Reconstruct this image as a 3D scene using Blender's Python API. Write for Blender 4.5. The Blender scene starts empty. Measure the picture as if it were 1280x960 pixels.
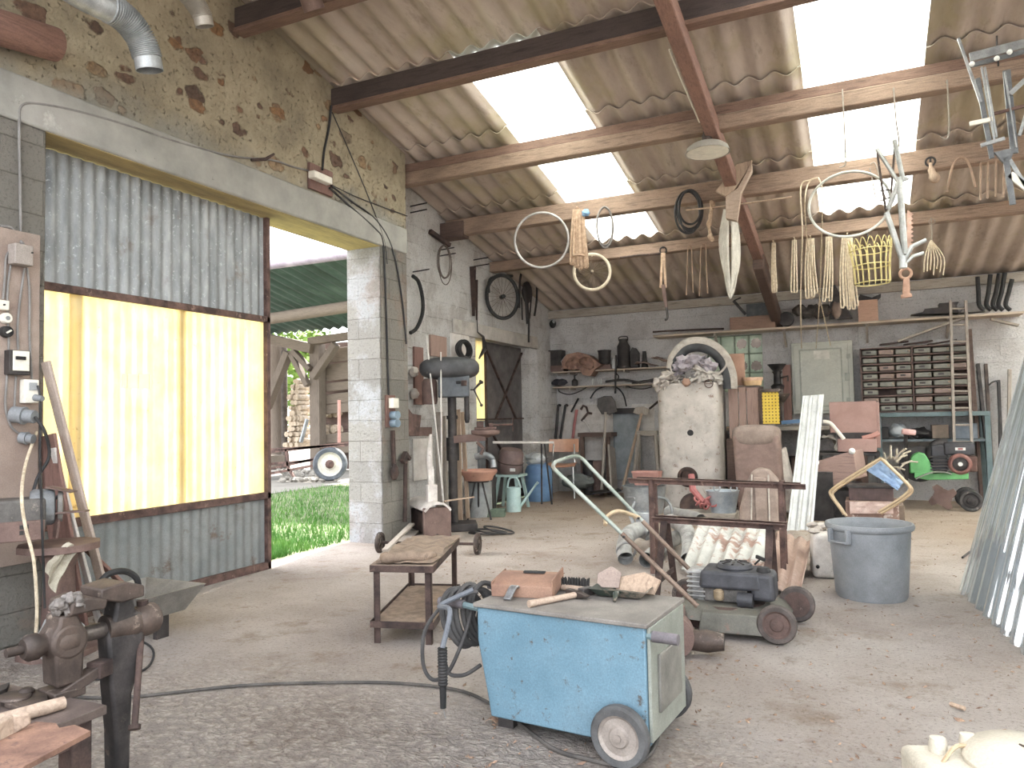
import bpy, math, random
from mathutils import Vector as V, Matrix, noise as mnoise
PI = math.pi
random.seed(7)
sc = bpy.context.scene
COL = sc.collection
# ------------------------------------------------------------------ camera
H, FPX = 1.2, 933.18
yaw, pit, rol = math.radians(25.064), math.radians(2.610), math.radians(-1.1247)
_f = V((-math.sin(yaw)*math.cos(pit), math.cos(yaw)*math.cos(pit), math.sin(pit)))
_r = V((math.cos(yaw), math.sin(yaw), 0)); _u = _r.cross(_f)
CR = math.cos(rol)*_r + math.sin(rol)*_u
CU = -math.sin(rol)*_r + math.cos(rol)*_u
cd = bpy.data.cameras.new('camera'); cam = bpy.data.objects.new('camera', cd); COL.objects.link(cam)
cd.sensor_width = 36; cd.lens = 36*FPX/1280; cd.clip_start = .02; cd.clip_end = 300
Mc = Matrix((CR, CU, -_f)).transposed().to_4x4(); Mc.translation = (0, 0, H); cam.matrix_world = Mc
sc.camera = cam
O = V((0, 0, H))
def ray(x, y): return _f + CR*((x-640)/FPX) - CU*((y-480)/FPX)
def X_(x, y, X):
    d = ray(x, y); return O + d*(X/d.x)
def Y_(x, y, Y):
    d = ray(x, y); return O + d*(Y/d.y)
def Z_(x, y, Z=0.):
    d = ray(x, y); return O + d*((Z-H)/d.z)
def ppm(p):  # photo pixels per metre at a point
    return FPX/((V(p)-O).dot(_f))
RS = -.217
def roofz(y): return 4.23 + RS*(y-5.35)
# ------------------------------------------------------------------ objects
WO = {}
def tag(o, label=None, cat=None, group=None, kind=None):
    if label: o['label'] = label
    if cat: o['category'] = cat
    if group: o['group'] = group
    if kind: o['kind'] = kind
    return o
def thing(name, label, cat, loc=(0, 0, 0), group=None):
    o = bpy.data.objects.new(name, None); COL.objects.link(o)
    o.empty_display_size = .1
    o.location = loc; WO[o] = V(loc)
    return tag(o, label, cat, group)
def dup(root, loc, rz=None, label=None, group=None, rot=None, scale=None):
    r = root.copy(); COL.objects.link(r); r.location = loc
    if rz is not None: r.rotation_euler = (0, 0, rz)
    if rot is not None: r.rotation_euler = rot
    if scale: r.scale = (scale,)*3
    if label: r['label'] = label
    if group: r['group'] = group
    WO[r] = V(loc)
    for ch in list(root.children):
        c = ch.copy(); COL.objects.link(c); c.parent = r
        for g in ch.children:
            d = g.copy(); COL.objects.link(d); d.parent = c
    return r
def frame(d, up=V((0, 0, 1))):
    d = V(d).normalized()
    if abs(d.dot(up)) > .98: up = V((0, 1, 0)) if abs(d.y) < .9 else V((1, 0, 0))
    a = up.cross(d).normalized(); b = d.cross(a)
    return a, b, d
def RM(ax, deg): return Matrix.Rotation(math.radians(deg), 3, ax)
def spl(P, k=6, closed=False):
    P = [V(p) for p in P]; n = len(P); out = []
    rng = range(n if closed else n-1)
    for i in rng:
        if closed: p0, p1, p2, p3 = P[i-1], P[i], P[(i+1) % n], P[(i+2) % n]
        else: p0, p1, p2, p3 = P[max(i-1, 0)], P[i], P[i+1], P[min(i+2, n-1)]
        for j in range(k):
            t = j/k
            out.append(.5*((2*p1)+(p2-p0)*t+(2*p0-5*p1+4*p2-p3)*t*t+(3*p1-p0-3*p2+p3)*t**3))
    if not closed: out.append(P[-1])
    return out
class MB:
    def __init__(s): s.v = []; s.f = []
    def add(s, vs, fs):
        o = len(s.v); s.v += [V(v) for v in vs]; s.f += [tuple(i+o for i in f) for f in fs]; return s
    def box(s, c, size, R=None, taper=1.):
        c = V(c); x, y, z = [k/2 for k in size]; vs = []
        for k in (-1, 1):
            t = taper if k == 1 else 1.
            for (i, j) in ((-1, -1), (1, -1), (1, 1), (-1, 1)):
                p = V((i*x*t, j*y*t, k*z)); vs.append(c + (R @ p if R else p))
        return s.add(vs, [(3, 2, 1, 0), (4, 5, 6, 7), (0, 1, 5, 4), (1, 2, 6, 5), (2, 3, 7, 6), (3, 0, 4, 7)])
    def bb(s, a, b): # box by two corners
        a = V(a); b = V(b); return s.box((a+b)/2, [abs(k) for k in (b-a)])
    def bar(s, p, q, w, h, up=(0, 0, 1), w2=None, h2=None):
        p = V(p); q = V(q); a, b, d = frame(q-p, V(up)); vs = []
        for c, W_, H_ in ((p, w, h), (q, w2 or w, h2 or h)):
            for i, j in ((-1, -1), (1, -1), (1, 1), (-1, 1)): vs.append(c+a*(i*W_/2)+b*(j*H_/2))
        return s.add(vs, [(3, 2, 1, 0), (4, 5, 6, 7), (0, 1, 5, 4), (1, 2, 6, 5), (2, 3, 7, 6), (3, 0, 4, 7)])
    def angle(s, p, q, a1, a2, w=.04, t=.005): # steel angle with legs along a1 and a2
        p = V(p); q = V(q); a1 = V(a1).normalized(); a2 = V(a2).normalized()
        for u, v in ((a1, a2), (a2, a1)):
            vs = []
            for c in (p, q): vs += [c, c+u*w, c+u*w+v*t, c+v*t]
            s.add(vs, [(3, 2, 1, 0), (4, 5, 6, 7), (0, 1, 5, 4), (1, 2, 6, 5), (2, 3, 7, 6), (3, 0, 4, 7)])
        return s
    def quad8(s, lo, hi): # hexahedron: 4 low and 4 high corners
        return s.add(list(lo)+list(hi), [(3, 2, 1, 0), (4, 5, 6, 7), (0, 1, 5, 4), (1, 2, 6, 5), (2, 3, 7, 6), (3, 0, 4, 7)])
    def tube(s, P, r, n=8, closed=False, caps=True):
        P = [V(p) for p in P]; m = len(P)
        rr = r if isinstance(r, (list, tuple)) else [r]*m
        T = []
        for i in range(m):
            if closed: t = P[(i+1) % m]-P[i-1]
            else: t = P[min(i+1, m-1)]-P[max(i-1, 0)]
            if t.length < 1e-9: t = V((0, 0, 1))
            T.append(t.normalized())
        a, b, d = frame(T[0]); vs = []; fs = []
        for i in range(m):
            a = (a - T[i]*a.dot(T[i]))
            if a.length < 1e-6: a, _, _ = frame(T[i])
            a.normalize(); b = T[i].cross(a)
            for k in range(n):
                q = 2*PI*k/n; vs.append(P[i]+(a*math.cos(q)+b*math.sin(q))*rr[i])
        for i in range(m if closed else m-1):
            j = (i+1) % m
            for k in range(n):
                l = (k+1) % n; fs.append((i*n+k, i*n+l, j*n+l, j*n+k))
        if caps and not closed:
            fs.append(tuple(range(n-1, -1, -1))); fs.append(tuple((m-1)*n+k for k in range(n)))
        return s.add(vs, fs)
    def cyl(s, p, q, r, r2=None, n=16): return s.tube([p, q], [r, r if r2 is None else r2], n)
    def ring(s, c, R, r, nrm, n=32, m=8, sx=1., sy=1., up=(0, 0, 1)):
        a, b, d = frame(nrm, V(up)); c = V(c)
        return s.tube([c+a*(R*sx*math.cos(2*PI*i/n))+b*(R*sy*math.sin(2*PI*i/n)) for i in range(n)], r, m, True)
    def lathe(s, prof, c=(0, 0, 0), axis=(0, 0, 1), n=24, sx=1., sy=1.):
        a, b, d = frame(axis); c = V(c); vs = []; fs = []
        for (r, z) in prof:
            for k in range(n):
                q = 2*PI*k/n; vs.append(c+a*(r*sx*math.cos(q))+b*(r*sy*math.sin(q))+d*z)
        for i in range(len(prof)-1):
            for k in range(n):
                l = (k+1) % n; fs.append((i*n+k, i*n+l, (i+1)*n+l, (i+1)*n+k))
        cl = prof[0] == prof[-1]
        if prof[0][0] > 1e-5 and not cl: fs.append(tuple(range(n-1, -1, -1)))
        if prof[-1][0] > 1e-5 and not cl: fs.append(tuple((len(prof)-1)*n+k for k in range(n)))
        return s.add(vs, fs)
    def prism(s, poly, d): # closed outline of 3-D points, extruded by vector d
        P = [V(p) for p in poly]; n = len(P); d = V(d)
        nr = V((0, 0, 0))
        for i in range(n): nr += P[i].cross(P[(i+1) % n])
        if nr.dot(d) > 0: pass
        else: P = [p+d for p in P]; d = -d
        vs = P+[p+d for p in P]
        return s.add(vs, [tuple(range(n-1, -1, -1)), tuple(range(n, 2*n))]+[(i, (i+1) % n, (i+1) % n+n, i+n) for i in range(n)])
    def ell(s, c, r, R=None, n=14, m=9, jit=0., seed=0, p=1.):
        c = V(c); vs = []; fs = []; rs = r if isinstance(r, (tuple, list)) else (r, r, r)
        def sg(x): return math.copysign(abs(x)**p, x)
        for i in range(m+1):
            t = PI*i/m
            for k in range(n):
                q = 2*PI*k/n; u = V((sg(math.sin(t))*sg(math.cos(q)), sg(math.sin(t))*sg(math.sin(q)), sg(math.cos(t))))
                g = 1+jit*mnoise.noise(u*2.2+V((seed*3.1, seed*1.7, 0))) if jit else 1
                w = V((u.x*rs[0], u.y*rs[1], u.z*rs[2]))*g
                vs.append(c+(R @ w if R else w))
        for i in range(m):
            for k in range(n):
                l = (k+1) % n; fs.append((i*n+k, (i+1)*n+k, (i+1)*n+l, i*n+l))
        return s.add(vs, fs)
    def sheet(s, fn, nu, nv, t=.004): # grid fn(u,v) -> point, thickened along its normals
        P = [[V(fn(i/nu, j/nv)) for j in range(nv+1)] for i in range(nu+1)]
        top = []; bot = []
        for i in range(nu+1):
            for j in range(nv+1):
                du = P[min(i+1, nu)][j]-P[max(i-1, 0)][j]; dv = P[i][min(j+1, nv)]-P[i][max(j-1, 0)]
                nn = du.cross(dv)
                nn = nn.normalized() if nn.length > 1e-12 else V((0, 0, 1))
                top.append(P[i][j]+nn*(t/2)); bot.append(P[i][j]-nn*(t/2))
        N = len(top); w = nv+1; fs = []
        for i in range(nu):
            for j in range(nv):
                a, b, c, d = i*w+j, (i+1)*w+j, (i+1)*w+j+1, i*w+j+1
                fs.append((a, b, c, d)); fs.append((d+N, c+N, b+N, a+N))
        for i in range(nu):
            a, b = i*w, (i+1)*w; fs.append((a+N, b+N, b, a)); a += nv; b += nv; fs.append((a, b, b+N, a+N))
        for j in range(nv):
            fs.append((j, j+1, j+1+N, j+N)); a = nu*w+j; fs.append((a+N, a+1+N, a+1, a))
        return s.add(top+bot, fs)
    def put(s, name, m, parent=None, bevel=0., flat=False, sub=0, ang=40, label=None, loc=None, seg=2):
        me = bpy.data.meshes.new(name)
        if parent is not None: off = WO.get(parent, V((0, 0, 0)))
        elif loc is not None: off = V(loc)
        else:
            xs = [v.x for v in s.v]; ys = [v.y for v in s.v]
            off = V(((min(xs)+max(xs))/2, (min(ys)+max(ys))/2, min(v.z for v in s.v)))
        me.from_pydata([tuple(v-off) for v in s.v], [], s.f); me.update()
        me.materials.append(m)
        if not flat:
            me.polygons.foreach_set('use_smooth', [True]*len(me.polygons))
            me.set_sharp_from_angle(angle=math.radians(ang))
        o = bpy.data.objects.new(name, me); COL.objects.link(o)
        if parent is not None: o.parent = parent; WO[o] = WO.get(parent, V((0, 0, 0)))
        else: o.location = off; WO[o] = off
        if bevel:
            b = o.modifiers.new('bevel', 'BEVEL'); b.width = bevel; b.segments = seg; b.limit_method = 'ANGLE'; b.angle_limit = math.radians(40)
        if sub:
            b = o.modifiers.new('smooth', 'SUBSURF'); b.levels = sub; b.render_levels = sub
        if label: o['label'] = label
        return o
def one(name, mb, m, label, cat, group=None, **k):
    return tag(mb.put(name, m, **k), label, cat, group)
def struct(name, mb, m, parent=None, **k):
    o = mb.put(name, m, parent, **k)
    if parent is None: o['kind'] = 'structure'
    return o
# ------------------------------------------------------------------ materials
def hexc(c):
    if isinstance(c, str):
        c = [int(c[i:i+2], 16)/255 for i in (0, 2, 4)]
        return tuple(x/12.92 if x <= .04045 else ((x+.055)/1.055)**2.4 for x in c)+(1,)
    return tuple(c)+(1,)
class NT:
    def __init__(s, name):
        s.m = bpy.data.materials.new(name); s.m.use_nodes = True
        s.t = s.m.node_tree; s.N = s.t.nodes; s.b = s.N['Principled BSDF']; s.out = s.N['Material Output']
        s.tc = s.N.new('ShaderNodeTexCoord'); s.obj = s.tc.outputs['Object']
    def l(s, a, b): s.t.links.new(a, b)
    def noise(s, scale, det=4, rough=.6, vec=None, dist=0.):
        n = s.N.new('ShaderNodeTexNoise'); n.inputs['Scale'].default_value = scale; n.inputs['Detail'].default_value = det
        n.inputs['Roughness'].default_value = rough; n.inputs['Distortion'].default_value = dist
        s.l(vec or s.obj, n.inputs['Vector']); return n.outputs['Fac']
    def vor(s, scale, vec=None, feature='F1', out='Distance'):
        n = s.N.new('ShaderNodeTexVoronoi'); n.feature = feature; n.inputs['Scale'].default_value = scale
        s.l(vec or s.obj, n.inputs['Vector']); return n.outputs[out]
    def scale(s, v, vec=None):
        n = s.N.new('ShaderNodeMapping'); n.inputs['Scale'].default_value = v; s.l(vec or s.obj, n.inputs['Vector']); return n.outputs[0]
    def ramp(s, fac, stops, const=False):
        n = s.N.new('ShaderNodeValToRGB'); e = n.color_ramp.elements
        if const: n.color_ramp.interpolation = 'CONSTANT'
        while len(e) > 1: e.remove(e[-1])
        e[0].position = stops[0][0]; e[0].color = hexc(stops[0][1])
        for p, c in stops[1:]:
            k = e.new(p); k.color = hexc(c)
        s.l(fac, n.inputs[0]); return n.outputs[0]
    def step(s, fac, a, b): return s.ramp(fac, [(a, (0, 0, 0)), (b, (1, 1, 1))])
    def mix(s, fac, a, b, mode='MIX'):
        n = s.N.new('ShaderNodeMix'); n.data_type = 'RGBA'; n.blend_type = mode
        for sk, x in ((n.inputs[0], fac), (n.inputs[6], a), (n.inputs[7], b)):
            if isinstance(x, (int, float)): sk.default_value = x
            elif isinstance(x, (str, tuple)): sk.default_value = hexc(x)
            else: s.l(x, sk)
        return n.outputs[2]
    def math(s, op, a, b=0.):
        n = s.N.new('ShaderNodeMath'); n.operation = op
        for sk, x in ((n.inputs[0], a), (n.inputs[1], b)):
            if isinstance(x, (int, float)): sk.default_value = x
            else: s.l(x, sk)
        return n.outputs[0]
    def hsv(s, c, sat, val=1.):
        n = s.N.new('ShaderNodeHueSaturation'); n.inputs['Saturation'].default_value = sat; n.inputs['Value'].default_value = val
        s.l(c, n.inputs['Color']); return n.outputs[0]
    def xyz(s, vec=None):
        n = s.N.new('ShaderNodeSeparateXYZ'); s.l(vec or s.obj, n.inputs[0]); return n.outputs
    def comb(s, x, y, z=0.):
        n = s.N.new('ShaderNodeCombineXYZ')
        for sk, q in zip(n.inputs, (x, y, z)):
            if isinstance(q, (int, float)): sk.default_value = q
            else: s.l(q, sk)
        return n.outputs[0]
    def bump(s, h, strength=.3, dist=.01):
        n = s.N.new('ShaderNodeBump'); n.inputs['Strength'].default_value = strength; n.inputs['Distance'].default_value = dist
        s.l(h, n.inputs['Height']); s.l(n.outputs[0], s.b.inputs['Normal'])
    def fin(s, col, rough=.7, metal=0., spec=None):
        if isinstance(col, (str, tuple)): s.b.inputs['Base Color'].default_value = hexc(col)
        else: s.l(col, s.b.inputs['Base Color'])
        s.b.inputs['Roughness'].default_value = rough; s.b.inputs['Metallic'].default_value = metal
        if spec is not None: s.b.inputs['Specular IOR Level'].default_value = spec
        return s.m
MC = {}
def worn(name, c1, c2, rough=.75, metal=0., sc_=9., spot=None, amt=.6, bump=.25, bd=.004, spec=None, spsc=14., grime=.4):
    """paint, metal, cloth with age: two tones, an optional third in patches, fine grain"""
    if name in MC: return MC[name]
    n = NT(name)
    c = n.ramp(n.noise(sc_, 5), [(.36, c1), (.64, c2)])
    if spot: c = n.mix(n.step(n.noise(spsc, 8, .7), amt, amt+.08), c, spot)
    c = n.mix(n.math('MULTIPLY', n.step(n.noise(3.1, 8, .72), .5, .72), grime), c, '3a322c')
    g = n.noise(160, 3); c = n.mix(.22, c, n.ramp(g, [(.3, (.25, .25, .25)), (.7, (.9, .9, .9))]), 'OVERLAY')
    n.bump(n.noise(60, 5, .7), bump, bd)
    MC[name] = n.fin(n.hsv(c, .73), rough, metal, spec); return MC[name]
def wood(name, c1, c2, axis=1, rough=.8, sc_=3., knots=True):
    if name in MC: return MC[name]
    n = NT(name); k = [14., 14., 14.]; k[axis] = 1.2
    v = n.scale(tuple(k)); w = n.noise(sc_, 6, .65, v, .6)
    c = n.ramp(w, [(.25, c1), (.5, c2), (.75, c1)])
    c = n.mix(n.step(n.noise(1.8, 3), .5, .75), c, n.mix(.5, c, c1))
    g = n.noise(120, 3); c = n.mix(.2, c, n.ramp(g, [(.3, (.2, .2, .2)), (.7, (.85, .85, .85))]), 'OVERLAY')
    n.bump(w, .3, .004)
    MC[name] = n.fin(n.hsv(c, .7, 1.06), rough); return MC[name]
# ------------------------------------------------------------------ palette
RUST = worn('rust', '3f2822', '6d4a3d', .85, .1, 10, '94705c', .6)
RUSTD = worn('dark_rust', '2e1f1b', '533a30', .85, .1, 10, '7d5c4c', .62)
RUSTO = worn('orange_rust', '5d3826', '8c5c3c', .9, 0, 8, '54362c', .58)
IRON = worn('dark_iron', '2a2727', '4b4442', .6, .4, 8, '6f5a4e', .63)
IRONB = worn('brown_iron', '302621', '58463b', .6, .35, 8, '94806f', .6)
BLACK = worn('black_rubber', '141414', '292727', .75, 0, 12, '57524d', .68)
DUSTB = worn('dusty_rubber', '2b2a2a', '4a4746', .85, 0, 8, '7a716a', .58)
STEEL = worn('grey_steel', '77787a', '9c9c9b', .4, .7, 8, '6b5b50', .68)
CHROME = worn('chrome_rod', 'a8a8a8', 'cfcfcf', .25, .9, 12, '8a7a6a', .72)
ZINC = worn('galvanised', '8e9498', 'b7bcbf', .45, .55, 7, 'a39b92', .62)
ALU = worn('aluminium', 'a4aaac', 'c9cccb', .4, .5, 5, '9a968e', .65)
PLYD = worn('dusty_board', '7a6350', '9c8269', .85, 0, 5, '5d4a3d', .62)
WBEAM = wood('beam_wood', '4a3022', '7a543c', 0, .85)
WBEAMP = wood('pale_beam_wood', '573f2d', '8f6f52', 0, .85)
WOLD = wood('dark_stained_beam', '2f2422', '4a3a36', 0, .8)
WRAFT = wood('rafter_wood', '5a3524', '85533a', 1, .85)
WDARK = wood('dark_wood', '3d2a22', '5f4436', 0, .85)
WRED = wood('reddish_wood', '573528', '7a4c3b', 2, .85)
WPLANK = wood('plank_wood', '7a5d45', 'a68766', 2, .85)
WGREY = wood('weathered_wood', '6f6357', '9d9082', 2, .9)
WGREYH = wood('weathered_wood_flat', '6f6357', 'a09484', 0, .9)
WTOOL = wood('tool_handle', '7a5f49', 'a3876c', 0, .7)
WSHELF = wood('shelf_wood', '8c7660', 'b5a188', 0, .85)
WCRATE = wood('crate_wood', '6f4d3e', '94705e', 2, .85)
WHITEP = worn('old_white_paint', 'b9afa6', 'd3cbc3', .7, 0, 7, '8d7566', .62)
CREAM = worn('cream_plastic', 'd8d0be', 'ebe4d2', .5, 0, 5, bump=.05)
GREYP = worn('grey_plastic', '6f7377', '85898d', .55, 0, 4, 'a3a3a2', .66, .1)
GREYL = worn('grey_lid', '8b8f92', 'a2a5a7', .5, 0, 4, bump=.1)
BLUEP = worn('blue_paint', '3b6b80', '507e93', .5, 0, 3, '4d463f', .6, .1, spsc=24., grime=.3)
BLUED = worn('blue_plastic', '23649a', '3b83b9', .5, 0, 3, bump=.05)
TEAL = worn('teal_paint', '4a6468', '60797c', .6, 0, 6, '4a3f3a', .64)
GREENP = worn('green_paint', '1f9a2a', '36b63d', .45, 0, 4, '2f7a33', .68)
OLIVE = worn('olive_paint', '7f8679', '969b8c', .6, 0, 6, '5f5850', .66)
LOCK = worn('locker_paint', '9a9a8c', 'aeaea0', .55, 0, 3, '7c7566', .7, .1)
PINKB = worn('pink_dusty_steel', '93675a', 'ab7d6f', .7, 0, 3, '8a5d50', .64, .15)
BROWNB = worn('brown_dusty_steel', '573c33', '765649', .75, 0, 5, 'a08070', .62)
TERRA = worn('terracotta', '9a5a3c', 'b9784f', .85, 0, 6, '7d5540', .62)
TERRAP = worn('terracotta_plastic', 'a4604c', 'bb7662', .6, 0, 5, bump=.08)
LEATH = worn('brown_leather', '7a5b4e', '937262', .65, 0, 6, '6e5246', .66)
SUEDE = worn('dusty_suede', '7f695c', '9b8475', .9, 0, 7, '76604f', .64)
CANV = worn('canvas_cloth', 'a3978c', 'c4b8ab', .9, 0, 8, '8a7c70', .62)
SACK = worn('burlap', '6f5843', '92775c', .95, 0, 14, '6f5844', .6, .5)
ROPE = worn('cream_rope', 'b39c78', 'd6c29f', .9, 0, 30, bump=.5)
ROPEB = worn('brown_rope', '9c7853', 'c09b74', .9, 0, 30, bump=.5)
BLUEN = worn('blue_sack', '4a7fb8', '86acd6', .5, 0, 7, 'a9c4de', .62, .2)
GOLDT = worn('tan_tube', 'a88a5c', 'c9ac7c', .35, .3, 6, bump=.05)
YELL = worn('yellow_paint', 'c9a21f', 'e0bd3a', .5, 0, 6, '9b8030', .68)
YELW = worn('yellow_wire', 'b7a23c', 'd2bf5c', .5, 0, 6)
RED = worn('red_paint', '8c2a24', 'b23c32', .5, 0, 6, '5f2a24', .64)
PINK = worn('pink_plastic', 'c98f88', 'e0aaa2', .5, 0, 6, bump=.05)
ORPL = worn('orange_wood', 'b06a36', 'd18a4e', .4, 0, 4, '8a5030', .66)
LAMPE = worn('lamp_enamel', '8f887c', 'aaa396', .5, 0, 6, '6f6257', .66)
TANKM = worn('tank_paint', 'a59b90', 'bfb5aa', .6, 0, 4, '7d5c49', .585, .15, spsc=13.)
GREENW = worn('pale_green_plastic', '8fb0ac', 'a9c6c1', .5, 0, 4)
KEGM = worn('keg_brown', '5d4440', '7d625c', .6, 0, 5, '93776c', .66)
FIBC = worn('painted_fibre_cement', 'b0afa8', 'c8c7c0', .85, 0, 4, '9b7360', .5, .4, spsc=5.)
PAPER = worn('white_paper', 'd8d8d2', 'ecece6', .7, 0, 6, bump=.03)
LEAF = worn('dry_leaf', '6b4a33', '9c7650', .9, 0, 20, bump=.2)
STRAW = worn('straw', 'b3a488', 'd8cbb2', .9, 0, 20)

def blockmat(name, ax, c1, c2, mort, bw=.5, bh=.203, paint=None, amt=.5, warm=None):
    n = NT(name); x = n.xyz(); h = x[1] if ax == 'x' else x[0]
    g = n.tc.outputs['Object']
    wob = n.noise(3, 3); v = n.comb(n.math('ADD', h, n.math('MULTIPLY', wob, .03)), n.math('ADD', x[2], n.math('MULTIPLY', n.noise(2.3, 3), .03)))
    b = n.N.new('ShaderNodeTexBrick'); n.l(v, b.inputs['Vector']); b.inputs['Scale'].default_value = 1
    b.inputs['Brick Width'].default_value = bw; b.inputs['Row Height'].default_value = bh; b.inputs['Mortar Size'].default_value = .005
    b.inputs['Mortar Smooth'].default_value = .6
    b.inputs['Color1'].default_value = hexc(c1); b.inputs['Color2'].default_value = hexc(c2); b.inputs['Mortar'].default_value = hexc(mort)
    c = b.outputs['Color']; c = n.mix(n.step(n.noise(1.6, 6, .7), .45, .7), c, n.mix(.5, c, c2))
    if warm: c = n.mix(n.step(n.noise(1.1, 5, .65), .54, .66), c, warm)
    if paint: c = n.mix(n.step(n.noise(2.2, 8, .7), amt-.05, amt+.06), c, paint)
    fine = n.noise(45, 6, .8)
    c = n.mix(n.step(fine, .53, .64), c, n.mix(.55, c, (.09, .085, .08)))
    n.bump(n.math('ADD', n.math('MULTIPLY', b.outputs['Fac'], -.5), n.math('ADD', n.math('MULTIPLY', n.noise(7, 6, .75), 1.6), fine)), 1., .04)
    return n.fin(c, .9)
M_BLK = blockmat('block_wall', 'x', '8f8b83', '9f9990', '7c776f', warm='a58f80')
M_BLKY = blockmat('block_reveal', 'y', 'a39f9d', 'b6b2af', '908b87', warm='bfa5a0', paint='c7c8ce', amt=.52)
M_BLKW = blockmat('whitened_block_wall', 'x', 'c6c0bb', 'd6d1cc', 'a19a93', paint='e6e3e0', amt=.47, warm='b8a998')
M_BACK = blockmat('whitewashed_back_wall', 'y', 'c9c4c2', 'd6d2d0', 'b7b1ad', 1.1, .3, paint='e3e0df', amt=.46, warm='c6bcb5')
def rubble():
    n = NT('rubble_wall'); x = n.xyz()
    w = n.noise(3, 3); v = n.comb(n.math('ADD', x[1], n.math('MULTIPLY', w, .25)), n.math('MULTIPLY', n.math('ADD', x[2], n.math('MULTIPLY', n.noise(4, 2), .15)), 1.5))
    vo = n.N.new('ShaderNodeTexVoronoi'); vo.inputs['Scale'].default_value = 5.2; n.l(v, vo.inputs['Vector'])
    cs = n.N.new('ShaderNodeSeparateColor'); n.l(vo.outputs['Color'], cs.inputs[0])
    d = n.math('ADD', vo.outputs['Distance'], n.math('MULTIPLY', n.math('SUBTRACT', n.noise(18, 4), .5), .35))
    inside = n.ramp(n.math('ADD', d, n.math('MULTIPLY', n.math('SUBTRACT', cs.outputs[2], .5), .3)), [(.3, (1, 1, 1)), (.38, (0, 0, 0))])
    st = n.math('MULTIPLY', inside, n.step(cs.outputs[0], .45, .46))
    stone = n.ramp(cs.outputs[1], [(0, '5f4c40'), (.3, '7d6150'), (.5, '98734f'), (.7, '735648'), (.9, '9c8264')])
    stone = n.mix(n.step(n.noise(22, 5), .4, .65), stone, n.mix(.5, stone, (.05, .04, .035)))
    mort = n.ramp(n.noise(2.2, 6, .65), [(.3, '7f7666'), (.5, 'a3977f'), (.7, 'b9ac93')])
    z = n.step(n.math('ADD', x[2], n.math('MULTIPLY', n.noise(2.4, 4), .6)), .42, .7)
    mort = n.mix(z, '8d8b83', mort)
    pits = n.step(n.noise(26, 6, .75), .57, .66)
    c = n.mix(pits, mort, n.mix(.6, mort, '4f4438'))
    c = n.mix(n.math('MULTIPLY', st, z), c, stone)
    n.bump(n.math('ADD', n.math('MULTIPLY', st, .5), n.math('ADD', n.noise(12, 6, .75), n.math('MULTIPLY', pits, -.4))), .9, .035)
    return n.fin(c, .95)
M_RUB = rubble()
def concrete():
    n = NT('lintel_concrete')
    c = n.ramp(n.noise(2.5, 6, .65), [(.25, '7d7c78'), (.5, '97958f'), (.75, 'a9a6a0')])
    c = n.mix(n.step(n.noise(1.7, 6, .7), .62, .7), c, 'c4c1bb')
    c = n.mix(n.step(n.noise(14, 6, .8), .64, .72), c, '5d5b57')
    n.bump(n.noise(14, 6, .7), .5, .012); return n.fin(c, .9)
M_CON = concrete()
def soffit():
    n = NT('soffit_concrete'); c = n.ramp(n.noise(6, 6, .7, n.scale((3, .5, 1))), [(.3, '8a7d5c'), (.6, 'b09c6d'), (.8, '8b8468')])
    n.bump(n.noise(14, 5), .4, .01); return n.fin(c, .9)
def floormat():
    n = NT('dusty_floor'); g = n.obj
    c = n.ramp(n.noise(.9, 7, .6), [(.28, '9d9088'), (.45, 'b4a9a1'), (.6, 'c4bbb4'), (.75, 'b9aea7')])
    x = n.xyz()
    far = n.step(n.math('ADD', x[1], n.math('MULTIPLY', n.noise(.8, 4), 2.2)), 6.6, 9.5) if False else n.ramp(n.math('MULTIPLY', n.math('ADD', x[1], n.math('MULTIPLY', n.noise(.7, 4), 2.5)), .08), [(.58, (0, 0, 0)), (.8, (1, 1, 1))])
    c = n.mix(n.math('MULTIPLY', far, .6), c, 'b59f88')
    c = n.mix(n.step(n.noise(2.1, 6, .7), .55, .68), c, n.mix(.6, c, '8f7b66'))
    c = n.mix(n.math('MULTIPLY', n.step(n.noise(6.3, 6, .75), .57, .7), .65), c, '86705c')
    grit = n.noise(55, 6, .8); c = n.mix(n.math('MULTIPLY', n.step(grit, .54, .66), .75), c, '5f5044')
    c = n.mix(n.math('MULTIPLY', n.ramp(grit, [(.28, (1, 1, 1)), (.42, (0, 0, 0))]), .45), c, 'd9d1c6')
    pv = n.N.new('ShaderNodeVectorMath'); pv.operation = 'ADD'; nz_ = n.N.new('ShaderNodeTexNoise'); nz_.inputs['Scale'].default_value = 9; nz_.inputs['Detail'].default_value = 4; n.l(n.obj, nz_.inputs['Vector'])
    ps = n.N.new('ShaderNodeVectorMath'); ps.operation = 'SCALE'; ps.inputs['Scale'].default_value = .11; n.l(nz_.outputs['Color'], ps.inputs[0]); n.l(n.scale((1, 1.35, 1)), pv.inputs[0]); n.l(ps.outputs[0], pv.inputs[1])
    peb = n.math('ADD', n.math('MULTIPLY', n.vor(21, pv.outputs[0]), .6), n.math('MULTIPLY', n.vor(55, pv.outputs[0]), .45))
    near = n.ramp(n.math('ADD', n.math('MULTIPLY', x[1], .2), n.math('MULTIPLY', n.noise(.6, 3), .3)), [(.62, (1, 1, 1)), (.78, (0, 0, 0))])
    pc = n.ramp(peb, [(.2, 'd2cac0'), (.45, '94887c'), (.7, '4f463e')])
    c = n.mix(n.math('MULTIPLY', near, .42), c, pc)
    n.bump(n.math('ADD', n.math('ADD', grit, n.math('MULTIPLY', n.noise(7, 5), 1.2)), n.math('MULTIPLY', n.math('MULTIPLY', peb, near), -1.6)), 1., .03)
    return n.fin(c, .95, 0, .2)
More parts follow.
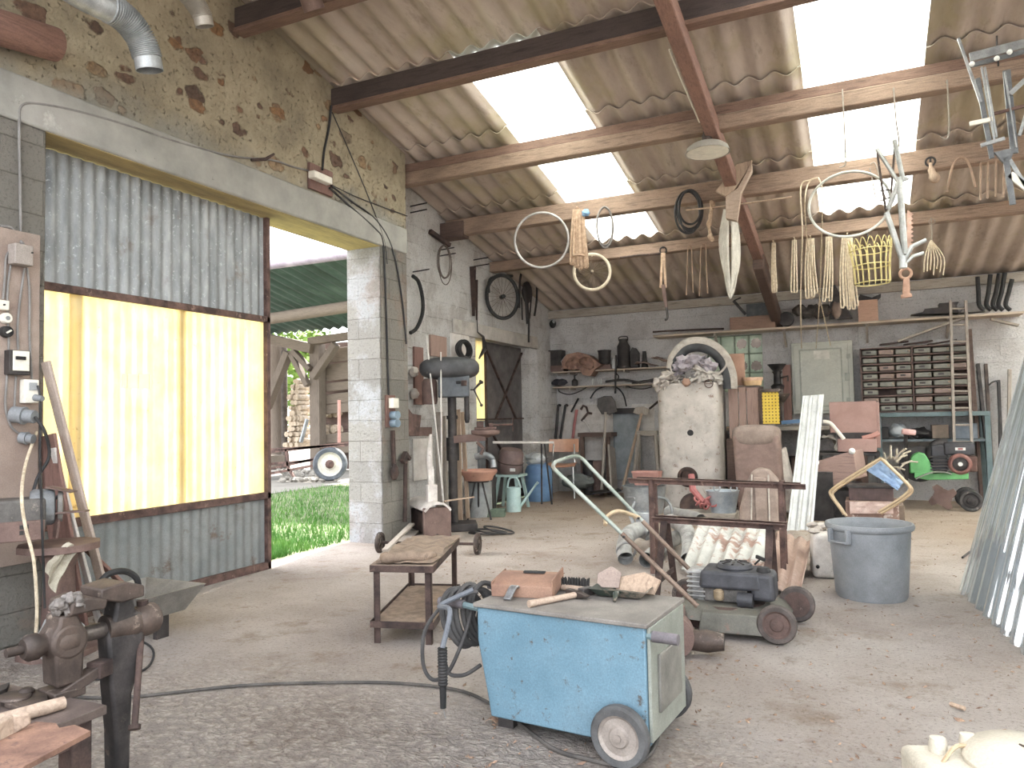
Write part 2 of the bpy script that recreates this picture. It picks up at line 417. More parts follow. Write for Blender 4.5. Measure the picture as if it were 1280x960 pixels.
def roofmat():
    n = NT('fibre_cement_roof'); v = n.scale((1, .25, 1))
    c = n.ramp(n.noise(2.2, 6, .65, v), [(.3, '988a80'), (.5, 'b0a297'), (.7, 'c3b7ab')])
    c = n.mix(n.math('MULTIPLY', n.step(n.noise(9, 6, .75, v), .55, .7), .5), c, '75685a')
    c = n.mix(n.math('MULTIPLY', n.step(n.noise(1.3, 4, .6), .52, .62), .35), c, '9d9568')
    n.bump(n.noise(70, 5), .3, .006); return n.fin(c, .9)
def translucent(name, c1, c2, streak=None, rough=.5, tmix=.8, axis_scale=(1, 1, 1), spot=.64):
    n = NT(name); c = n.ramp(n.noise(4, 6, .65, n.scale(axis_scale)), [(.3, c1), (.7, c2)])
    if streak: c = n.mix(n.math('MULTIPLY', n.step(n.noise(12, 7, .75), spot, spot+.1), .8), c, streak)
    t = n.N.new('ShaderNodeBsdfTranslucent'); d = n.N.new('ShaderNodeBsdfDiffuse'); m = n.N.new('ShaderNodeMixShader')
    n.l(c, t.inputs[0]); n.l(c, d.inputs[0]); m.inputs[0].default_value = tmix
    n.l(d.outputs[0], m.inputs[1]); n.l(t.outputs[0], m.inputs[2]); n.l(m.outputs[0], n.out.inputs['Surface'])
    return n.m
M_SKYL = translucent('skylight_sheet', 'f2f5f0', 'fbfcfa', 'd5d8c8', spot=.66, tmix=.93)
M_YEL = translucent('yellow_sheet', 'f4e6b6', 'f9f0d4', 'b59a58', spot=.62, tmix=.62)
M_YELF = translucent('yellow_sheet_lap', 'e0b04a', 'ecc566', 'a5741f', spot=.6)
def corrsteel(): 
    n = NT('galvanised_door_sheet'); v = n.scale((1, 1, .3))
    c = n.ramp(n.noise(9, 6, .65, v), [(.3, '74777a'), (.5, '8f9294'), (.72, 'abadae')])
    c = n.mix(n.step(n.noise(30, 5, .75), .58, .68), c, 'b9bdc0'); c = n.mix(n.math('MULTIPLY', n.step(n.noise(3.5, 6, .7), .58, .7), .6), c, '6d5b50')
    n.bump(n.noise(60, 4), .2, .003); return n.fin(c, .5, .45)
M_CSTEEL = corrsteel()
def glassy(name, col, alpha, rough=.08):
    n = NT(name); c = n.ramp(n.noise(5, 5, .6, n.scale((2, 2, .3))), [(.3, col), (.7, (col[0]*.92, col[1]*.92, col[2]*.9))])
    t = n.N.new('ShaderNodeBsdfTransparent'); g = n.N.new('ShaderNodeBsdfGlossy'); w = n.N.new('ShaderNodeLayerWeight'); m = n.N.new('ShaderNodeMixShader')
    n.l(c, t.inputs[0]); g.inputs['Roughness'].default_value = rough; g.inputs['Color'].default_value = (.95, .97, 1, 1); w.inputs['Blend'].default_value = .35
    d = n.N.new('ShaderNodeBsdfDiffuse'); n.l(c, d.inputs[0]); m2 = n.N.new('ShaderNodeMixShader'); m2.inputs[0].default_value = alpha
    n.l(n.math('ADD', n.math('MULTIPLY', w.outputs['Facing'], .6), .16), m.inputs[0]); n.l(t.outputs[0], m.inputs[1]); n.l(g.outputs[0], m.inputs[2])
    n.l(m.outputs[0], m2.inputs[1]); n.l(d.outputs[0], m2.inputs[2]); n.l(m2.outputs[0], n.out.inputs['Surface'])
    return n.m
M_POLY = glassy('clear_polycarbonate', (.88, .91, .93), .1, .06)
M_BAG = glassy('clear_plastic_bag', (.85, .87, .88), .35, .2)

# ------------------------------------------------------------------ the setting
XL, XR, YB, YC = -4.26, -4.6, 11.35, 6.56
fl = MB(); fl.bb((-4.66, -2.5, -.2), (7.2, YB, 0)); struct('floor', fl, floormat(), loc=(0, 0, 0))
def wl(a, b, m, loc=(XL, 0, 0), name='wall_left', **k): return struct(name, MB().bb(a, b), m, loc=loc, **k)
wl((-4.66, -2.3, 0), (XL, 2.75, 2.93), M_BLK, bevel=.012)
wl((-4.66, 6.1, 0), (XL, YC, 2.93), M_BLK)
wl((-4.665, 6.088, 0), (XL-.012, 6.1, 2.93), M_BLKY)
wl((-4.66, 2.35, 2.93), (XL+.015, YC+.003, 3.2), M_CON, bevel=.015)
wl((-4.655, 2.75, 2.925), (XL-.005, 6.1, 2.93), soffit())
g = MB(); pr = [(-2.3, 3.2), (YC, 3.2), (YC, roofz(YC)+.03), (3.4, roofz(3.4)+.03), (-2.3, 3.2), (-2.25, 3.3), (1.1, 4.13)]
g.prism([(XL, y, z) for y, z in pr], (-.4, 0, 0)); struct('wall_left', g, M_RUB, loc=(XL, 0, 3.0))
# the set-back rear length of the left wall, with the small doorway
DL, DR, DT = 8.72, 10.47, 2.27
g = MB()
for poly in ([(YC, 0), (DL, 0), (DL, roofz(DL)), (YC, roofz(YC))], [(DL, DT), (DR, DT), (DR, roofz(DR)), (DL, roofz(DL))], [(DR, 0), (YB, 0), (YB, roofz(YB)), (DR, roofz(DR))]):
    g.prism([(XR, y, z+(.03 if z > 2.5 else 0)) for y, z in poly], (-.2, 0, 0))
struct('wall_left', g, M_BLKW, loc=(XR, 0, 0))
struct('trim_1', MB().bb((XR-.05, 8.1, DT), (XR+.03, 10.75, DT+.19)), worn('lintel_white', '9f978d', 'b8b0a6', .9, 0, 4, '857b70', .62, .6), bevel=.01)
wl((XR-.02, 10.56, 0), (XR+.1, YB, 2.25), M_BLKW, loc=(XR, 0, 0))
# back wall with an opening for the small window
WX0, WX1, WZ0, WZ1 = -2.08, -1.28, 1.52, 2.36
g = MB(); zt = roofz(YB)+.02
for a, b in (((-4.8, 0), (WX0, zt)), ((WX1, 0), (7.2, zt)), ((WX0, 0), (WX1, WZ0)), ((WX0, WZ1), (WX1, zt))):
    g.bb((a[0], YB, a[1]), (b[0], YB+.25, b[1]))
struct('wall_back', g, M_BACK, loc=(0, YB, 0))
struct('trim_2', MB().bb((-4.6, YB-.07, zt-.14), (7, YB, zt-.02)), WGREYH)
struct('wall_right', MB().prism([(7.0, y, z) for y, z in ((0, 0), (YB+.2, 0), (YB+.2, roofz(YB)), (3.4, roofz(3.4)), (0, 3.85))], (.2, 0, 0)), M_BLKW, loc=(7, 0, 0))
struct('wall_right', MB().bb((1.19, 4.8, 0), (1.4, 5.02, roofz(5)-.2)), M_BLK, loc=(1.4, 0, 0))
# roof: rows of corrugated sheets, each row tucked under the one above
PITCH, AMP = .205, .027
def corr(mb, x0, x1, y0, z0, y1, z1, t=.008, ph=0., amp=AMP, pitch=PITCH, per=10):
    nx = max(4, int((x1-x0)/pitch*per))
    mb.sheet(lambda u, v: (x0+(x1-x0)*u, y0+(y1-y0)*v, z0+(z1-z0)*v+amp*math.sin(2*PI*(x0+(x1-x0)*u)/pitch+ph)), nx, 1, t)
PY = [5.35, 6.61, 7.86, 9.18]
rows = [(3.38, 5.45), (5.34, 6.66), (6.46, 7.93), (7.78, 9.24), (9.07, YB+.25)]
SK = [(-3.03, -2.22), (-.35, .55), (2.3, 4.1), (4.7, 6.7)]  # last two strips are added, out of view, to brighten the rear
rf = MB(); sky = []
for i, (a, b) in enumerate(rows):
    oa, ob = .045 if i else .03, .06
    za, zb = roofz(a)+.02, roofz(b)+.055
    segs = [(-4.75 if i > 1 else -4.4, 2.55)]
    on = {0: (1, 2, 3), 1: (0, 1, 2, 3), 2: (0, 1, 2, 3), 3: (0, 1, 2, 3), 4: (2, 3)}[i]
    ed = [segs[0][0]]
    for k in on: ed += list(SK[k])
    ed.append(7.1); segs = list(zip(ed[0::2], ed[1::2]))
    for s0, s1 in segs: corr(rf, s0, s1, a, za, b, zb)
    for k, (s0, s1) in enumerate(SK):
        if k in on:
            m = MB(); corr(m, s0-.03, s1+.03, a, za+.004, b, zb+.004, .004); sky.append(m)
corr(rf, -4.4, 7.1, 1.1, 4.1, 3.42, roofz(3.4)+.03)
struct('ceiling', rf, roofmat(), loc=(0, 5, 3.5))
for i, m in enumerate(sky): struct('window_%d' % (i+1), m, M_SKYL)  # the added unseen roof strips are numbered in with the visible skylights
# purlins and rafter
def purlin(y, zb, h, w, x0, m, h2=0):
    if h2: # two timbers, the upper one set back
        struct('roof_beam', MB().bb((x0, y, zb), (7.0, y+w, zb+h)), m, bevel=.012)
        struct('roof_beam', MB().bb((x0, y+.012, zb+h), (7.0, y+w-.012, zb+h+h2)), WBEAM, bevel=.006)
    else: struct('roof_beam', MB().bb((x0, y, zb), (7.0, y+w, zb+h)), m, bevel=.012)
for y, z in ((5.35, 4.02), (4.2, 4.2)):
    struct('roof_beam', MB().bb((XL-.1, y, z+.035), (7.0, y+.08, z+.2)), WOLD, bevel=.008); struct('roof_beam', MB().bb((XL-.1, y-.012, z), (7.0, y+.1, z+.035)), WBEAM, bevel=.005)
purlin(6.61, 3.69, .135, .12, XL-.1, WBEAMP, .09)
purlin(7.86, 3.43, .2, .12, XR+.06, WBEAMP)
purlin(9.18, 3.225, .14, .12, XR-.03, WBEAMP)
struct('roof_beam', MB().bb((XR-.05, 7.84, 3.4), (XR+.32, 8.0, 3.6)), WDARK, bevel=.01)
p0 = V((-1.14, 5.0, roofz(5)-.265)); p1 = V((-1.06, 11.3, 2.72))
struct('rafter_beam', MB().bar(p0+V((0, -2.0, .43)), V((-1.06, 9.9, 2.99)), .115, .15), WRAFT, bevel=.01)
struct('rafter_beam', MB().bar(V((-1.06, 9.3, 3.02)), V((-1.05, 11.34, 2.5)), .13, .2), WDARK, bevel=.02)
# ------------------------------------------------------------------ big sliding door
def corry(mb, x, y0, y1, z0, z1, pitch, amp, t=.003, per=8):
    n = max(4, int((y1-y0)/pitch*per))
    mb.sheet(lambda u, v: (x+amp*math.sin(2*PI*(y0+(y1-y0)*u)/pitch), y0+(y1-y0)*u, z0+(z1-z0)*v), n, 1, t)
DX = -4.5
door = thing('door_1', None, None, (DX, 3.4, 0)); door['kind'] = 'structure'
m = MB(); corry(m, DX, 2.2, 4.76, 2.06, 2.92, .086, .0085); m.put('upper_panel', M_CSTEEL, door)
m = MB(); corry(m, DX, 2.2, 4.76, .03, .6, .086, .006); m.put('lower_panel', worn('lower_door_sheet', '767c7e', '8d9192', .5, .4, 3, '6d5b50', .6, .1, spsc=4.), door)
lapA = (X_(86, 500, DX).y, X_(101, 500, DX).y); lapB = (X_(222, 500, DX).y, X_(232, 500, DX).y)
for a, b in ((2.2, lapA[1]), (lapA[0], lapB[1]), (lapB[0], 4.74)):
    m = MB(); corry(m, DX+(.006 if a > 3 and a < 3.5 else 0), a, b, .6, 2.06, .086, .007); m.put('translucent_panel', M_YEL, door)
for a, b in (lapA, lapB):
    m = MB(); m.bb((DX-.04, a, .6), (DX-.034, b, 2.06)); m.put('lap_strip', M_YELF, door)
m = MB()
for z, h in ((2.035, .05), (.575, .055), (.0, .06)): m.bb((DX+.012, 2.2, z), (DX+.045, 4.78, z+h))
m.bb((DX-.03, 4.74, .0), (DX+.045, 4.78, 2.92))
m.put('frame', RUST, door, bevel=.004)
m = MB(); a = X_(151, 467, DX); b = X_(188, 486, DX); m.bb((DX+.008, a.y, b.z), (DX+.014, b.y, a.z)); m.put('sticker', translucent('sticker_film', 'f4f2e6', 'fbfaf2', tmix=.35), door)
# ------------------------------------------------------------------ left pier: electrics
def xbox(mb, x0, y0, x1, y1, X=XL, d=.05, back=0.): # a box on the left wall seen between two photo corners
    a = X_(x0, y0, X+d); b = X_(x1, y1, X+d); return mb.bb((X+back, a.y, b.z), (X+d, b.y, a.z))
bd = MB(); a = X_(-30, 292, XL); b = X_(43, 690, XL); bd.bb((XL, a.y-.2, .45), (XL+.025, b.y, 2.3))
one('backing_board', bd, worn('plywood_backing', '8a7263', 'a08a7a', .85, 0, 3, '6d5a4e', .66), 'brown board behind the switches on the pier by the yellow door', 'board')
PX = XL+.025
t = thing('junction_box', 'grey square junction box topmost on the brown switch board', 'electrical box', X_(30, 330, PX))
m = MB(); xbox(m, 19, 303, 42, 333, PX, .07); m.put('box', worn('dusty_beige', '8e8177', 'a3968c', .7, 0, 5), t, bevel=.006)
m = MB(); c = X_(40, 316, PX+.07); m.cyl(c, c+V((.006, 0, 0)), .005); m.put('screw', IRON, t)
t = thing('light_switch', 'small cream square switch plate on the brown switch board, under the junction box', 'switch', X_(4, 388, PX))
m = MB(); xbox(m, -4, 374, 12, 388, PX, .03); m.put('plate', CREAM, t, bevel=.004)
m = MB(); c = X_(5, 381, PX+.03); m.cyl(c, c+V((.008, 0, 0)), .005); m.put('button', BLACK, t)
t = thing('round_socket', 'round white socket under the cream switch on the brown board', 'socket', X_(6, 398, PX))
m = MB(); c = X_(6, 398, PX); m.lathe([(.03, 0), (.03, .02), (.024, .028)], c, (1, 0, 0)); m.put('face', CREAM, t)
m = MB(); m.lathe([(.012, .027), (.012, .031)], c, (1, 0, 0), 12); m.put('outlet', GREYP, t)
t = thing('rotary_switch', 'round black rotary switch below the white socket', 'switch', X_(6, 415, PX))
m = MB(); c = X_(6, 415, PX); m.lathe([(.032, 0), (.03, .03), (.02, .034)], c, (1, 0, 0)); m.put('body', BLACK, t)
m = MB(); m.bar(c+V((.036, -.012, -.008)), c+V((.036, .012, .008)), .012, .008); m.put('knob', CREAM, t)
t = thing('breaker_box', 'black circuit breaker box with a pale front on the brown board', 'breaker', X_(24, 468, PX))
m = MB(); xbox(m, 12, 437, 38, 469, PX, .05); m.put('box', IRON, t, bevel=.004)
m = MB(); xbox(m, 17, 438, 37, 464, PX+.05, .008); m.put('front_plate', CREAM, t, bevel=.002)
m = MB(); xbox(m, 21, 445, 33, 450, PX+.058, .012); m.put('toggle', BLACK, t, bevel=.002)
t = thing('power_socket', 'white double power socket with a grey plug in it', 'socket', X_(39, 504, PX))
m = MB(); xbox(m, 31, 474, 49, 504, PX, .05); m.put('housing', CREAM, t, bevel=.006)
m = MB(); xbox(m, 37, 478, 47, 488, PX+.05, .006); m.put('flap', GREYL, t, bevel=.002)
m = MB(); c = X_(44, 497, PX+.05); m.cyl(c, c+V((.05, .01, -.008)), .02, .015); m.put('plug', GREYP, t, label='grey plug')
def plug(name, label, x, y, r, L, mat):
    t = thing(name, label, 'plug', X_(x, y, PX)); c = X_(x-4, y-2, PX); d = V((1, .5, -.15)).normalized()
    m = MB(); m.lathe([(r, 0), (r, L*.5), (r*.8, L*.55), (r*.8, L)], c, d, 16); m.put('body', mat, t)
    m = MB(); m.lathe([(r*1.1, L*.45), (r*1.1, L*.55)], c, d, 16); m.put('collar', mat, t)
    return c+d*L
e1 = plug('industrial_plug', 'fat grey round industrial plug on the pier, higher one', 20, 520, .045, .12, GREYP)
e2 = plug('industrial_plug', 'small grey round plug below the fat industrial plug', 30, 549, .032, .07, GREYP)
def cable(label, P, r, mat, group=None, name='cable', cat='cable', k=5, **kw):
    m = MB(); m.tube(spl(P, k), r, 7); return one(name, m, mat, label, cat, group, **kw)
CABG = worn('grey_cable', '6f6a66', '8b8682', .7, 0, 6); CABB = worn('black_cable', '1c1b1c', '353334', .65, 0, 6, '5a5550', .66)
W = lambda x, y, d=.012: X_(x, y, XL+d)
P5 = lambda x, y, d=.012: X_(x, y, PX+d)
cable('grey cable from the pier up over the concrete door lintel', [W(26, 290), W(25, 220), W(24, 155), W(27, 132), W(50, 130), W(100, 140), W(160, 157), W(220, 177), W(290, 195), W(340, 200), W(365, 208), W(388, 214)], .008, CABG)
cable('dark cable running down from the lintel corner box to the board', [W(0, 283), W(14, 285), W(24, 300), P5(29, 305, .03)], .009, CABG)
for i, (lab, P) in enumerate((('grey cable from junction box down to the industrial plug', [(17, 313), (12, 340), (9, 375), (11, 430), (8, 480), (7, 510), (14, 533), (28, 545)]),
        ('pale cable from junction box down to the breaker box', [(31, 335), (25, 375), (22, 410), (23, 437)]),
        ('grey cable from junction box down to the white double socket', [(34, 335), (37, 365), (37, 420), (40, 474)]),
        ('short grey cable from breaker box down to the fat plug', [(20, 470), (19, 490), (18, 512)]),
        ('pale short cable loop from junction box to the cream switch', [(16, 312), (8, 320), (6, 350), (4, 374)]))):
    cable(lab, [P5(x, y, .008) for x, y in P], .006, CABG)
G0 = V((-3.92, 2.62, .72))
cable('black cable hanging from the fat plug to the grinder', [e1, e1+V((.04, .03, -.08)), e2+V((.06, .05, -.1)), X_(46, 600, -4.1), X_(40, 640, -4.05), G0+V((-.05, .05, .12))], .009, CABB)
cable('black cable from the white double socket past the grinder', [X_(47, 482, PX+.06), X_(50, 500, PX+.08), X_(50, 560, -4.12), X_(52, 640, -3.75), X_(54, 700, -3.75), X_(56, 760, -3.78)], .006, CABB)
cable('pale slack cable hanging in front of the grinder', [X_(46, 540, PX), X_(32, 580, -4.1), X_(27, 620, -3.78), X_(32, 660, -3.74), X_(42, 700, -3.72), X_(46, 760, -3.75), X_(44, 800, -3.8)], .008, ROPE)
# bench grinder on its pedestal
t = thing('bench_grinder', 'dusty grey bench grinder on a pedestal under the switch board', 'grinder', (G0.x, G0.y, .0))
ax = V((.55, .83, .0)).normalized(); pz = V((0, 0, 1)); sd = V((.83, -.55, 0))
C = X_(18, 640, -3.95); G = X_(53, 634, -3.9)
m = MB(); m.box(X_(20, 643, -3.95), (.2, .26, .16), RM('Z', -33)); m.put('motor_housing', worn('grinder_grey', '47433f', '655f59', .6, .2, 8, '8e8072', .62), t, bevel=.012)
m = MB(); m.box(X_(24, 662, -3.92), (.2, .22, .1), RM('Z', -33)); m.put('base_box', BROWNB, t, bevel=.006)
m = MB(); c2 = X_(27, 662, -3.8)
for i in (-1, 1):
    for j in (-1, 1): m.box(c2+V((.02, .012*i, .014*j)), (.01, .018, .02), RM('Z', -33))
m.put('switch_panel', IRON, t)
m = MB(); m.lathe([(.03, -.06), (.085, -.055), (.095, -.04), (.095, .04), (.085, .055), (.03, .06)], G, ax, 24); m.put('wheel_guard', worn('grinder_blue_grey', '676a6c', '84878a', .55, .2, 8, '9a8d80', .64), t)
m = MB(); m.lathe([(.02, -.075), (.082, -.07), (.082, -.05), (.02, -.045)], G+ax*.14, ax, 24); m.put('grinding_wheel', worn('grind_stone', '6d6862', '8a847c', .9), t)
m = MB(); m.bar(G+V((.02, .02, .105)), G+V((.12, .09, .075)), .09, .006); m.put('spark_shield', BROWNB, t)
m = MB(); m.bar(G+V((.06, .02, -.03)), G+V((.2, .11, -.025)), .06, .008); m.bar(G+V((.07, .04, -.03)), G+V((.06, .03, -.16)), .03, .012); m.put('tool_rest', BROWNB, t)
m = MB(); m.lathe([(.055, 0), (.06, .03), (.03, .07), (.04, .12)], X_(-4, 645, -3.95)-ax*.05, -ax+V((0, 0, .3)), 16); m.put('end_guard', worn('grinder_pale', '8d8a84', 'a5a29b', .6), t)
m = MB(); m.lathe([(.2, .0), (.2, .03), (.09, .05), (.075, .45), (.1, .52), (.2, .545), (.2, .58)], (G0.x, G0.y, 0), (0, 0, 1), 10); m.put('pedestal', BROWNB, t)
# slanted sack and boards against the pier and the door
def lean(label, p, q, w, h, mat, name='plank', cat='plank', side=(0, 1, 0), group=None, **k):
    m = MB(); m.bar(p, q, w, h, up=side); return one(name, m, mat, label, cat, group, bevel=.004, **k)
F = lambda x, y: Z_(x, y, 0.)
q1 = V((-3.98, 3.1, .0))
lean('long grey brown plank leaning on the pier edge beside the yellow door', V((-4.02, 3.02, .0)), X_(57, 452, -4.2), .02, .07, wood('lean_plank', '8b7566', 'a5907f', 2), side=(1, 0, 0))
lean('broad brown board leaning against the pier beside the yellow door', V((-4.05, 2.82, .0)), X_(55, 545, -4.24), .02, .2, WRED, side=(1, 0, 0), name='board', cat='board')
lean('short brown batten leaning behind the long plank at the door', V((-3.95, 3.28, .0)), X_(93, 672, -4.2), .02, .05, WRED, side=(1, 0, 0), name='batten', cat='batten')
lean('white topped narrow stake leaning beside the long plank', V((-4.03, 2.95, .0)), X_(66, 560, -4.15), .018, .045, wood('pale_stake', 'a29a94', 'c0b8b0', 2), side=(1, 0, 0), name='stake', cat='stake')
m = MB(); sp = [X_(86, 678, -3.75), X_(72, 690, -3.78), X_(62, 700, -3.8), X_(56, 715, -3.82)]
m.sheet(lambda u, v: spl(sp, 4)[int(round(u*12))]+V((.02*math.sin(v*7), .05*v, -.12*v*(.4+.6*u)+.01*math.sin(u*9))), 12, 6, .006); one('rag', m, worn('pale_rag', '9a9078', 'bfb59c', .95, 0, 9), 'pale torn rag hanging below the grinder tool rest', 'rag')
# wheelbarrow-like tray and black hose behind the vise
t = thing('metal_scuttle', 'grey open metal tray with a black carrying handle, behind the vise', 'tray', (-3.72, 3.0, 0))
def tray(mb, c, top, bot, h, t=.008): # open tray: rectangular outer shell with a thickness
    c = V(c); vs = []
    for (w, d), z in ((bot, 0), (top, h), ((top[0]-2*t, top[1]-2*t), h), ((bot[0]-2*t, bot[1]-2*t), t)):
        for i, j in ((-1, -1), (1, -1), (1, 1), (-1, 1)): vs.append(c+V((i*w/2, j*d/2, z)))
    f = [(3, 2, 1, 0)]
    for k in (0, 4, 8):
        for i in range(4): f.append((k+i, k+(i+1) % 4, k+4+(i+1) % 4, k+4+i))
    f.append((12, 13, 14, 15)); return mb.add(vs, f)
m = MB(); tray(m, (-3.76, 3.02, .13), (.5, .42), (.34, .26), .14); m.put('tray', worn('barrow_metal', '6d6964', '8d8982', .55, .3, 6, '94806f', .62), t)
for dx in (-.13, .13):
    m = MB(); m.bb((-3.76+dx-.015, 2.98, 0), (-3.76+dx+.015, 3.06, .135)); m.put('foot', IRON, t)
m = MB(); m.tube(spl([X_(120, 735, -3.7), X_(135, 718, -3.68), X_(155, 714, -3.66), X_(170, 722, -3.64), X_(174, 738, -3.64)], 6), .017, 8); m.put('handle', BLACK, t, label='black curved handle')
m = MB(); m.ell((-3.72, 2.5, .12), (.12, .11, .12), jit=.25, seed=4); one('plastic_bag', m, M_BAG, 'clear crumpled plastic bag on the floor behind the vise', 'bag')
# ------------------------------------------------------------------ vise, bench and what lies on it
BT = .45
t = thing('work_bench', 'brown steel work bench carrying the leg vise and hand tools', 'bench', (-2.3, 1.1, 0))
m = MB(); m.bb((-3.0, .7, BT-.025), (-1.87, 1.385, BT)); m.put('top', worn('bench_top_steel', '4a3c36', '6c5a52', .6, .25, 6, '9b8679', .62), t, bevel=.003)
m = MB(); m.bb((-2.95, 1.32, BT-.09), (-1.9, 1.35, BT-.025)); m.bb((-1.93, .72, BT-.09), (-1.9, 1.32, BT-.025)); m.put('apron', RUSTD, t)
for x, y in ((-1.92, 1.33), (-2.95, 1.33), (-1.92, .74), (-2.95, .74)):
    m = MB(); m.bb((x-.028, y-.028, 0), (x+.028, y+.028, BT-.025)); m.put('leg', RUSTD, t, bevel=.003)
t = thing('leg_vise', 'heavy rusty leg vise standing at the bench corner', 'vise', (-2.03, 1.45, 0))
A = Z_(28, 812, .6); B = Z_(178, 775, .6); D = (B-A).normalized(); SD = V((D.y, -D.x, 0)); UP = V((0, 0, 1))
def ap(s, side=0., up=0.): return A+(B-A)*s+SD*side+UP*up
m = MB(); m.lathe([(.0, -.04), (.012, -.04), (.012, 0), (.026, .0), (.036, .012), (.036, .035), (.03, .045), (.03, .055), (.044, .07), (.05, .09), (.049, .125), (.038, .14)], A, D, 24); m.put('screw_box', IRONB, t)
m = MB(); m.tube([ap(.3), ap(.9)], .023, 16); m.put('screw', worn('screw_steel', '4c443f', '6d615a', .45, .6, 12), t)
# rear jaw (fixed, by the bench)
def slab(mb, s, prof, w): # outline in (along, up), extruded sideways
    mb.prism([ap(s)+D*a+UP*b-SD*(w/2) for a, b in prof], SD*w)
m = MB(); slab(m, .31, [(-.035, -.12), (-.04, -.03), (-.05, .02), (-.03, .05), (-.028, .075), (.02, .075), (.03, .05), (.045, .02), (.04, -.03), (.035, -.12)], .085); m.lathe([(.048, -.045), (.055, -.02), (.055, .02), (.048, .045)], ap(.31), SD, 20); m.put('fixed_jaw', IRONB, t, bevel=.008)
m = MB(); slab(m, .31, [(-.045, -.155), (-.045, -.13), (.04, -.13), (.04, -.155)], .1); m.bar(ap(.2, .02, -.15), ap(.55, .03, -.1), .05, .03); m.put('mount', IRONB, t, bevel=.004)
m = MB(); m.box(ap(.57, .03, -.1), (.05, .05, .045), RM('Z', 12)); m.put('wedge', RUSTD, t, bevel=.004)
m = MB(); slab(m, .42, [(-.05, .075), (-.045, .11), (.0, .118), (.055, .1), (.05, .075)], .13); m.put('jaw_face', IRONB, t, bevel=.006)
# front jaw with the long leg
m = MB(); slab(m, .78, [(-.022, -.58), (-.028, -.3), (-.04, -.17), (-.045, -.08), (-.05, -.02), (-.03, .04), (-.025, .085), (.03, .085), (.035, .04), (.06, .03), (.062, -.04), (.05, -.12), (.025, -.2), (.02, -.35), (.016, -.58)], .07); m.put('moving_jaw', IRON, t, bevel=.01)
m = MB(); slab(m, .74, [(-.07, .1), (-.07, .13), (.0, .14), (.06, .118), (.06, .085), (-.01, .08)], .12); m.put('jaw_face', IRONB, t, bevel=.005)
m = MB(); m.lathe([(.04, -.05), (.043, 0), (.046, .035), (.042, .045), (.046, .055), (.05, .075), (.046, .105), (.03, .118), (.0, .12)], ap(.8), D, 24); m.put('screw_head', IRONB, t)
m = MB(); hb = ap(1.0, .0, 0); he = Z_(168, 912, .33); m.tube([hb+V((0, 0, .055)), hb, hb+(he-hb)*.98], .0095, 10); m.cyl(hb+(he-hb)*.96, he, .017, n=8); m.cyl(hb+V((0, 0, .045)), hb+V((0, 0, .06)), .017, n=8); m.put('handle', RUSTD, t)
m = MB()
for i in range(26):
    q = ap(.22+.2*random.random(), .03+(random.random()-.5)*.06, .085+.035*random.random()); m.ell(q, .011+.008*random.random(), jit=.5, seed=i, n=7, m=5)
one('metal_shavings', m, worn('metal_swarf', '5b544f', '857c75', .7, .3, 30), 'heap of grey metal shavings on the vise jaw', 'shavings')
m = MB(); m.tube([Z_(-20, 905, BT+.018), Z_(60, 884, BT+.018), Z_(80, 878, BT+.018)], [.016, .018, .016], 12); one('wooden_rod', m, WTOOL, 'loose round wooden handle lying on the bench', 'handle')
m = MB(); m.bar(Z_(-30, 930, BT+.03), Z_(16, 905, BT+.035), .014, .05); m.bar(Z_(14, 906, BT+.035), Z_(38, 897, BT+.04), .014, .05, h2=.03); one('paint_scraper', m, WTOOL, 'flat wooden tool handle on the near bench edge, by the orange plate', 'tool handle', bevel=.006)
m = MB(); z = .452; m.prism([Z_(x, y, z) for x, y in ((5, 884), (40, 866), (58, 868), (60, 880), (22, 890))], (0, 0, .012)); m.lathe([(.02, 0), (.022, .008), (.012, .016)], Z_(33, 867, z+.012), n=8); m.lathe([(.04, 0), (.036, .008), (0, .009)], Z_(18, 872, z+.012), n=16, sx=1.2); one('shaped_plate', m, IRONB, 'dark shaped iron plate with a bolt, lying on the bench', 'iron plate', bevel=.002)
m = MB(); m.prism([Z_(x, y, z) for x, y in ((0, 862), (12, 858), (8, 866), (-6, 872))], (0, 0, .012)); one('iron_scrap', m, IRON, 'small dark scrap of iron at the far bench edge', 'scrap')
# rusty steel plate laid on the near bench end
pl = [Z_(x, y, .453) for x, y in ((113, 920), (93, 912), (74, 916), (70, 910), (44, 908), (-20, 935), (-20, 1010), (30, 965))]
m = MB(); m.prism(pl, (0, 0, .012)); one('steel_plate', m, RUSTO, 'orange rusty cut steel plate overhanging the bench front', 'steel plate')
# ------------------------------------------------------------------ on the left wall, above
t = thing('junction_box', 'white junction box on a wooden block above the door', 'electrical box', X_(400, 232, XL))
m = MB(); a = X_(384, 203, XL); b = X_(413, 247, XL); m.bb((XL, a.y, b.z), (XL+.03, b.y, a.z)); m.put('backing_block', WRED, t, bevel=.004)
m = MB(); xbox(m, 393, 212, 416, 231, XL+.03, .07); m.put('box', CREAM, t, bevel=.008)
m = MB(); m.tube([W(314, 200, .02), W(332, 199, .05), W(343, 192, .1)], [.012, .014, .008], 7); one('iron_hook', m, RUSTD, 'rusty iron hook sticking out of the concrete lintel', 'hook')
cable('black cable from the first purlin down to the junction box', [W(414, 132, .02), W(411, 160), W(405, 190), W(403, 212, .05)], .011, CABB)
cable('thick black cable from junction box down the door pillar', [W(412, 235, .06), W(440, 260), W(468, 285), W(478, 300), W(481, 340), W(483, 400), W(485, 470), W(486, 495)], .01, CABB)
cable('black cable drooping from junction box to the tool rack', [W(414, 232, .06), W(440, 252), W(470, 275), W(490, 310), W(502, 370), W(508, 430)], .009, CABB)
cable('thin wire crossing the stone gable down to the pillar', [W(415, 140), W(437, 190), W(462, 250), W(480, 300), W(484, 330)], .005, CABB)
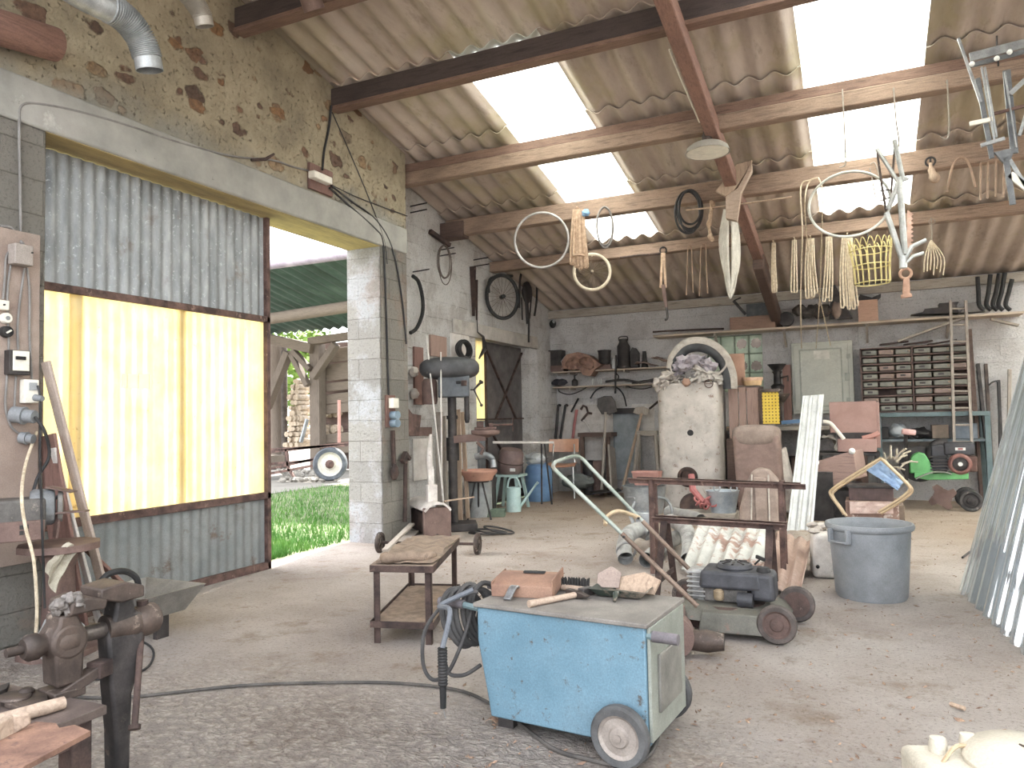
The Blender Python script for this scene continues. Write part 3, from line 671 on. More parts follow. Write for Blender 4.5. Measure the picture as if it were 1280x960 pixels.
cable('thin taut wire from the junction box to the set back wall', [W(416, 232, .05), W(450, 248), W(509, 270)], .005, CABB)
# stove pipes hanging top left
def elbow(label, P, r, ribs, mat, cut=None):
    t = thing('stove_pipe', label, 'pipe', P[-1]); S = spl(P, 10); n = len(S); i0, i1 = int(n*ribs[0]), int(n*ribs[1])
    m = MB(); m.tube(S[:i0+1], r, 20, caps=False); m.put('pipe', mat, t)
    m = MB(); R = [V(p) for p in S[i0:i1+1]]; Q = []; rr = []
    for k in range(len(R)-1):
        for f in (0, .25, .5, .75): Q.append(R[k].lerp(R[k+1], f)); rr.append(r*(1+(.08 if f in (.25, .5) else -.06)))
    m.tube(Q, rr, 20, caps=False); m.put('pleated_bend', mat, t)
    m = MB(); e = S[i1:]; m.tube(e, r*.98, 20, caps=False); m.tube(e[::-1], r*.93, 20, caps=False)
    m.ring(e[-1], r*.955, r*.03, e[-1]-e[-2], 20, 5); m.put('collar', mat, t)
XD = -3.6
elbow('silver stove pipe with a pleated elbow, hung before the stone gable', [X_(20, -60, XD), X_(90, -14, XD), X_(118, 2, XD), X_(150, 18, XD), X_(172, 42, XD), X_(183, 68, XD), X_(187, 88, XD)], .075, (.42, .86), ZINC)
elbow('pale stove pipe end with pleats pointing down, between the silver pipe and the rusty one', [X_(205, -40, -3.6), X_(228, -14, -3.6), X_(243, 3, -3.6), X_(252, 18, -3.6), X_(256, 33, -3.6)], .057, (.1, .8), worn('pale_pipe', 'a39a8c', 'bcb3a5', .5, .4, 6, '8d7a66', .64))
t = thing('stove_pipe', 'brown rusty pipe end hanging near the first rafter', 'pipe', X_(395, 20, -3.4))
m = MB(); m.tube([X_(380, -25, -3.4), X_(393, 12, -3.4)], .075, 20, caps=False); m.tube([X_(393, 12, -3.4), X_(380, -25, -3.4)], .068, 20, caps=False); m.ring(X_(393, 12, -3.4), .072, .004, X_(393, 12, -3.4)-X_(380, -25, -3.4), 20, 5); m.put('pipe', BROWNB, t)
lg = MB(); a = X_(70, 56, XL+.12); b = X_(-60, 16, XL+.12); lg.tube([b, a], .095, 16); struct('beam', lg, WRAFT)
# ------------------------------------------------------------------ welder cart
class LF: # local frame: origin, x axis angle; p(x,y,z) -> world
    def __init__(s, o, ang): s.o = V(o); s.a = math.radians(ang); s.x = V((math.cos(s.a), math.sin(s.a), 0)); s.y = V((-s.x.y, s.x.x, 0)); s.R = RM('Z', ang)
    def p(s, x, y, z=0.): return s.o+s.x*x+s.y*y+V((0, 0, z))
def wheel(parent, c, axis, r, w, tyre, disc, name='wheel', hubr=.35):
    a = V(axis).normalized()
    m = MB(); m.lathe([(r*.72, -w/2), (r*.92, -w/2), (r, -w*.28), (r, w*.28), (r*.92, w/2), (r*.72, w/2), (r*.72, -w/2)], c, a, 28); ty = m.put(name, tyre, parent)
    m = MB(); m.lathe([(0, -w*.3), (r*.74, -w*.36), (r*.74, w*.36), (r*.66, w*.34), (r*.6, w*.2), (r*.36, w*.26), (r*.3, w*.45), (r*.12, w*.5), (r*.12, w*.62), (0, w*.64)], c, a, 28); m.put('hub', disc, ty)
    return ty
L = LF((-1.385, 2.6, 0), math.degrees(math.atan2(-.06, .68)))
t = thing('welding_machine', 'blue wheeled welding machine with hand tools lying on its lid', 'welder', L.p(.34, .2))
m = MB(); wq, dq = .685, .4
prof = [(0, .47), (0, .345), (.045, .12), (.055, .06), (wq, .06), (wq, .47)]
m.prism([L.p(x, 0, z) for x, z in prof], L.y*dq); m.put('cabinet', BLUEP, t, bevel=.006)
m = MB(); m.quad8([L.p(wq+.001, .012, .08), L.p(wq+.014, .012, .08), L.p(wq+.014, dq-.012, .08), L.p(wq+.001, dq-.012, .08)], [L.p(wq+.001, .012, .47), L.p(wq+.014, .012, .47), L.p(wq+.014, dq-.012, .47), L.p(wq+.001, dq-.012, .47)]); m.put('rear_panel', worn('welder_grey_green', '73776c', '8b8f83', .6, 0, 4, '6a6258', .66), t, bevel=.003)
m = MB(); m.box(L.p(wq+.018, .2, .26), (.012, .24, .2), L.R)
m.put('vent_grille', worn('vent_dark', '5d5a52', '77736a', .7), t, bevel=.004)
m = MB(); m.quad8([L.p(-.012, -.012, .47), L.p(wq+.012, -.012, .47), L.p(wq+.012, dq+.012, .47), L.p(-.012, dq+.012, .47)], [L.p(-.012, -.012, .487), L.p(wq+.012, -.012, .487), L.p(wq+.012, dq+.012, .487), L.p(-.012, dq+.012, .487)]); m.put('lid', worn('welder_lid_grey', '625b54', '7d756c', .7, 0, 5, '4f4a45', .64), t, bevel=.004)
for y in (-.04, .44): wheel(t, L.p(.6, y, .105), L.y*-1 if y < 0 else L.y, .105, .045, worn('grey_tyre', '3d3d3e', '5a5a5a', .8, 0, 8, '8a837a', .64), worn('wheel_disc', '7f7268', '9a8d81', .6, .2, 8, '7a5a48', .63))
m = MB(); m.tube([L.p(.6, -.05, .105), L.p(.6, .45, .105)], .012); m.put('axle', IRON, t)
m = MB(); m.bb(L.p(.05, .06, 0), L.p(.09, .34, .06)); m.put('foot', IRON, t)
GRIP = worn('grip_rubber', '4d474a', '686065', .8, 0, 8)
for y in (.0,):
    m = MB(); m.tube([L.p(-.01, .03, .455), L.p(-.09, .03, .462)], .013); a = m.put('handle', TEAL, t); m = MB(); m.tube([L.p(-.08, .03, .462), L.p(-.2, .03, .465)], [.018, .017], 14); m.put('grip', GRIP, a)
    m = MB(); m.tube([L.p(-.01, .36, .455), L.p(-.09, .36, .462)], .013); a = m.put('handle', TEAL, t); m = MB(); m.tube([L.p(-.08, .36, .462), L.p(-.17, .36, .465)], [.018, .017], 14); m.put('grip', GRIP, a)
    m = MB(); m.tube([L.p(wq+.0, .02, .44), L.p(wq+.03, .02, .44)], .013); a = m.put('handle', TEAL, t); m = MB(); m.tube([L.p(wq+.02, .02, .44), L.p(wq+.11, .02, .44)], .019, 14); m.put('grip', GRIP, a)
# its coiled torch lead
t = thing('torch_cable', 'coiled grey welding torch lead hung on the welder grip', 'cable', L.p(-.12, .1, .0))
m = MB(); P = []
for i in range(7):
    for k in range(10):
        q = 2*PI*k/10+.4; rx = .085+.02*((i*37 % 7)/7); rz = .1+.022*((i*53 % 5)/5)
        P.append(L.p(-.135+.012*i-.02*math.sin(q)+.05*math.cos(q)*.5, .06+.02*i+rx*math.cos(q)*.8, .455-.02*(i % 3)*.4-rz*.45+rz*math.sin(q)))
m.tube(spl(P, 3), .011, 7); m.put('coil', worn('lead_grey', '302e2e', '4c4947', .8, 0, 6), t)
m = MB(); m.tube(spl([L.p(-.06, .1, .5), L.p(-.15, .02, .47), L.p(-.235, -.02, .36), L.p(-.25, -.02, .22), L.p(-.21, -.01, .16), L.p(-.14, .0, .2), L.p(-.09, .04, .33), L.p(-.08, .08, .42)], 8), .008, 7); m.tube(spl([L.p(.0, .02, .24), L.p(-.06, .0, .2), L.p(-.13, .0, .19), L.p(-.17, .02, .22)], 6), .008, 7); m.put('loop', worn('lead_grey', '', ''), t)
tp = Y_(553, 810, 2.42); m = MB(); m.tube(spl([L.p(-.05, .05, .52), L.p(-.14, -.05, .47), tp+V((.0, .06, .12)), tp+V((0, 0, .0))], 8), .01, 8); m.put('lead', worn('lead_blue_grey', '4a4e55', '62676f', .7), t)
te = Y_(554, 885, 2.42); m = MB(); dd = te-tp
R_ = []
rr = []
for i in range(13): R_ += [tp+dd*(i/20), tp+dd*((i+.5)/20)]; rr += [.019, .0165]
m.tube(R_, rr, 12); m.tube([tp+dd*.63, tp+dd], [.013, .011], 12); m.put('torch_grip', BLACK, t, label='black ribbed torch grip')
m = MB(); m.tube([te, Y_(557, 898, 2.42)], .0015, 5); m.put('wire_tip', STEEL, t)
# things lying on the welder
zt = .488
t = thing('welding_mask', 'brown flat hand held welding shield on the welder lid', 'welding mask', L.p(.12, .2, zt))
m = MB(); q = RM('Z', 8); mc = Z_(660, 727, .53)
m.sheet(lambda u, v: mc+q @ V(((u-.5)*.25, (v-.5)*.19, .012*math.sin(PI*v)+.02*(v))), 8, 8, .008)
m.bar(mc+q @ V((.125, -.095, -.005)), mc+q @ V((.125, .095, .012)), .006, .07); m.bar(mc+q @ V((-.125, -.095, -.02)), mc+q @ V((.125, -.095, -.02)), .006, .045)
m.bar(mc+q @ V((-.125, -.095, -.01)), mc+q @ V((-.125, .095, .006)), .006, .05)
m.put('shield', worn('leatherboard', '74492f', '94643f', .7, 0, 6, '61453a', .63), t, bevel=.002)
m = MB(); m.box(mc+q @ V((.02, .03, .034)), (.09, .022, .006), q); m.put('viewing_window', BLACK, t)
m = MB(); a = Z_(636, 748, .492); m.sheet(lambda u, v: (mc+q @ V((-.02, -.09, -.005))).lerp(a+V((-.0, -.02, 0)), u)+V(((v-.5)*.032, 0, .03*math.sin(u*PI)*(1-u)-.0)), 10, 2, .01); m.put('handle', STEEL, t, bevel=.003)
t = thing('wire_brush', 'black bristled brush lying upturned behind the hammers on the welder', 'brush', Z_(715, 730, zt))
a = Z_(688, 733, zt+.012); b = Z_(736, 736, zt+.012); m = MB(); m.bar(a, b, .035, .014); m.put('block', WDARK, t, bevel=.004)
m = MB()
for i in range(14):
    for j in range(3):
        c = a.lerp(b, (i+.5)/14)+V((0, (j-1)*.011, .007)); m.cyl(c, c+V((random.uniform(-.004, .004), random.uniform(-.004, .004), .034)), .005, .003, 5)
m.put('bristles', BLACK, t)
def hammer(label, h0, h1, hd, r, L_, mat=IRONB):
    t = thing('hammer', label, 'hammer', h0); m = MB(); m.tube([h0, h0.lerp(h1, .5), h1], [r*1.15, r, r*.95], 10); m.put('handle', WTOOL, t)
    m = MB(); a, b = h1-hd*L_/2, h1+hd*L_/2; m.bar(a, h1+hd*.01, r*2.3, r*2.4); m.bar(h1, b, r*2.3, r*2.4, h2=r*.5); m.put('head', mat, t, bevel=.003)
hammer('hammer with pale handle and narrow head on the welder front edge', Z_(661, 755, zt+.012), Z_(722, 743, zt+.014), V((.8, -.35, 0)).normalized(), .012, .11)
hammer('hammer with dark square head lying behind the pale one', Z_(687, 732, zt+.012), Z_(736, 738, zt+.016), V((.35, .9, 0)).normalized(), .013, .1, IRON)
t = thing('dustpan', 'dark green flat dustpan with wooden bits on the welder', 'dustpan', Z_(780, 745, zt))
pc = Z_(779, 742, zt+.006); m = MB()
tray(m, pc, (.23, .17), (.17, .12), .028, .005); m.put('pan', worn('dark_green_enamel', '1f2a22', '2f3d33', .45, 0, 6, '7b6a58', .52), t)
m = MB(); m.tube([pc+V((.0, -.06, .012)), pc+V((.0, -.1, .02)), pc+V((.005, -.13, .0))], [.014, .012, .006], 10); m.put('handle', worn('dark_green_enamel', '', ''), t)
for i, (lab, c, ax_, s) in enumerate((('upright torn brown cardboard scrap in the dustpan', pc+V((-.07, .04, .05)), 'X', (.1, .01, .1)), ('pale split wood piece leaning in the dustpan', pc+V((.05, .05, .035)), 'X', (.13, .012, .05)))):
    m = MB(); R = RM('Z', 12 if i == 0 else -8) @ RM(ax_, -22 if i == 0 else -30); m.prism([c+R @ V((y, -s[1]/2, z)) if i == 0 else c+R @ V((y*1.8, -s[1]/2, z)) for y, z in ((-.05, -.04), (.04, -.04), (.05, .02), (.01, .045), (-.045, .015))], R @ V((0, s[1], 0))); one(('cardboard_scrap', 'wood_scrap')[i], m, (SUEDE, WPLANK)[i], lab, 'scrap')
cable('long black cable across the floor from the vise under the welder', [Z_(*p, .008) for p in ((70, 815), (95, 805), (150, 795), (188, 808), (188, 830), (160, 845), (110, 850), (80, 858))], .006, CABB, name='power_cable')
cable('black cable on the floor running from the bench leg to the welder', [Z_(*p, .009) for p in ((60, 868), (150, 872), (300, 857), (420, 853), (500, 854), (570, 862), (610, 878), (632, 895), (650, 905), (690, 935), (730, 948), (785, 957), (815, 940), (826, 905), (829, 885))], .007, worn('floor_cable', '3a3633', '5c554f', .8), name='power_cable')
# ------------------------------------------------------------------ steel side table
T0, TX, TY = V((-2.44, 3.36, 0)), V((.34, .09, 0)), V((-.32, .86, 0)); TH = .42
def tp_(u, v, z): return T0+TX*u+TY*v+V((0, 0, z))
t = thing('steel_table', 'small brown steel side table with lower shelf, behind the welder', 'table', tp_(.5, .5, 0))
for u, v in ((.04, .02), (.96, .02), (.04, .98), (.96, .98)):
    m = MB(); m.angle(tp_(u, v, 0), tp_(u, v, TH), TX*(1 if u < .5 else -1), TY*(1 if v < .5 else -1), .035, .006); m.put('leg', RUSTD, t)
def rim(mb, z, h, th=.006):
    for a, b in (((0, 0), (1, 0)), ((1, 0), (1, 1)), ((1, 1), (0, 1)), ((0, 1), (0, 0))): mb.bar(tp_(*a, z), tp_(*b, z), th, h)
m = MB(); rim(m, TH-.018, .036); m.put('top_frame', RUSTD, t)
m = MB(); m.quad8([tp_(0, 0, TH-.01), tp_(1, 0, TH-.01), tp_(1, 1, TH-.01), tp_(0, 1, TH-.01)], [tp_(0, 0, TH+.002), tp_(1, 0, TH+.002), tp_(1, 1, TH+.002), tp_(0, 1, TH+.002)]); m.put('tabletop', PLYD, t)
m = MB(); rim(m, .105, .035); m.put('shelf_frame', RUSTD, t)
m = MB(); m.quad8([tp_(.02, .01, .1), tp_(.98, .01, .1), tp_(.98, .99, .1), tp_(.02, .99, .1)], [tp_(.02, .01, .112), tp_(.98, .01, .112), tp_(.98, .99, .112), tp_(.02, .99, .112)]); m.put('shelf', SACK, t)
def clothfn(u, v):
    p = tp_(.08+.92*u+.05*math.sin(v*9), .02+.96*v, TH+.012+.012*mnoise.noise(V((u*4, v*8, 1)))+.012*abs(math.sin(u*8+v*3))*.6)
    return p
m = MB(); m.sheet(clothfn, 22, 34, .006); one('sack_cloth', m, SACK, 'brown burlap sack spread over the small steel table', 'sack', ang=80)
m = MB(); a, b = tp_(.25, .02, TH+.035), tp_(.85, .1, TH+.035)
m.tube(spl([a+V((-.06, .08, .0)), a, a.lerp(b, .5)+V((0, .0, .008)), b, b+V((.01, .06, .0))], 5), [.02]*3+[.028]*15+[.02]*3, 10); one('rolled_sack', m, SACK, 'rolled burlap fold on the near end of the steel table', 'sack', ang=80)
# ------------------------------------------------------------------ hacksaw cart by the pillar
L = LF((-3.83, 6.4, 0), math.degrees(math.atan2(.55, -.58)))
t = thing('saw_trolley', 'dusty red machine box on two small iron wheels by the pillar', 'saw', L.p(.35, 0))
m = MB(); m.quad8([L.p(0, -.14, .02), L.p(0, .14, .02), L.p(.06, .14, .02), L.p(.06, -.14, .02)], [L.p(0, -.14, .33), L.p(0, .14, .33), L.p(.06, .14, .33), L.p(.06, -.14, .33)]); m.put('end_plate', BROWNB, t, bevel=.01)
m = MB(); m.quad8([L.p(.7, -.13, .02), L.p(.7, .13, .02), L.p(.74, .13, .02), L.p(.74, -.13, .02)], [L.p(.7, -.13, .37), L.p(.7, .13, .37), L.p(.74, .13, .37), L.p(.74, -.13, .37)]); m.put('end_plate', WHITEP, t, bevel=.008)
m = MB(); m.quad8([L.p(.06, -.1, .05), L.p(.06, .1, .05), L.p(.7, .1, .05), L.p(.7, -.1, .05)], [L.p(.06, -.1, .26), L.p(.06, .1, .26), L.p(.7, .1, .26), L.p(.7, -.1, .26)]); m.put('body', RUSTD, t, bevel=.01)
DUSTW = worn('white_dust', 'b5aaa2', 'd2c8bf', .9, 0, 9, '8a786d', .62)
m = MB(); m.sheet(lambda u, v: L.p(-.01+.72*u, .15*math.sin((v-.5)*2.2), .27+.1*math.cos((v-.5)*2.6)+.012*mnoise.noise(V((u*5, v*5, 0)))), 14, 10, .02); m.put('bed', DUSTW, t)
m = MB(); m.box(L.p(.22, 0, .45), (.09, .1, .18), L.R); m.box(L.p(.24, .0, .62), (.05, .06, .2), L.R); m.put('pillar', DUSTW, t, bevel=.006)
m = MB(); m.tube([L.p(.24, 0, .55), L.p(.25, .01, .8), L.p(.22, 0, 1.05)], [.03, .035, .015], 10); m.put('saw_arm', DUSTW, t)
m = MB(); m.bar(L.p(.1, -.1, .38), L.p(.12, -.42, .4), .03, .012); m.put('side_bar', WPLANK, t)
for i, (x, y) in enumerate(((475, 690), (597, 692))):
    c = Z_(x, y-12, .09); wheel(t, c, V((.97, .25, 0)), .095, .04, IRONB, IRONB)
m = MB(); m.tube([Z_(475, 678, .09), Z_(597, 680, .09)], .012); m.tube([Z_(540, 679, .09), L.p(.02, 0, .06)], .015); m.put('axle', RUSTD, t)
m = MB(); m.bar(Z_(481, 688, .1), Z_(515, 655, .16), .05, .02); m.put('drawbar', WGREY, t)
lean('pale short board lying beside the saw trolley axle', Z_(492, 690, .03), Z_(517, 664, .06), .12, .02, WGREY, name='short_board', cat='board', side=(0, 0, 1))
# ------------------------------------------------------------------ pillar drill
dc = V((-4.06, 7.12, 0)); L = LF(dc, math.degrees(math.atan2(.3, .5)))
DRG = worn('drill_grey', '3c3d40', '565658', .55, .3, 6, '8a7b6e', .64)
t = thing('drill_press', 'tall dark grey drill press with rounded belt cover', 'drill press', dc)
m = MB(); m.box(L.p(0, 0, .04), (.5, .34, .08), L.R); m.put('base', IRON, t, bevel=.01)
m = MB(); m.cyl(L.p(0, 0, .06), L.p(0, 0, 1.66), .048, n=20); m.put('column', IRON, t)
for za, zb_, r_ in ((.75, 1.0, .07), (1.2, 1.24, .062)): m = MB(); m.cyl(L.p(0, 0, za), L.p(0, 0, zb_), r_, n=20); m.put('collar', IRON, t)
hc = Y_(560, 461, 7.15); hz = hc.z
m = MB(); out = []
for k in range(24):
    q = 2*PI*k/24; r_ = .12; out.append((math.copysign(.2, math.cos(q))*(1 if abs(math.cos(q)) > .01 else 0)+r_*math.cos(q), r_*1.35*math.sin(q)))
for _ in (0,): m.ell(L.p(-.02, 0, hz), (.33, .17, .125), L.R, 28, 14, p=.72)
m.put('belt_cover', DRG, t)
m = MB(); m.box(L.p(.02, -.02, hz-.2), (.34, .2, .24), L.R); m.put('head', worn('drill_blue_grey', '41464d', '585e64', .55, .2, 6, '8a7b6e', .64), t, bevel=.015)
m = MB(); m.box(L.p(.07, -.13, hz-.16), (.05, .02, .03), L.R); m.put('switch', BLACK, t, bevel=.004)
m = MB(); m.box(L.p(.13, -.13, hz-.17), (.06, .015, .06), L.R); m.put('plate', RUSTD, t, bevel=.003)
m = MB(); m.lathe([(.075, -.14), (.085, -.1), (.085, .1), (.06, .14)], L.p(-.24, 0, hz-.25), (0, 0, 1), 16); m.put('motor', BROWNB, t)
m = MB(); m.cyl(L.p(.16, -.06, hz-.5), L.p(.16, -.06, hz-.3), .028, n=12); m.lathe([(.02, -.1), (.03, -.06), (.03, 0)], L.p(.16, -.06, hz-.5), (0, 0, 1), 12); m.put('chuck', IRON, t)
hb = L.p(.2, -.06, hz-.24)
for k in range(3):
    q = 2*PI*k/3+.6; e = hb+L.x*.12+V((0, 0, .17*math.sin(q)))+L.y*(.14*math.cos(q)); m = MB(); m.tube([hb, hb+L.x*.04, e], .008, 8); m.ell(e, .018, n=8, m=6); m.put('feed_handle', IRON, t)
m = MB(); tz = .98; m.bar(L.p(.02, 0, tz), L.p(.36, -.05, tz+.02), .14, .08); m.lathe([(.02, -.06), (.15, -.02), (.16, .0), (.16, .025), (0, .025)], L.p(.36, -.05, tz+.07), (0, 0, 1), 20); m.tube([L.p(.26, -.1, tz-.03), L.p(.33, -.1, tz-.1), L.p(.3, -.1, tz-.17)], .02, 8); m.put('drill_table', BROWNB, t, bevel=.004)
t = thing('machine_vise', 'rusty machine vise sitting on the pillar drill table', 'vise', L.p(.36, -.05, tz+.098))
b0 = L.p(.36, -.05, tz+.098); m = MB(); m.box(b0+V((0, 0, .015)), (.24, .09, .03), L.R); m.put('base', RUST, t, bevel=.004)
m = MB(); m.box(b0+L.x*-.06+V((0, 0, .06)), (.07, .1, .06), L.R); m.put('fixed_jaw', RUST, t, bevel=.004); m = MB(); m.box(b0+L.x*.06+V((0, 0, .05)), (.05, .09, .04), L.R); m.put('moving_jaw', RUST, t, bevel=.004)
m = MB(); m.tube([b0+L.x*.06+V((0, 0, .05)), b0+L.x*.3+V((0, 0, .05))], .011, 8); m.tube([b0+L.x*.3+V((0, 0, -.02)), b0+L.x*.3+V((0, 0, .12))], .006, 6); m.put('screw', RUST, t)
# poles leaning in front of the drill
lean('longer white rod leaning in front of the drill press', V((-3.94, 6.7, .36)), Y_(533, 420, 6.95), .016, .016, WHITEP, name='rod', cat='rod')
lean('shorter white rod leaning in front of the drill press', Y_(552, 620, 6.75), Y_(551, 440, 6.95), .014, .014, WHITEP, name='rod', cat='rod')
for i, (x0, y0, x1, y1, w_, lab, mt) in enumerate(((549, 655, 549, 515, .09, 'grey weathered plank standing behind the white rods', WGREY), (558, 655, 555, 520, .05, 'narrow grey plank beside the drill column', WGREY), (575, 650, 572, 512, .07, 'pale plank leaning behind the drill press table', WPLANK), (585, 648, 578, 515, .05, 'brown batten leaning against the pale plank by the drill', WPLANK))):
    lean(lab, Y_(x0, y0, 7.45+.12*i), Y_(x1, y1, 7.6+.12*i), .02, w_, mt, side=(1, 0, 0))
# ------------------------------------------------------------------ rusty trestles
def trestle_low():
    t = thing('steel_trestle', 'low rusty steel trestle with splayed legs behind the mower', 'trestle', (-.92, 5.15, 0))
    xa, xb, z = -1.34, -.47, .5; y0 = 5.15
    for s in (-1, 1):
        m = MB(); m.angle((xa, y0+s*.03, z), (xb, y0+s*.03, z-.015), (0, s, 0), (0, 0, -1), .04, .006); m.put('rail', RUST, t)
        for x in (-1.26, -.57):
            m = MB(); m.bar((x, y0+s*.035, z-.03), (x-.01, y0+s*.26, 0), .045, .012, up=(0, 1, 0)); m.put('leg', RUSTD, t)
    for x in (-1.26, -.57):
        m = MB(); m.bar((x, y0-.2, .1), (x, y0+.2, .1), .01, .035); m.put('crossbar', RUSTD, t)
def trestle_high():
    t = thing('steel_trestle', 'taller rusty steel trestle with tube posts and long top rail', 'trestle', (-1.0, 5.72, 0))
    y0 = 5.7; a, b = Y_(790, 597, 5.68), Y_(1004, 604, 5.72); z = a.z
    for s in (-1, 1):
        m = MB(); m.angle((a.x+.02*s, y0+s*.04, z), (b.x-.02*s, y0+s*.04, b.z), (0, s, 0), (0, 0, -1), .04, .006); m.put('rail', RUST, t)
        for x in (Y_(817, 640, y0).x, Y_(978, 640, y0).x):
            m = MB(); m.tube([(x, y0+s*.055, z-.01), (x, y0+s*.07, .0)], .02, 10); m.put('post', RUST, t)
    for x in (Y_(817, 640, y0).x, Y_(978, 640, y0).x):
        m = MB(); m.bar((x, y0-.06, z-.22), (x, y0+.06, z-.22), .01, .035); m.put('crossbar', RUST, t)
trestle_low(); trestle_high()
# corrugated fragments under the trestles
def frag(label, p00, p10, p01, p11, n, amp, mat):
    m = MB(); p00, p10, p01, p11 = map(V, (p00, p10, p01, p11)); nn = (p10-p00).cross(p01-p00).normalized()
    m.sheet(lambda u, v: (p00.lerp(p10, u)).lerp(p01.lerp(p11, u), v)+nn*(amp*math.sin(2*PI*n*u+.5))+V((0, 0, .012*mnoise.noise(V((u*9, v*2, 3))))), n*8, 6, .009); one('roof_sheet_fragment', m, mat, label, 'roof sheet')
frag('cream and rusty corrugated sheet piece propped under the trestles', Z_(853, 714, .03), Z_(945, 742, .03), Z_(874, 655, .27), Z_(968, 657, .27), 6, .018, FIBC)
frag('rust red corrugated sheet piece beside the cream one', Z_(940, 740, .03), Z_(1001, 739, .03), Z_(958, 664, .2), Z_(1014, 676, .2), 4, .016, worn('rusty_fibre_cement', '8f6f5f', 'b08d78', .9, 0, 6, 'c0b4a4', .62, .5))
# loose stove pipes on the floor
def duct(label, P, r, ribs, mat, dark=True):
    P = [V(p) for p in P]
    elbow(label, P, r, ribs, mat)
DUCT = worn('dull_duct', '8d8c8a', 'aeada9', .5, .4, 7, '8a7868', .64)
duct('bent pleated stove pipe with a flange lying before the trestle', [Z_(812, 668, .12), Z_(800, 662, .16), Z_(786, 668, .17), Z_(780, 684, .12), Z_(782, 698, .055)], .065, (.1, .6), DUCT)
m = MB(); c = Z_(783, 688, .11); m.ring(c, .075, .012, (Z_(782, 698, .055)-Z_(780, 684, .12)), 20, 6); one('pipe_flange', m, DUCT, 'round flange ring around the bent stove pipe mouth', 'flange')
duct('short straight stove pipe with dark mouth, beside the bent one', [Z_(845, 672, .08), Z_(832, 680, .08), Z_(820, 690, .075), Z_(808, 700, .07)], .062, (.02, .1), DUCT)
duct('pleated stove pipe bend behind the trestle leg', [Z_(838, 650, .2), Z_(856, 660, .2), Z_(862, 680, .13), Z_(860, 700, .06)], .06, (.1, .75), DUCT)
duct('stove pipe with dark mouth lying behind the mid rail', [Z_(836, 640, .2), Z_(850, 643, .2), Z_(866, 646, .2), Z_(876, 650, .19)], .06, (.02, .06), DUCT)
# ------------------------------------------------------------------ lawn mower
MP = lambda x, y, z=0.: V((x, y, z))
t = thing('lawn_mower', 'old rusty lawn mower with grey engine beside the welder', 'lawn mower', (-.72, 4.35, 0))
DK = worn('mower_deck', '4f4d43', '6e6a5d', .6, .15, 6, '7a5a48', .58)
m = MB()
def deck(u, v):
    x = -1.02+.62*u; y = 4.12+.5*v; e = max(abs(2*u-1), abs(2*v-1))
    z = .155 if e < .82 else .155-(e-.82)/.18*.075
    return V((x, y, z+.01*math.cos(3*u)))
m.sheet(deck, 16, 14, .006); m.put('deck', DK, t)
m = MB(); m.lathe([(.235, .03), (.25, .06), (.25, .12), (.2, .155)], (-.73, 4.37, 0), (0, 0, 1), 28); m.put('housing', RUSTD, t)
m = MB(); m.quad8([(-.84, 4.08, .04), (-.5, 4.1, .04), (-.5, 4.14, .04), (-.84, 4.13, .04)], [(-.82, 4.1, .14), (-.5, 4.12, .14), (-.5, 4.2, .15), (-.82, 4.2, .15)]); m.put('side_chute', DK, t, bevel=.006)
for c, nm in (((-.44, 4.12, .105), 1), ((-.38, 4.6, .105), -1), ((-1.0, 4.1, .1), 1), ((-1.0, 4.62, .1), -1)):
    wheel(t, c, (0, -nm, 0), .1, .045, worn('mower_tyre', '3b3330', '5d5049', .85, 0, 8, '7d6a5c', .6), worn('mower_disc', '4a352d', '68493d', .8, .1, 8, 'a08674', .62))
EN = worn('engine_black', '2e2e33', '46464b', .55, .1, 8, '7d7166', .66)
ec = V((-.72, 4.36, .16))
m = MB(); m.box(ec+V((.03, 0, .125)), (.34, .26, .1), taper=.94); m.put('engine_shroud', EN, t, bevel=.02, seg=3)
m = MB(); m.box(ec+V((.0, .0, .05)), (.24, .2, .1)); m.put('crankcase', worn('engine_block', '57534f', '7a746e', .5, .5, 10, '3a3633', .6), t, bevel=.01)
m = MB(); m.lathe([(.095, 0), (.1, .012), (.09, .03), (.05, .038), (0, .038)], ec+V((.04, .0, .172)), (0, 0, 1), 24); m.put('recoil_cover', EN, t)
m = MB()
for k in range(8):
    q = 2*PI*k/8; m.bar(ec+V((.04+.03*math.cos(q), .03*math.sin(q), .214)), ec+V((.04+.08*math.cos(q), .08*math.sin(q), .207)), .01, .006)
m.put('recoil_slots', IRON, t)
m = MB(); m.lathe([(.035, 0), (.038, .01), (.03, .03), (0, .034)], ec+V((.2, -.06, .17)), (0, 0, 1), 14); m.put('fuel_cap', BLACK, t)
m = MB(); m.box(ec+V((.2, -.03, .1)), (.13, .2, .15), taper=.9); m.put('fuel_tank', EN, t, bevel=.025, seg=3)
m = MB(); m.tube([ec+V((.14, .05, .19)), ec+V((.17, .05, .22))], .006, 6); m.bar(ec+V((.15, .06, .235)), ec+V((.2, .02, .225)), .014, .02); m.put('starter_grip', BLACK, t, bevel=.004)
m = MB()
for k in range(7): m.box(ec+V((-.16, -.03, .0+.026*k)), (.1, .15, .011))
m.box(ec+V((-.15, -.03, .08)), (.07, .1, .18)); m.put('cooling_fins', worn('fin_alloy', '8a8885', 'b0aeab', .45, .6, 8), t, bevel=.003)
m = MB(); m.lathe([(.02, 0), (.028, .01), (.028, .05), (.015, .06)], ec+V((-.03, -.13, .02)), (0, 0, 1), 12); m.put('carburettor', worn('brass_dull', '8a7350', 'a88e66', .5, .5, 10), t)
m = MB(); m.cyl(ec+V((.07, -.13, .03)), ec+V((.15, -.13, .03)), .04, n=14); m.put('exhaust', EN, t)
HT = worn('handle_tube', '5f4838', '866b55', .5, .4, 6, '6f4c38', .55); HG = worn('handle_green', '7c8a7b', 'a5aaa2', .45, .35, 4, '8a7560', .6)
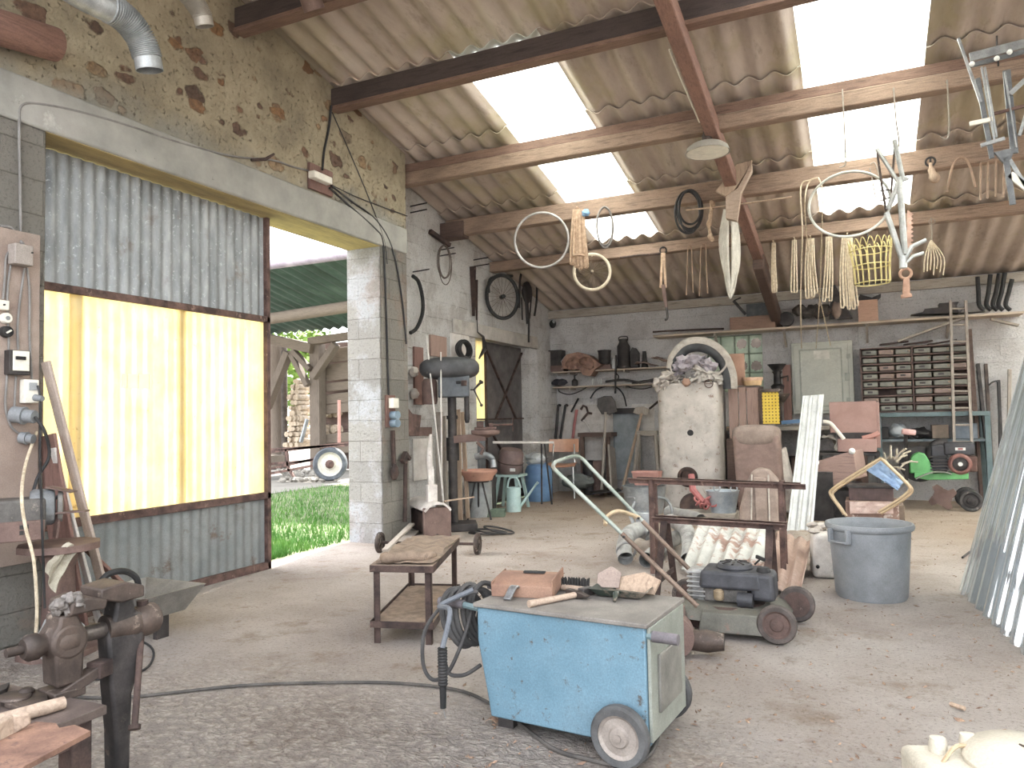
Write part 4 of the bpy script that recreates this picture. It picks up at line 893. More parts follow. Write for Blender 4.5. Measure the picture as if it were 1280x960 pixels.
la, lb = Y_(872, 758, 4.1), Y_(692, 585, 4.15); ra, rb = Y_(862, 712, 4.6), Y_(727, 573, 4.58)
for pa, pb in ((la, la.lerp(lb, .5)), (ra, ra.lerp(rb, .42))): m = MB(); m.tube([pa, pb], .0135, 10); m.put('lower_handle', HT, t)
m = MB(); top = [la.lerp(lb, .42), la.lerp(lb, .9), lb, lb+(rb-lb)*.12+V((-.01, 0, .03)), lb+(rb-lb)*.8+V((-.02, 0, .025)), rb, ra.lerp(rb, .9), ra.lerp(rb, .4)]; m.tube(top[:2]+spl(top[1:4], 4)[1:]+spl(top[3:7], 4)[1:]+[top[7]], .012, 10); m.put('upper_handle', HG, t)
m = MB(); a, b = la.lerp(lb, .48), ra.lerp(rb, .45); m.tube(spl([b, b+V((-.1, -.1, .05)), b+V((-.16, -.16, .02)), b+V((-.15, -.22, -.02))], 5), .013, 8); m.put('throttle_guard', GOLDT, t)
for p in (a, b):
    m = MB(); m.cyl(p+V((0, -.025, 0)), p+V((0, .025, 0)), .008, n=8); m.put('wing_bolt', IRON, t)
t = thing('motor_block', 'rusty round electric motor lying behind the welder, by the mower wheel', 'motor', (-1.0, 3.75, 0))
c = Y_(840, 765, 3.75); c.z = .105
m = MB(); m.lathe([(.06, -.06), (.105, -.055), (.105, .055), (.06, .06)], c, (.2, -1, .0), 24); m.put('body', BROWNB, t)
m = MB(); m.box(c+V((-.01, 0, .115)), (.13, .1, .05)); m.put('terminal_box', BROWNB, t, bevel=.006)
m = MB(); m.lathe([(.05, 0), (.055, .08), (.04, .16)], c+V((.08, .05, -.03)), (1, .1, 0), 14); m.put('gearbox', IRONB, t)
m = MB(); m.tube(spl([c+V((-.03, -.065, .06)), c+V((.01, -.09, .03)), c+V((.03, -.08, -.02)), c+V((-.03, -.07, -.05))], 4), .007, 6); m.put('lead', CREAM, t)
# ------------------------------------------------------------------ grey bin, jerrycan, pump
bc = V((.012, 5.42, 0))
t = thing('round_bin', 'large open grey plastic bin standing alone on the floor', 'bin', bc)
m = MB(); m.lathe([(.0, .003), (.205, 0), (.215, .02), (.245, .43), (.262, .44), (.268, .455), (.262, .475), (.25, .475), (.243, .455), (.235, .44), (.205, .02), (0, .012)], bc, (0, 0, 1), 48); m.put('tub', GREYP, t)
for s in (-1, 1):
    dirv = V((-.67, -.74, 0))*s; tv = V((dirv.y, -dirv.x, 0)); c = bc+dirv*.245+V((0, 0, .4))
    m = MB(); m.bar(c-tv*.07+dirv*.022+V((0, 0, -.03)), c+tv*.07+dirv*.022+V((0, 0, -.03)), .03, .016)
    for k in (-1, 1): m.bar(c+tv*.07*k+dirv*.015+V((0, 0, -.037)), c+tv*.07*k+dirv*.015+V((0, 0, .05)), .036, .02, up=tuple(tv))
    m.put('handle', GREYP, t, bevel=.004)
t = thing('jerrycan', 'dirty white jerrycan standing beside the grey bin', 'jerrycan', (-.3, 6.0, 0))
m = MB(); m.box((-.3, 6.0, .16), (.17, .3, .32), RM('Z', 8), .9); m.put('body', WHITEP, t, bevel=.035, seg=3)
m = MB()
for k in range(14): m.ell((-.3+random.uniform(-.08, .08), 6.0+random.uniform(-.12, .12), .33+random.uniform(0, .03)), (.04, .035, .02), RM('Z', k*40), jit=.5, seed=k, n=8, m=5)
m.put('rag_top', CANV, t)
m = MB(); m.ell((-.33, 5.83, .09), .014, n=8, m=5); m.put('bung', BLACK, t)
WPUMP = worn('ivory_plastic', 'a39a86', 'b8ae99', .45, 0, 5, bump=.06)
pc = V((.33, 2.16, 0)); t = thing('electric_pump', 'ivory ribbed electric motor standing on the floor near the camera', 'pump', pc)
m = MB(); m.lathe([(.13, 0), (.13, .33), (.125, .335)], pc, (0, 0, 1), 32); m.put('motor_body', WPUMP, t)
m = MB()
for k in range(48):
    q = 2*PI*k/48; u = V((math.cos(q), math.sin(q), 0)); m.bar(pc+u*.128+V((0, 0, .05)), pc+u*.128+V((0, 0, .345)), .005, .022, up=tuple(u))
m.put('cooling_ribs', WPUMP, t)
m = MB(); m.lathe([(.14, .345), (.142, .36), (.12, .385), (.06, .398), (0, .4)], pc, (0, 0, 1), 36); m.put('fan_cover', WPUMP, t)
m = MB(); m.tube(spl([pc+V((-.02, -.01, .4)), pc+V((.0, -.035, .402)), pc+V((.04, -.05, .4)), pc+V((.07, -.02, .397)), pc+V((.06, .01, .398))], 4), .0025, 5); m.put('scribed_loop', IRONB, t)
m = MB(); m.box(pc+V((-.17, -.04, .2)), (.16, .2, .3), RM('Z', 20)); m.put('terminal_box', WPUMP, t, bevel=.02)
for dx, dy in ((-.19, .0), (-.12, .05)):
    m = MB(); m.lathe([(.02, .33), (.021, .37), (.018, .385), (0, .387)], pc+V((dx, dy, 0)), (0, 0, 1), 14); m.put('knob', WPUMP, t)
for k in range(2):
    m = MB(); m.tube(spl([pc+V((-.1, .03-.05*k, .36-.03*k)), pc+V((-.16, -.02-.04*k, .37-.03*k)), pc+V((-.22, -.12, .28)), pc+V((-.22, -.16, .1))], 6), .005, 6); m.put('lead', GOLDT, t)
# clear corrugated sheets leaning at the right
e0, e1 = Z_(1199, 738, 0), V((.68, 4.35, 0)); top0, top1 = V((1.115, e0.y+.05, 2.05)), V((1.15, 4.5, 2.1))
for k in range(3):
    o = V((.03*k, -.03*k, 0)); m = MB(); nn = V((1, 0, -.25)).normalized()
    m.sheet(lambda u, v: (e0.lerp(e1, u)).lerp(top0.lerp(top1, u), v)+o+nn*(.019*math.sin(2*PI*8*u+k*.5)), 96, 1, .003)
    one('clear_roof_sheet', m, M_POLY, 'clear corrugated plastic sheet leaning in the slanting stack by the pier', 'plastic sheet', 'stacked clear corrugated sheets')
# ------------------------------------------------------------------ rear of the workshop
def fb(mb, x0, y0, x1, y1, Y, dep): # box whose front (at depth Y) spans two photo corners
    a = Y_(x0, (y0+y1)/2, Y); b = Y_(x1, (y0+y1)/2, Y); z1 = Y_((x0+x1)/2, y0, Y).z; z0 = Y_((x0+x1)/2, y1, Y).z
    return mb.bb((a.x, Y, z0), (b.x, Y+dep, z1))
def onfloor(x, y): return Z_(x, y, 0)
def simple(name, label, cat, x0, y0, x1, y1, Y, dep, mat, bevel=.006, group=None, **k):
    m = MB(); fb(m, x0, y0, x1, y1, Y, dep); return one(name, m, mat, label, cat, group, bevel=bevel, **k)
# rear doorway: dark sheet door with a yellow light strip
t = thing('door_2', None, None, (-4.74, 9.6, 0)); t['kind'] = 'structure'
DKS = worn('dark_door_sheet', '4f4a4a', '6b6462', .7, .2, 4, '857a74', .66)
a = X_(607, 470, -4.72).y
m = MB(); m.bb((-4.745, a, 0), (-4.735, 10.8, 2.3)); m.put('panel', DKS, t)
m = MB(); corry(m, -4.74, 8.4, a, Y_(600, 526, 9).z, 2.3, .09, .009); m.put('translucent_panel', M_YEL, t)
m = MB(); corry(m, -4.74, 8.4, a, 0, Y_(600, 526, 9).z, .09, .009); m.put('lower_panel', M_CSTEEL, t)
m = MB()
for p, q in (((a, 0), (a, 2.3)), ((8.4, 1.19), (10.8, 1.19)), ((a, 2.2), (10.2, 1.2)), ((10.47, 2.2), (a+.3, 1.2)), ((a, 1.15), (10.4, .1)), ((8.4, .04), (10.8, .04))):
    m.bar((-4.725, p[0], p[1]), (-4.725, q[0], q[1]), .02, .04, up=(1, 0, 0))
m.put('frame', RUSTD, t)
# small window with pale green broken panes
w = thing('window_20', None, None, ((WX0+WX1)/2, YB+.1, WZ0)); w['kind'] = 'structure'
PG = worn('pale_green_pane', '8fa888', 'b3c6a6', .35, 0, 5, '7d9077', .62, .08)
nx, nz = 4, 3; pw, ph = (WX1-WX0)/nx, (WZ1-WZ0)/nz; m = MB()
for i in range(nx+1): m.bb((WX0+i*pw-.012, YB+.09, WZ0), (WX0+i*pw+.012, YB+.12, WZ1))
for j in range(nz+1): m.bb((WX0, YB+.09, WZ0+j*ph-.012), (WX1, YB+.12, WZ0+j*ph+.012))
m.put('window_frame', worn('window_frame_green', '5c6b55', '7f8f74', .7), w)
for i in range(nx):
    for j in range(nz):
        x0, z0 = WX0+i*pw, WZ0+j*ph; m = MB(); hole = (i >= 2 and j > 0) or (i, j) in ((1, 1), (2, 0))
        if not hole: m.bb((x0, YB+.1, z0), (x0+pw, YB+.106, z0+ph))
        else:
            n = 26; rnd = random.Random(i*7+j); cx, cz = x0+pw*.5, z0+ph*(.55 if j == 2 else .35); vs = []; fs = []
            for k in range(n):
                q = 2*PI*k/n; u = V((math.cos(q), 0, math.sin(q))); s = min(pw/2/max(abs(u.x), 1e-6), (ph/2)/max(abs(u.z), 1e-6))
                r_ = .075*(1+.35*(rnd.random()-.5)) ; o_ = V((x0+pw/2, YB+.1, z0+ph/2))+u*s*.98
                vs += [o_, V((cx, YB+.1, cz))+u*min(r_, s*.75)]
            for k in range(n): l_ = (k+1) % n; fs.append((2*k, 2*l_, 2*l_+1, 2*k+1))
            m.add(vs, fs); m.add([v+V((0, .005, 0)) for v in vs], [tuple(reversed(f)) for f in fs])
        m.put('pane', PG, w)
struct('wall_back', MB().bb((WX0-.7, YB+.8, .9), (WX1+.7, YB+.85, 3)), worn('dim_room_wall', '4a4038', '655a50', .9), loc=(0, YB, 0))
# long top shelf on brackets
ZS = Y_(1000, 407, 11.0).z
t = thing('plank_shelf', 'long pale wooden shelf high on the back wall', 'shelf', (-.4, YB, ZS-.03))
a = Y_(816, 418, 11.0).x
m = MB(); m.bb((a, 11.0, ZS-.03), (1.86, YB-.002, ZS)); m.put('board', WSHELF, t, bevel=.004)
for x in (-1.9, -.95, .1, 1.05):
    m = MB(); m.bar((x, YB-.01, ZS-.03-.22), (x, 11.05, ZS-.045), .04, .03, up=(1, 0, 0)); m.put('bracket', WGREY, t)
lean('grey brown slanted board propped above the drawer cabinet', Y_(1122, 427, 11.1), Y_(1205, 397, 11.1), .03, .12, WGREYH, side=(0, 1, 0))
lean('short grey board slanting under the top shelf end beyond the ladder', Y_(1238, 399, 11.15), Y_(1273, 407, 11.15), .03, .1, WGREYH, side=(0, 1, 0))
# what stands on it
simple('wooden_box', 'long low brown wooden box on the top shelf by the window', 'box', 912, 395, 969, 411, 11.02, .24, wood('box_brown', '6b4a35', '8a6247', 0))
simple('metal_tub', 'dark grey metal tub on top of the long wooden box', 'tub', 933, 379, 966, 394.5, 11.05, .2, worn('tub_grey', '43474a', '5a5f61', .6, .2))
m = MB(); m.bar(Y_(917, 376, 11.02), Y_(932, 393, 11.02), .02, .04); m.tube([Y_(917, 376, 11.02), Y_(926, 372, 11.0)], .01); one('iron_bracket', m, IRON, 'dark iron bracket tilted against the metal tub', 'bracket')
m = MB(); c = Y_(983, 399, 11.1); m.lathe([(.04, -.05), (.1, -.05), (.1, .05), (.04, .05), (.03, .02)], c, (0, 1, 0), 20); one('iron_pulley', m, IRON, 'dark iron pulley wheel on the shelf above the locker', 'pulley')
m = MB()
for k in range(5):
    q = Y_(1000+8*k, 388+3*(k % 2), 11.12); m.ell(q, (.1, .09, .08), jit=.5, seed=k, n=10, m=7)
one('rag_heap', m, worn('dark_rags', '3a3431', '5d544e', .95, 0, 8), 'heap of dark rags on the shelf above the locker', 'rags')
m = MB(); m.prism([Y_(x, y, 11.1) for x, y in ((1036, 399), (1040, 356), (1044, 356), (1066, 398))], (0, .05, 0)); one('iron_wedge', m, IRON, 'tall dark iron wedge behind the hanging cords on the shelf', 'iron part')
m = MB(); m.ell(Y_(1046, 388, 11.08), (.07, .06, .11), jit=.3, seed=3); one('stone_jug', m, SUEDE, 'pale brown rounded sack beside the iron wedge on the shelf', 'sack')
t = thing('wooden_crate', 'small open orange wood crate on the top shelf', 'crate', Y_(1085, 398, 11.05))
m = MB(); a = Y_(1073, 398, 11.03); b = Y_(1097, 374, 11.03); tray(m, ((a.x+b.x)/2, 11.13, ZS+.001), (b.x-a.x, .2), (b.x-a.x, .2), b.z-ZS, .012); m.put('box', wood('orange_crate', '8f5f42', 'b58360', 0), t, flat=True)
m = MB(); m.prism([Y_(x, y, 11.08) for x, y in ((1072, 375), (1075, 368), (1090, 372), (1101, 367), (1101, 371), (1092, 380), (1080, 381))], (0, .1, 0)); one('iron_scrap', m, IRON, 'dark twisted iron piece lying on the orange crate', 'scrap')
m = MB(); m.prism([Y_(x, y, 11.08) for x, y in ((1139, 393), (1154, 390), (1156, 386), (1175, 384), (1174, 379), (1199, 377), (1196, 382), (1199, 391))], (0, .2, 0)); one('iron_part', m, IRON, 'dark stepped iron part on the top shelf beside the ladder', 'iron part')
m = MB(); m.prism([Y_(x, y, 11.1) for x, y in ((1200, 391), (1208, 379), (1224, 377), (1232, 389))], (0, .15, 0)); one('grey_casting', m, worn('grey_cast', '6b6764', '85807b', .7), 'grey iron casting on the top shelf beside the bent tubes', 'casting')
for i, (x0, x1, yt, lab) in enumerate(((1224, 1222, 346, 'first black bent tube next to the grey casting'), (1233, 1238, 343, 'second black bent tube, leaning a little, on the top shelf'), (1241, 1249, 342, 'third black bent tube, tallest of the shelf group'), (1248, 1256, 341, 'fourth black bent tube, close to the tallest one'), (1257, 1265, 349, 'fifth black bent tube, outermost one at the shelf end'))):
    m = MB(); m.tube(spl([Y_(x1, yt, 11.1), Y_((x0+x1)/2, 365, 11.1), Y_(x0, 381, 11.1), Y_(x0+6, 388, 11.1)], 5), .026, 8); one('bent_tube', m, BLACK, lab, 'tube', 'black bent tubes on the top shelf')
m = MB(); m.tube([Y_(816, 415, 11.1), Y_(870, 412, 11.1), Y_(905, 411, 11.15)], .014, 7); one('iron_rod', m, RUSTD, 'thin rusty rod lying on the top shelf end above the oil tank', 'rod')
# left shelves and their load
XA = -4.45
def lshelf(yl, yr, Y, label):
    z = Y_(750, (yl+yr)/2, Y).z; b = Y_(838, 463, Y).x; t = thing('plank_shelf', label, 'shelf', ((XA+b)/2, YB, z-.02)); m = MB(); m.bb((XA, Y, z-.02), (b, YB-.002, z)); m.put('board', WSHELF, t, bevel=.003)
    for x in (XA+.25, -3.3): m = MB(); m.bb((x, Y+.03, z-.05), (x+.03, YB-.002, z-.02)); m.put('bracket', WGREY, t)
    return z
Z1 = lshelf(464, 460, 11.05, 'upper dusty shelf full of cans beside the rear door'); Z2 = lshelf(484, 479, 11.05, 'lower dusty shelf with rods and cords, under the cans')
DKM = worn('sooty_metal', '2b2727', '453f3d', .6, .3, 8, '6b5d52', .66)
def can(name, label, x, y0, r, Y, z, prof, mat, cat='can'):
    c = Y_(x, 460, Y); c.z = z; h = Y_(x, y0, Y).z-z; t = thing(name, label, cat, c)
    m = MB(); m.lathe([(a*r, b*h) for a, b in prof], c, n=20); m.put('body', mat, t); return t, c, h
t = thing('metal_can', 'dark square can beside the leather hide on the upper shelf', 'can', Y_(694, 462, 11.1))
m = MB(); a = Y_(684, 460, 11.1); b = Y_(702, 437, 11.1); m.bb((a.x+.02, 11.1, Z1), (b.x, 11.28, b.z)); m.put('body', DKM, t, bevel=.01); m = MB(); m.bb((a.x+.01, 11.09, Z1), (b.x+.03, 11.29, Z1+.1)); m.put('band', BROWNB, t)
SK_ = [Y_(706, 462, 11.12), Y_(702, 452, 11.14), Y_(712, 441, 11.15), Y_(730, 441, 11.12), Y_(744, 452, 11.05), Y_(738, 462, 11.0), Y_(730, 469, 10.98)]
m = MB(); m.prism([Y_(x, y, 11.0) for x, y in ((703, 461), (702, 452), (708, 443), (722, 440), (736, 444), (746, 452), (752, 456), (744, 461), (738, 470), (729, 469), (724, 462))], (0, .24, 0)); m.ell(Y_(716, 455, 11.0), (.12, .06, .1), jit=.4, seed=2); m.ell(Y_(734, 454, 10.99), (.13, .05, .09), RM('Y', 40), jit=.4, seed=5); one('leather_hide', m, worn('russet_leather', '6f4632', '9a6b4e', .7, 0, 8, '54362a', .6), 'russet brown leather hide hanging over the upper shelf edge', 'leather', ang=50, bevel=.03, seg=3)
m = MB(); m.ell(Y_(709, 453, 11.14), (.1, .09, .1), jit=.3, seed=8); one('plastic_bundle', m, M_BAG, 'clear plastic bundle under the leather hide on the shelf', 'bundle')
t, c, h = can('cooking_pot', 'dark pot tilted among the cans, beside the milk churn', 756, 438, .11, 11.15, Z1, [(0, .3), (.7, .3), (.85, .45), (.9, .9), (1, 1), (.85, .96), (.7, .5), (0, .45)], DKM, 'pot')
m = MB(); m.box((c.x-.03, 11.18, Z1+.04), (.28, .14, .08)); m.put('tray', BROWNB, t)
t, c, h = can('glass_jar', 'small glass jar between the pot and the milk churn', 767.5, 447, .035, 11.1, Z1, [(0, 0), (1, .05), (1, .75), (.7, .85), (.75, 1), (0, 1)], M_BAG, 'jar')
m = MB(); m.lathe([(.027, h*.86), (.028, h*1.0), (0, h*1.01)], c, n=12); m.put('lid', STEEL, t)
t, c, h = can('milk_churn', 'tall dark milk churn with a handle on the upper shelf', 780, 424, .105, 11.16, Z1, [(0, 0), (1, .02), (1.02, .1), (.95, .12), (.95, .76), (.7, .86), (.62, .92), (.68, 1), (0, 1)], DKM, 'churn')
m = MB(); m.tube(spl([c+V((-.07, 0, h*.95)), c+V((-.06, 0, h*1.08)), c+V((.06, 0, h*1.08)), c+V((.07, 0, h*.95))], 5), .008, 6); m.put('handle', DKM, t)
m = MB(); a = Y_(793, 460, 11.12); m.prism([Y_(x, y, 11.12) for x, y in ((788, 459), (787, 440), (790, 434), (794, 435), (798, 441), (798, 459))], (0, .09, 0)); one('flat_canister', m, DKM, 'flat dark canister with cut corners beside the milk churn', 'canister', bevel=.008)
can('oil_funnel', 'small dark cone funnel on the upper shelf', 806, 439, .055, 11.14, Z1, [(0, 0), (1, .02), (.7, .5), (.5, 1), (0, 1)], DKM, 'funnel')
for i, (x, y, lab) in enumerate(((808, 455, 'flat brown leather scrap at the upper shelf end by the tank'), (829, 449, 'curled brown leather scrap leaning on the other scrap'))):
    m = MB(); c = Y_(x, y, 11.1); m.sheet(lambda u, v: c+V(((u-.5)*.32, (v-.5)*.2, .03*math.sin(u*5+i)+.03*mnoise.noise(V((u*4, v*4, i))))), 14, 8, .01); one('leather_scrap', m, LEATH, lab, 'leather', ang=80)
m = MB(); m.ell(Y_(699, 478, 11.12)+V((0, 0, .0)), (.13, .1, .055), jit=.4, seed=2); one('dark_bag', m, worn('dark_blue_bag', '25252d', '3a3a44', .9), 'dark bag next to the oil can on the lower shelf', 'bag')
t, c, h = can('oil_can', 'small dark oil can on the lower shelf', 718, 469, .05, 11.12, Z2, [(0, 0), (1, .05), (1, .5), (.3, .7), (.3, 1), (0, 1)], DKM)
m = MB(); m.tube([c+V((.0, 0, h*.9)), c+V((.05, 0, h*1.1))], .008); m.put('spout', DKM, t)
m = MB(); c = Y_(745, 477, 11.08)
P = [c+V((.17*(k/13-.5)*1.2, random.uniform(-.04, .04), .045*((-1)**k)+random.uniform(-.01, .01))) for k in range(14)]
m.tube(P, .008, 6); one('twine', m, PAPER, 'white zigzag cord bundle on the lower shelf', 'cord')
m = MB(); m.tube(spl([Y_(x, y, 11.06) for x, y in ((757, 477), (780, 475), (800, 478), (820, 474), (834, 474))], 4), .02, 7); m.tube(spl([Y_(x, y, 11.1) for x, y in ((790, 480), (810, 476), (836, 478))], 4), .018, 7); one('dark_rods', m, DKM, 'dark rods and straps lying along the lower shelf', 'rods')
cable('black cable drooping below the dark bag on the lower shelf', [Y_(x, y, 11.2) for x, y in ((697, 484), (700, 490), (712, 493), (725, 489), (735, 483))], .009, CABB)
cable('black hose arched under the lower shelf', [Y_(x, y, 11.22) for x, y in ((738, 498), (745, 488), (757, 483), (770, 484), (779, 493), (783, 508))], .012, CABB)
cable('thin black cable sagging under the rods on the lower shelf', [Y_(x, y, 11.15) for x, y in ((780, 481), (790, 485), (805, 486), (820, 482))], .008, CABB)
m = MB(); m.bar(Y_(770, 444, 11.03), Y_(769, 492, 11.03), .02, .04); m.tube(spl([Y_(769, 466, 11.02), Y_(773, 470, 11.0), Y_(772, 475, 11.0)], 4), .01); one('hook_bar', m, DKM, 'dark hooked bar hanging across both can shelves', 'hook')
t = thing('wall_lamp', 'small black bulkhead lamp on the back wall by the corner', 'lamp', Y_(691, 411, YB-.1))
m = MB(); m.ell(Y_(691, 405, YB-.06), (.055, .06, .07)); m.put('housing', BLACK, t); m = MB(); m.ell(Y_(692, 402, YB-.1), (.025, .02, .03), n=10); m.put('lens', GREYL, t)
lean('dark timber post standing under the can shelves, behind the tank', V((-2.75, 11.2, 0)), V((-2.75, 11.2, Z2-.05)), .06, .06, WDARK, name='post', cat='post')
# white boards and hanging tools under them
for i, (x0, y0, x1, y1) in enumerate(((702, 506, 758, 556), (758, 520, 792, 566), (716, 530, 752, 580), (790, 505, 818, 545))):
    simple('white_board', ('white board behind the hanging shears on the back wall', 'white board behind the large shovel on the back wall', 'low white board behind the brown chair', 'white board behind the wooden handled shovel')[i], 'board', x0, y0, x1, y1, 11.338-.004*i, .01, WHITEP, .002)
def tool(name, label, cat, parts, Y=11.2):
    t = thing(name, label, cat, Y_(parts[0][2][-1][0], parts[0][2][-1][1], Y))
    for pn, mt, pts, r in parts: m = MB(); m.tube([Y_(x, y, Y) for x, y in pts], r, 8); m.put(pn, mt, t)
tool('iron_bar', 'first dark pinch bar, next to the corner buttress', 'bar', [('shaft', IRON, [(698, 506), (696, 530), (694, 552)], .022), ('claw', IRON, [(698, 506), (701, 507)], .02)])
tool('iron_bar', 'second dark pinch bar with a hooked top behind the chair', 'bar', [('shaft', IRON, [(707, 506), (703, 530), (700, 552)], .022), ('claw', IRON, [(707, 506), (710, 507)], .02)])
tool('bow_saw', 'small red bow saw with black grip on the rear wall', 'saw', [('frame', RED, [(721, 512), (718, 530), (716, 548)], .024), ('grip', BLACK, [(714, 515), (723, 498)], .016)])
tool('loppers', 'rusty loppers with curved blades on the rear wall', 'loppers', [('blade', RUSTD, [(726, 512), (729, 507), (733, 509), (735, 516), (730, 522), (727, 526)], .02), ('blade', RUSTD, [(735, 516), (740, 517)], .018), ('handle', WHITEP, [(728, 524), (735, 533), (738, 540)], .016)])
t = thing('shovel', 'large dark round shovel hung blade up beside the chair', 'shovel', Y_(752, 640, 11.0))
P = [(746, 508), (747, 498), (755, 495), (764, 495), (769, 502), (771, 514), (762, 518), (752, 518)]
m = MB(); m.prism([Y_(x, y, 10.84) for x, y in P], (0, .03, 0)); m.put('blade', worn('shovel_grey', '4a4543', '635b57', .7, .3), t, bevel=.008)
m = MB(); m.tube([Y_(757, 515, 10.82), Y_(755, 560, 10.8), Y_(752, 612, 10.78)], .022, 8); m.put('handle', WGREY, t)
t = thing('shovel', 'wooden handled shovel leaning with its flat head up, by the tank', 'shovel', Y_(778, 612, 10.7))
m = MB(); m.prism([Y_(x, y, 10.95) for x, y in ((791, 516), (794, 509), (804, 508), (812, 512), (811, 518), (800, 519))], (0, .04, 0)); m.put('blade', WGREY, t, bevel=.01)
m = MB(); m.tube([Y_(802, 517, 10.95), Y_(778, 612, 10.65)], .022, 8); m.put('handle', WPLANK, t)
lean('grey iron bar leaning from the wooden shovel to the tank', Y_(812, 511, 10.9), Y_(825, 500, 10.8), .03, .03, IRONB, name='iron_bar', cat='bar')
simple('sheet_panel', 'grey blue metal sheet standing on edge behind the shovels', 'sheet', 767, 513, 801, 600, 11.2, .02, worn('grey_sheet', '6f767b', '858c90', .6, .2, 5), .002)
simple('dark_sheet', 'dark strip topping the grey metal sheet', 'panel', 768, 510, 800, 517, 11.15, .03, DKM, .002)
lean('broad weathered wooden board leaning at the floor beside the shovel', Y_(768, 617, 10.75), Y_(764, 558, 10.95), .03, .27, WGREY, name='board', cat='board', side=(0, 1, 0))
lean('dark flat sheet lying on the floor before the wooden board', Y_(738, 616, 10.6), Y_(775, 612, 10.8), .3, .02, DKM, name='dark_sheet', cat='sheet', side=(0, 0, 1))
def sawhorse(label, x0, x1, y0, y1, Y):
    t = thing('sawhorse', label, 'sawhorse', Y_((x0+x1)/2, y1, Y)); a, b = Y_(x0, y0, Y), Y_(x1, y0, Y); m = MB(); m.bar(a, b, .06, .06); m.put('beam', WGREYH, t)
    for p, d in ((a, -1), (b, 1)):
        for s in (-1, 1): m = MB(); m.bar(p+V((.04*d*-1, 0, 0)), V((p.x+.05*d, p.y+.2*s, 0)), .04, .04); m.put('leg', WGREY, t)
sawhorse('weathered sawhorse standing between the shovel and the tank', 796, 822, 541, 612, 10.8)
t = thing('work_table', 'dark wooden work table behind the brown chair', 'table', Y_(742, 618, 11.0))
m = MB(); fb(m, 722, 541, 764, 546, 10.9, .35); m.put('tabletop', WDARK, t)
for x in (727, 759):
    for Y in (10.93, 11.2): m = MB(); a = Y_(x, 545, Y); m.bb((a.x-.03, Y, 0), (a.x+.03, Y+.05, a.z)); m.put('leg', WDARK, t)
for i, (x, r, lab) in enumerate(((737, .11, 'dark drum under the work table'), (748, .09, 'brown pot under the work table beside the dark drum'))):
    c = Y_(x, 600, 10.98); c.z = 0; m = MB(); m.lathe([(r*.9, 0), (r, .1), (r, .5), (r*.8, .52), (0, .52)], c, n=16); one('drum', m, (DKM, BROWNB)[i], lab, 'drum')
m = MB(); m.ell(Y_(722, 600, 10.8)+V((0, 0, -.02)), (.25, .15, .12), jit=.3, seed=11); one('tarpaulin', m, worn('grey_green_tarp', '5d625d', '7b807a', .8), 'grey crumpled tarpaulin on the floor behind the chair', 'tarpaulin')
# school chair
cc = onfloor(703, 621); L = LF(cc, 12)
t = thing('school_chair', 'orange brown plywood chair with steel legs by the rear wall', 'chair', cc)
m = MB(); sw, sd_, sz = .47, .42, .48
m.sheet(lambda u, v: L.p((u-.5)*sw*(1-.12*v), (v-.5)*sd_, sz+.02*abs(2*u-1)**2-.02*math.exp(-v*9)), 12, 10, .018); m.put('seat', ORPL, t, bevel=.003)
m = MB(); m.sheet(lambda u, v: L.p((u-.5)*.46, .22+.03*v-.05*(1-(2*u-1)**2)*-1, .66+.2*v), 12, 6, .018); m.put('backrest', ORPL, t, bevel=.003)
for s in (-1, 1):
    m = MB(); m.tube([L.p(.19*s, -.15, sz-.02), L.p(.22*s, -.24, 0)], .012); m.put('leg', CHROME, t)
    m = MB(); m.tube(spl([L.p(.21*s, .3, 0), L.p(.18*s, .16, sz-.02), L.p(.17*s, .2, .6), L.p(.16*s, .25, .78)], 5), .012); m.put('leg', CHROME, t)
m = MB(); m.tube([L.p(-.19, -.15, sz-.025), L.p(-.18, .16, sz-.025), L.p(.18, .16, sz-.025), L.p(.19, -.15, sz-.025)], .01); m.put('frame', CHROME, t)
# left rear: drum, keg, watering can, stove bits
c = onfloor(672, 626)+V((.05, .12, 0)); c = V((-4.28, 10.0, 0)); rr = 17/ppm(c)
t = thing('plastic_drum', 'bright blue plastic drum on the floor by the rear corner', 'drum', c)
m = MB(); m.lathe([(rr*.95, 0), (rr, .03), (rr, .2), (rr*.97, .22), (rr, .24), (rr, .43), (rr*.85, .5), (rr*.5, .53), (0, .53)], c, n=28); m.put('body', BLUED, t)
m = MB(); m.lathe([(.05, .525), (.05, .55), (0, .55)], c+V((.08, 0, 0)), n=14); m.put('cap', BLUED, t); m = MB(); m.lathe([(.04, .525), (.04, .545), (0, .545)], c+V((-.09, .0, 0)), n=14); m.put('cap', PAPER, t)
m = MB(); m.ell(c+V((-.02, -.02, .6)), (.16, .1, .09), jit=.5, seed=6); one('plastic_bag', m, M_BAG, 'clear plastic bag resting on the blue drum', 'bag')
kc = Y_(638, 577, 9.1); L = LF(kc, 25); kr = .17
t = thing('keg', 'dusty brown keg lying on a pale green stand by the rear door', 'keg', kc-V((0, 0, kr)))
m = MB(); m.lathe([(0, -.16), (kr*.8, -.16), (kr*.97, -.12), (kr, -.03), (kr*1.03, -.03), (kr*1.03, 0), (kr, 0), (kr*.97, .12), (kr*.8, .17), (0, .17)], kc, (.2, -.1, 1), 26); m.put('barrel', KEGM, t)
m = MB(); m.ring(kc+V((0, 0, -.005)), kr*1.03, .008, (.2, -.1, 1), 26, 6); m.put('hoop', RUSTD, t)
m = MB(); m.box(kc+V((.1, -.15, -.1)), (.07, .02, .04)); m.put('tap', PAPER, t)
t = thing('keg_stand', 'pale green wooden stand under the brown keg', 'stand', (kc.x, kc.y, 0)); z = kc.z-kr*.95
m = MB(); m.box((kc.x, kc.y, z-.02), (.36, .3, .03)); m.put('top', GREENW, t)
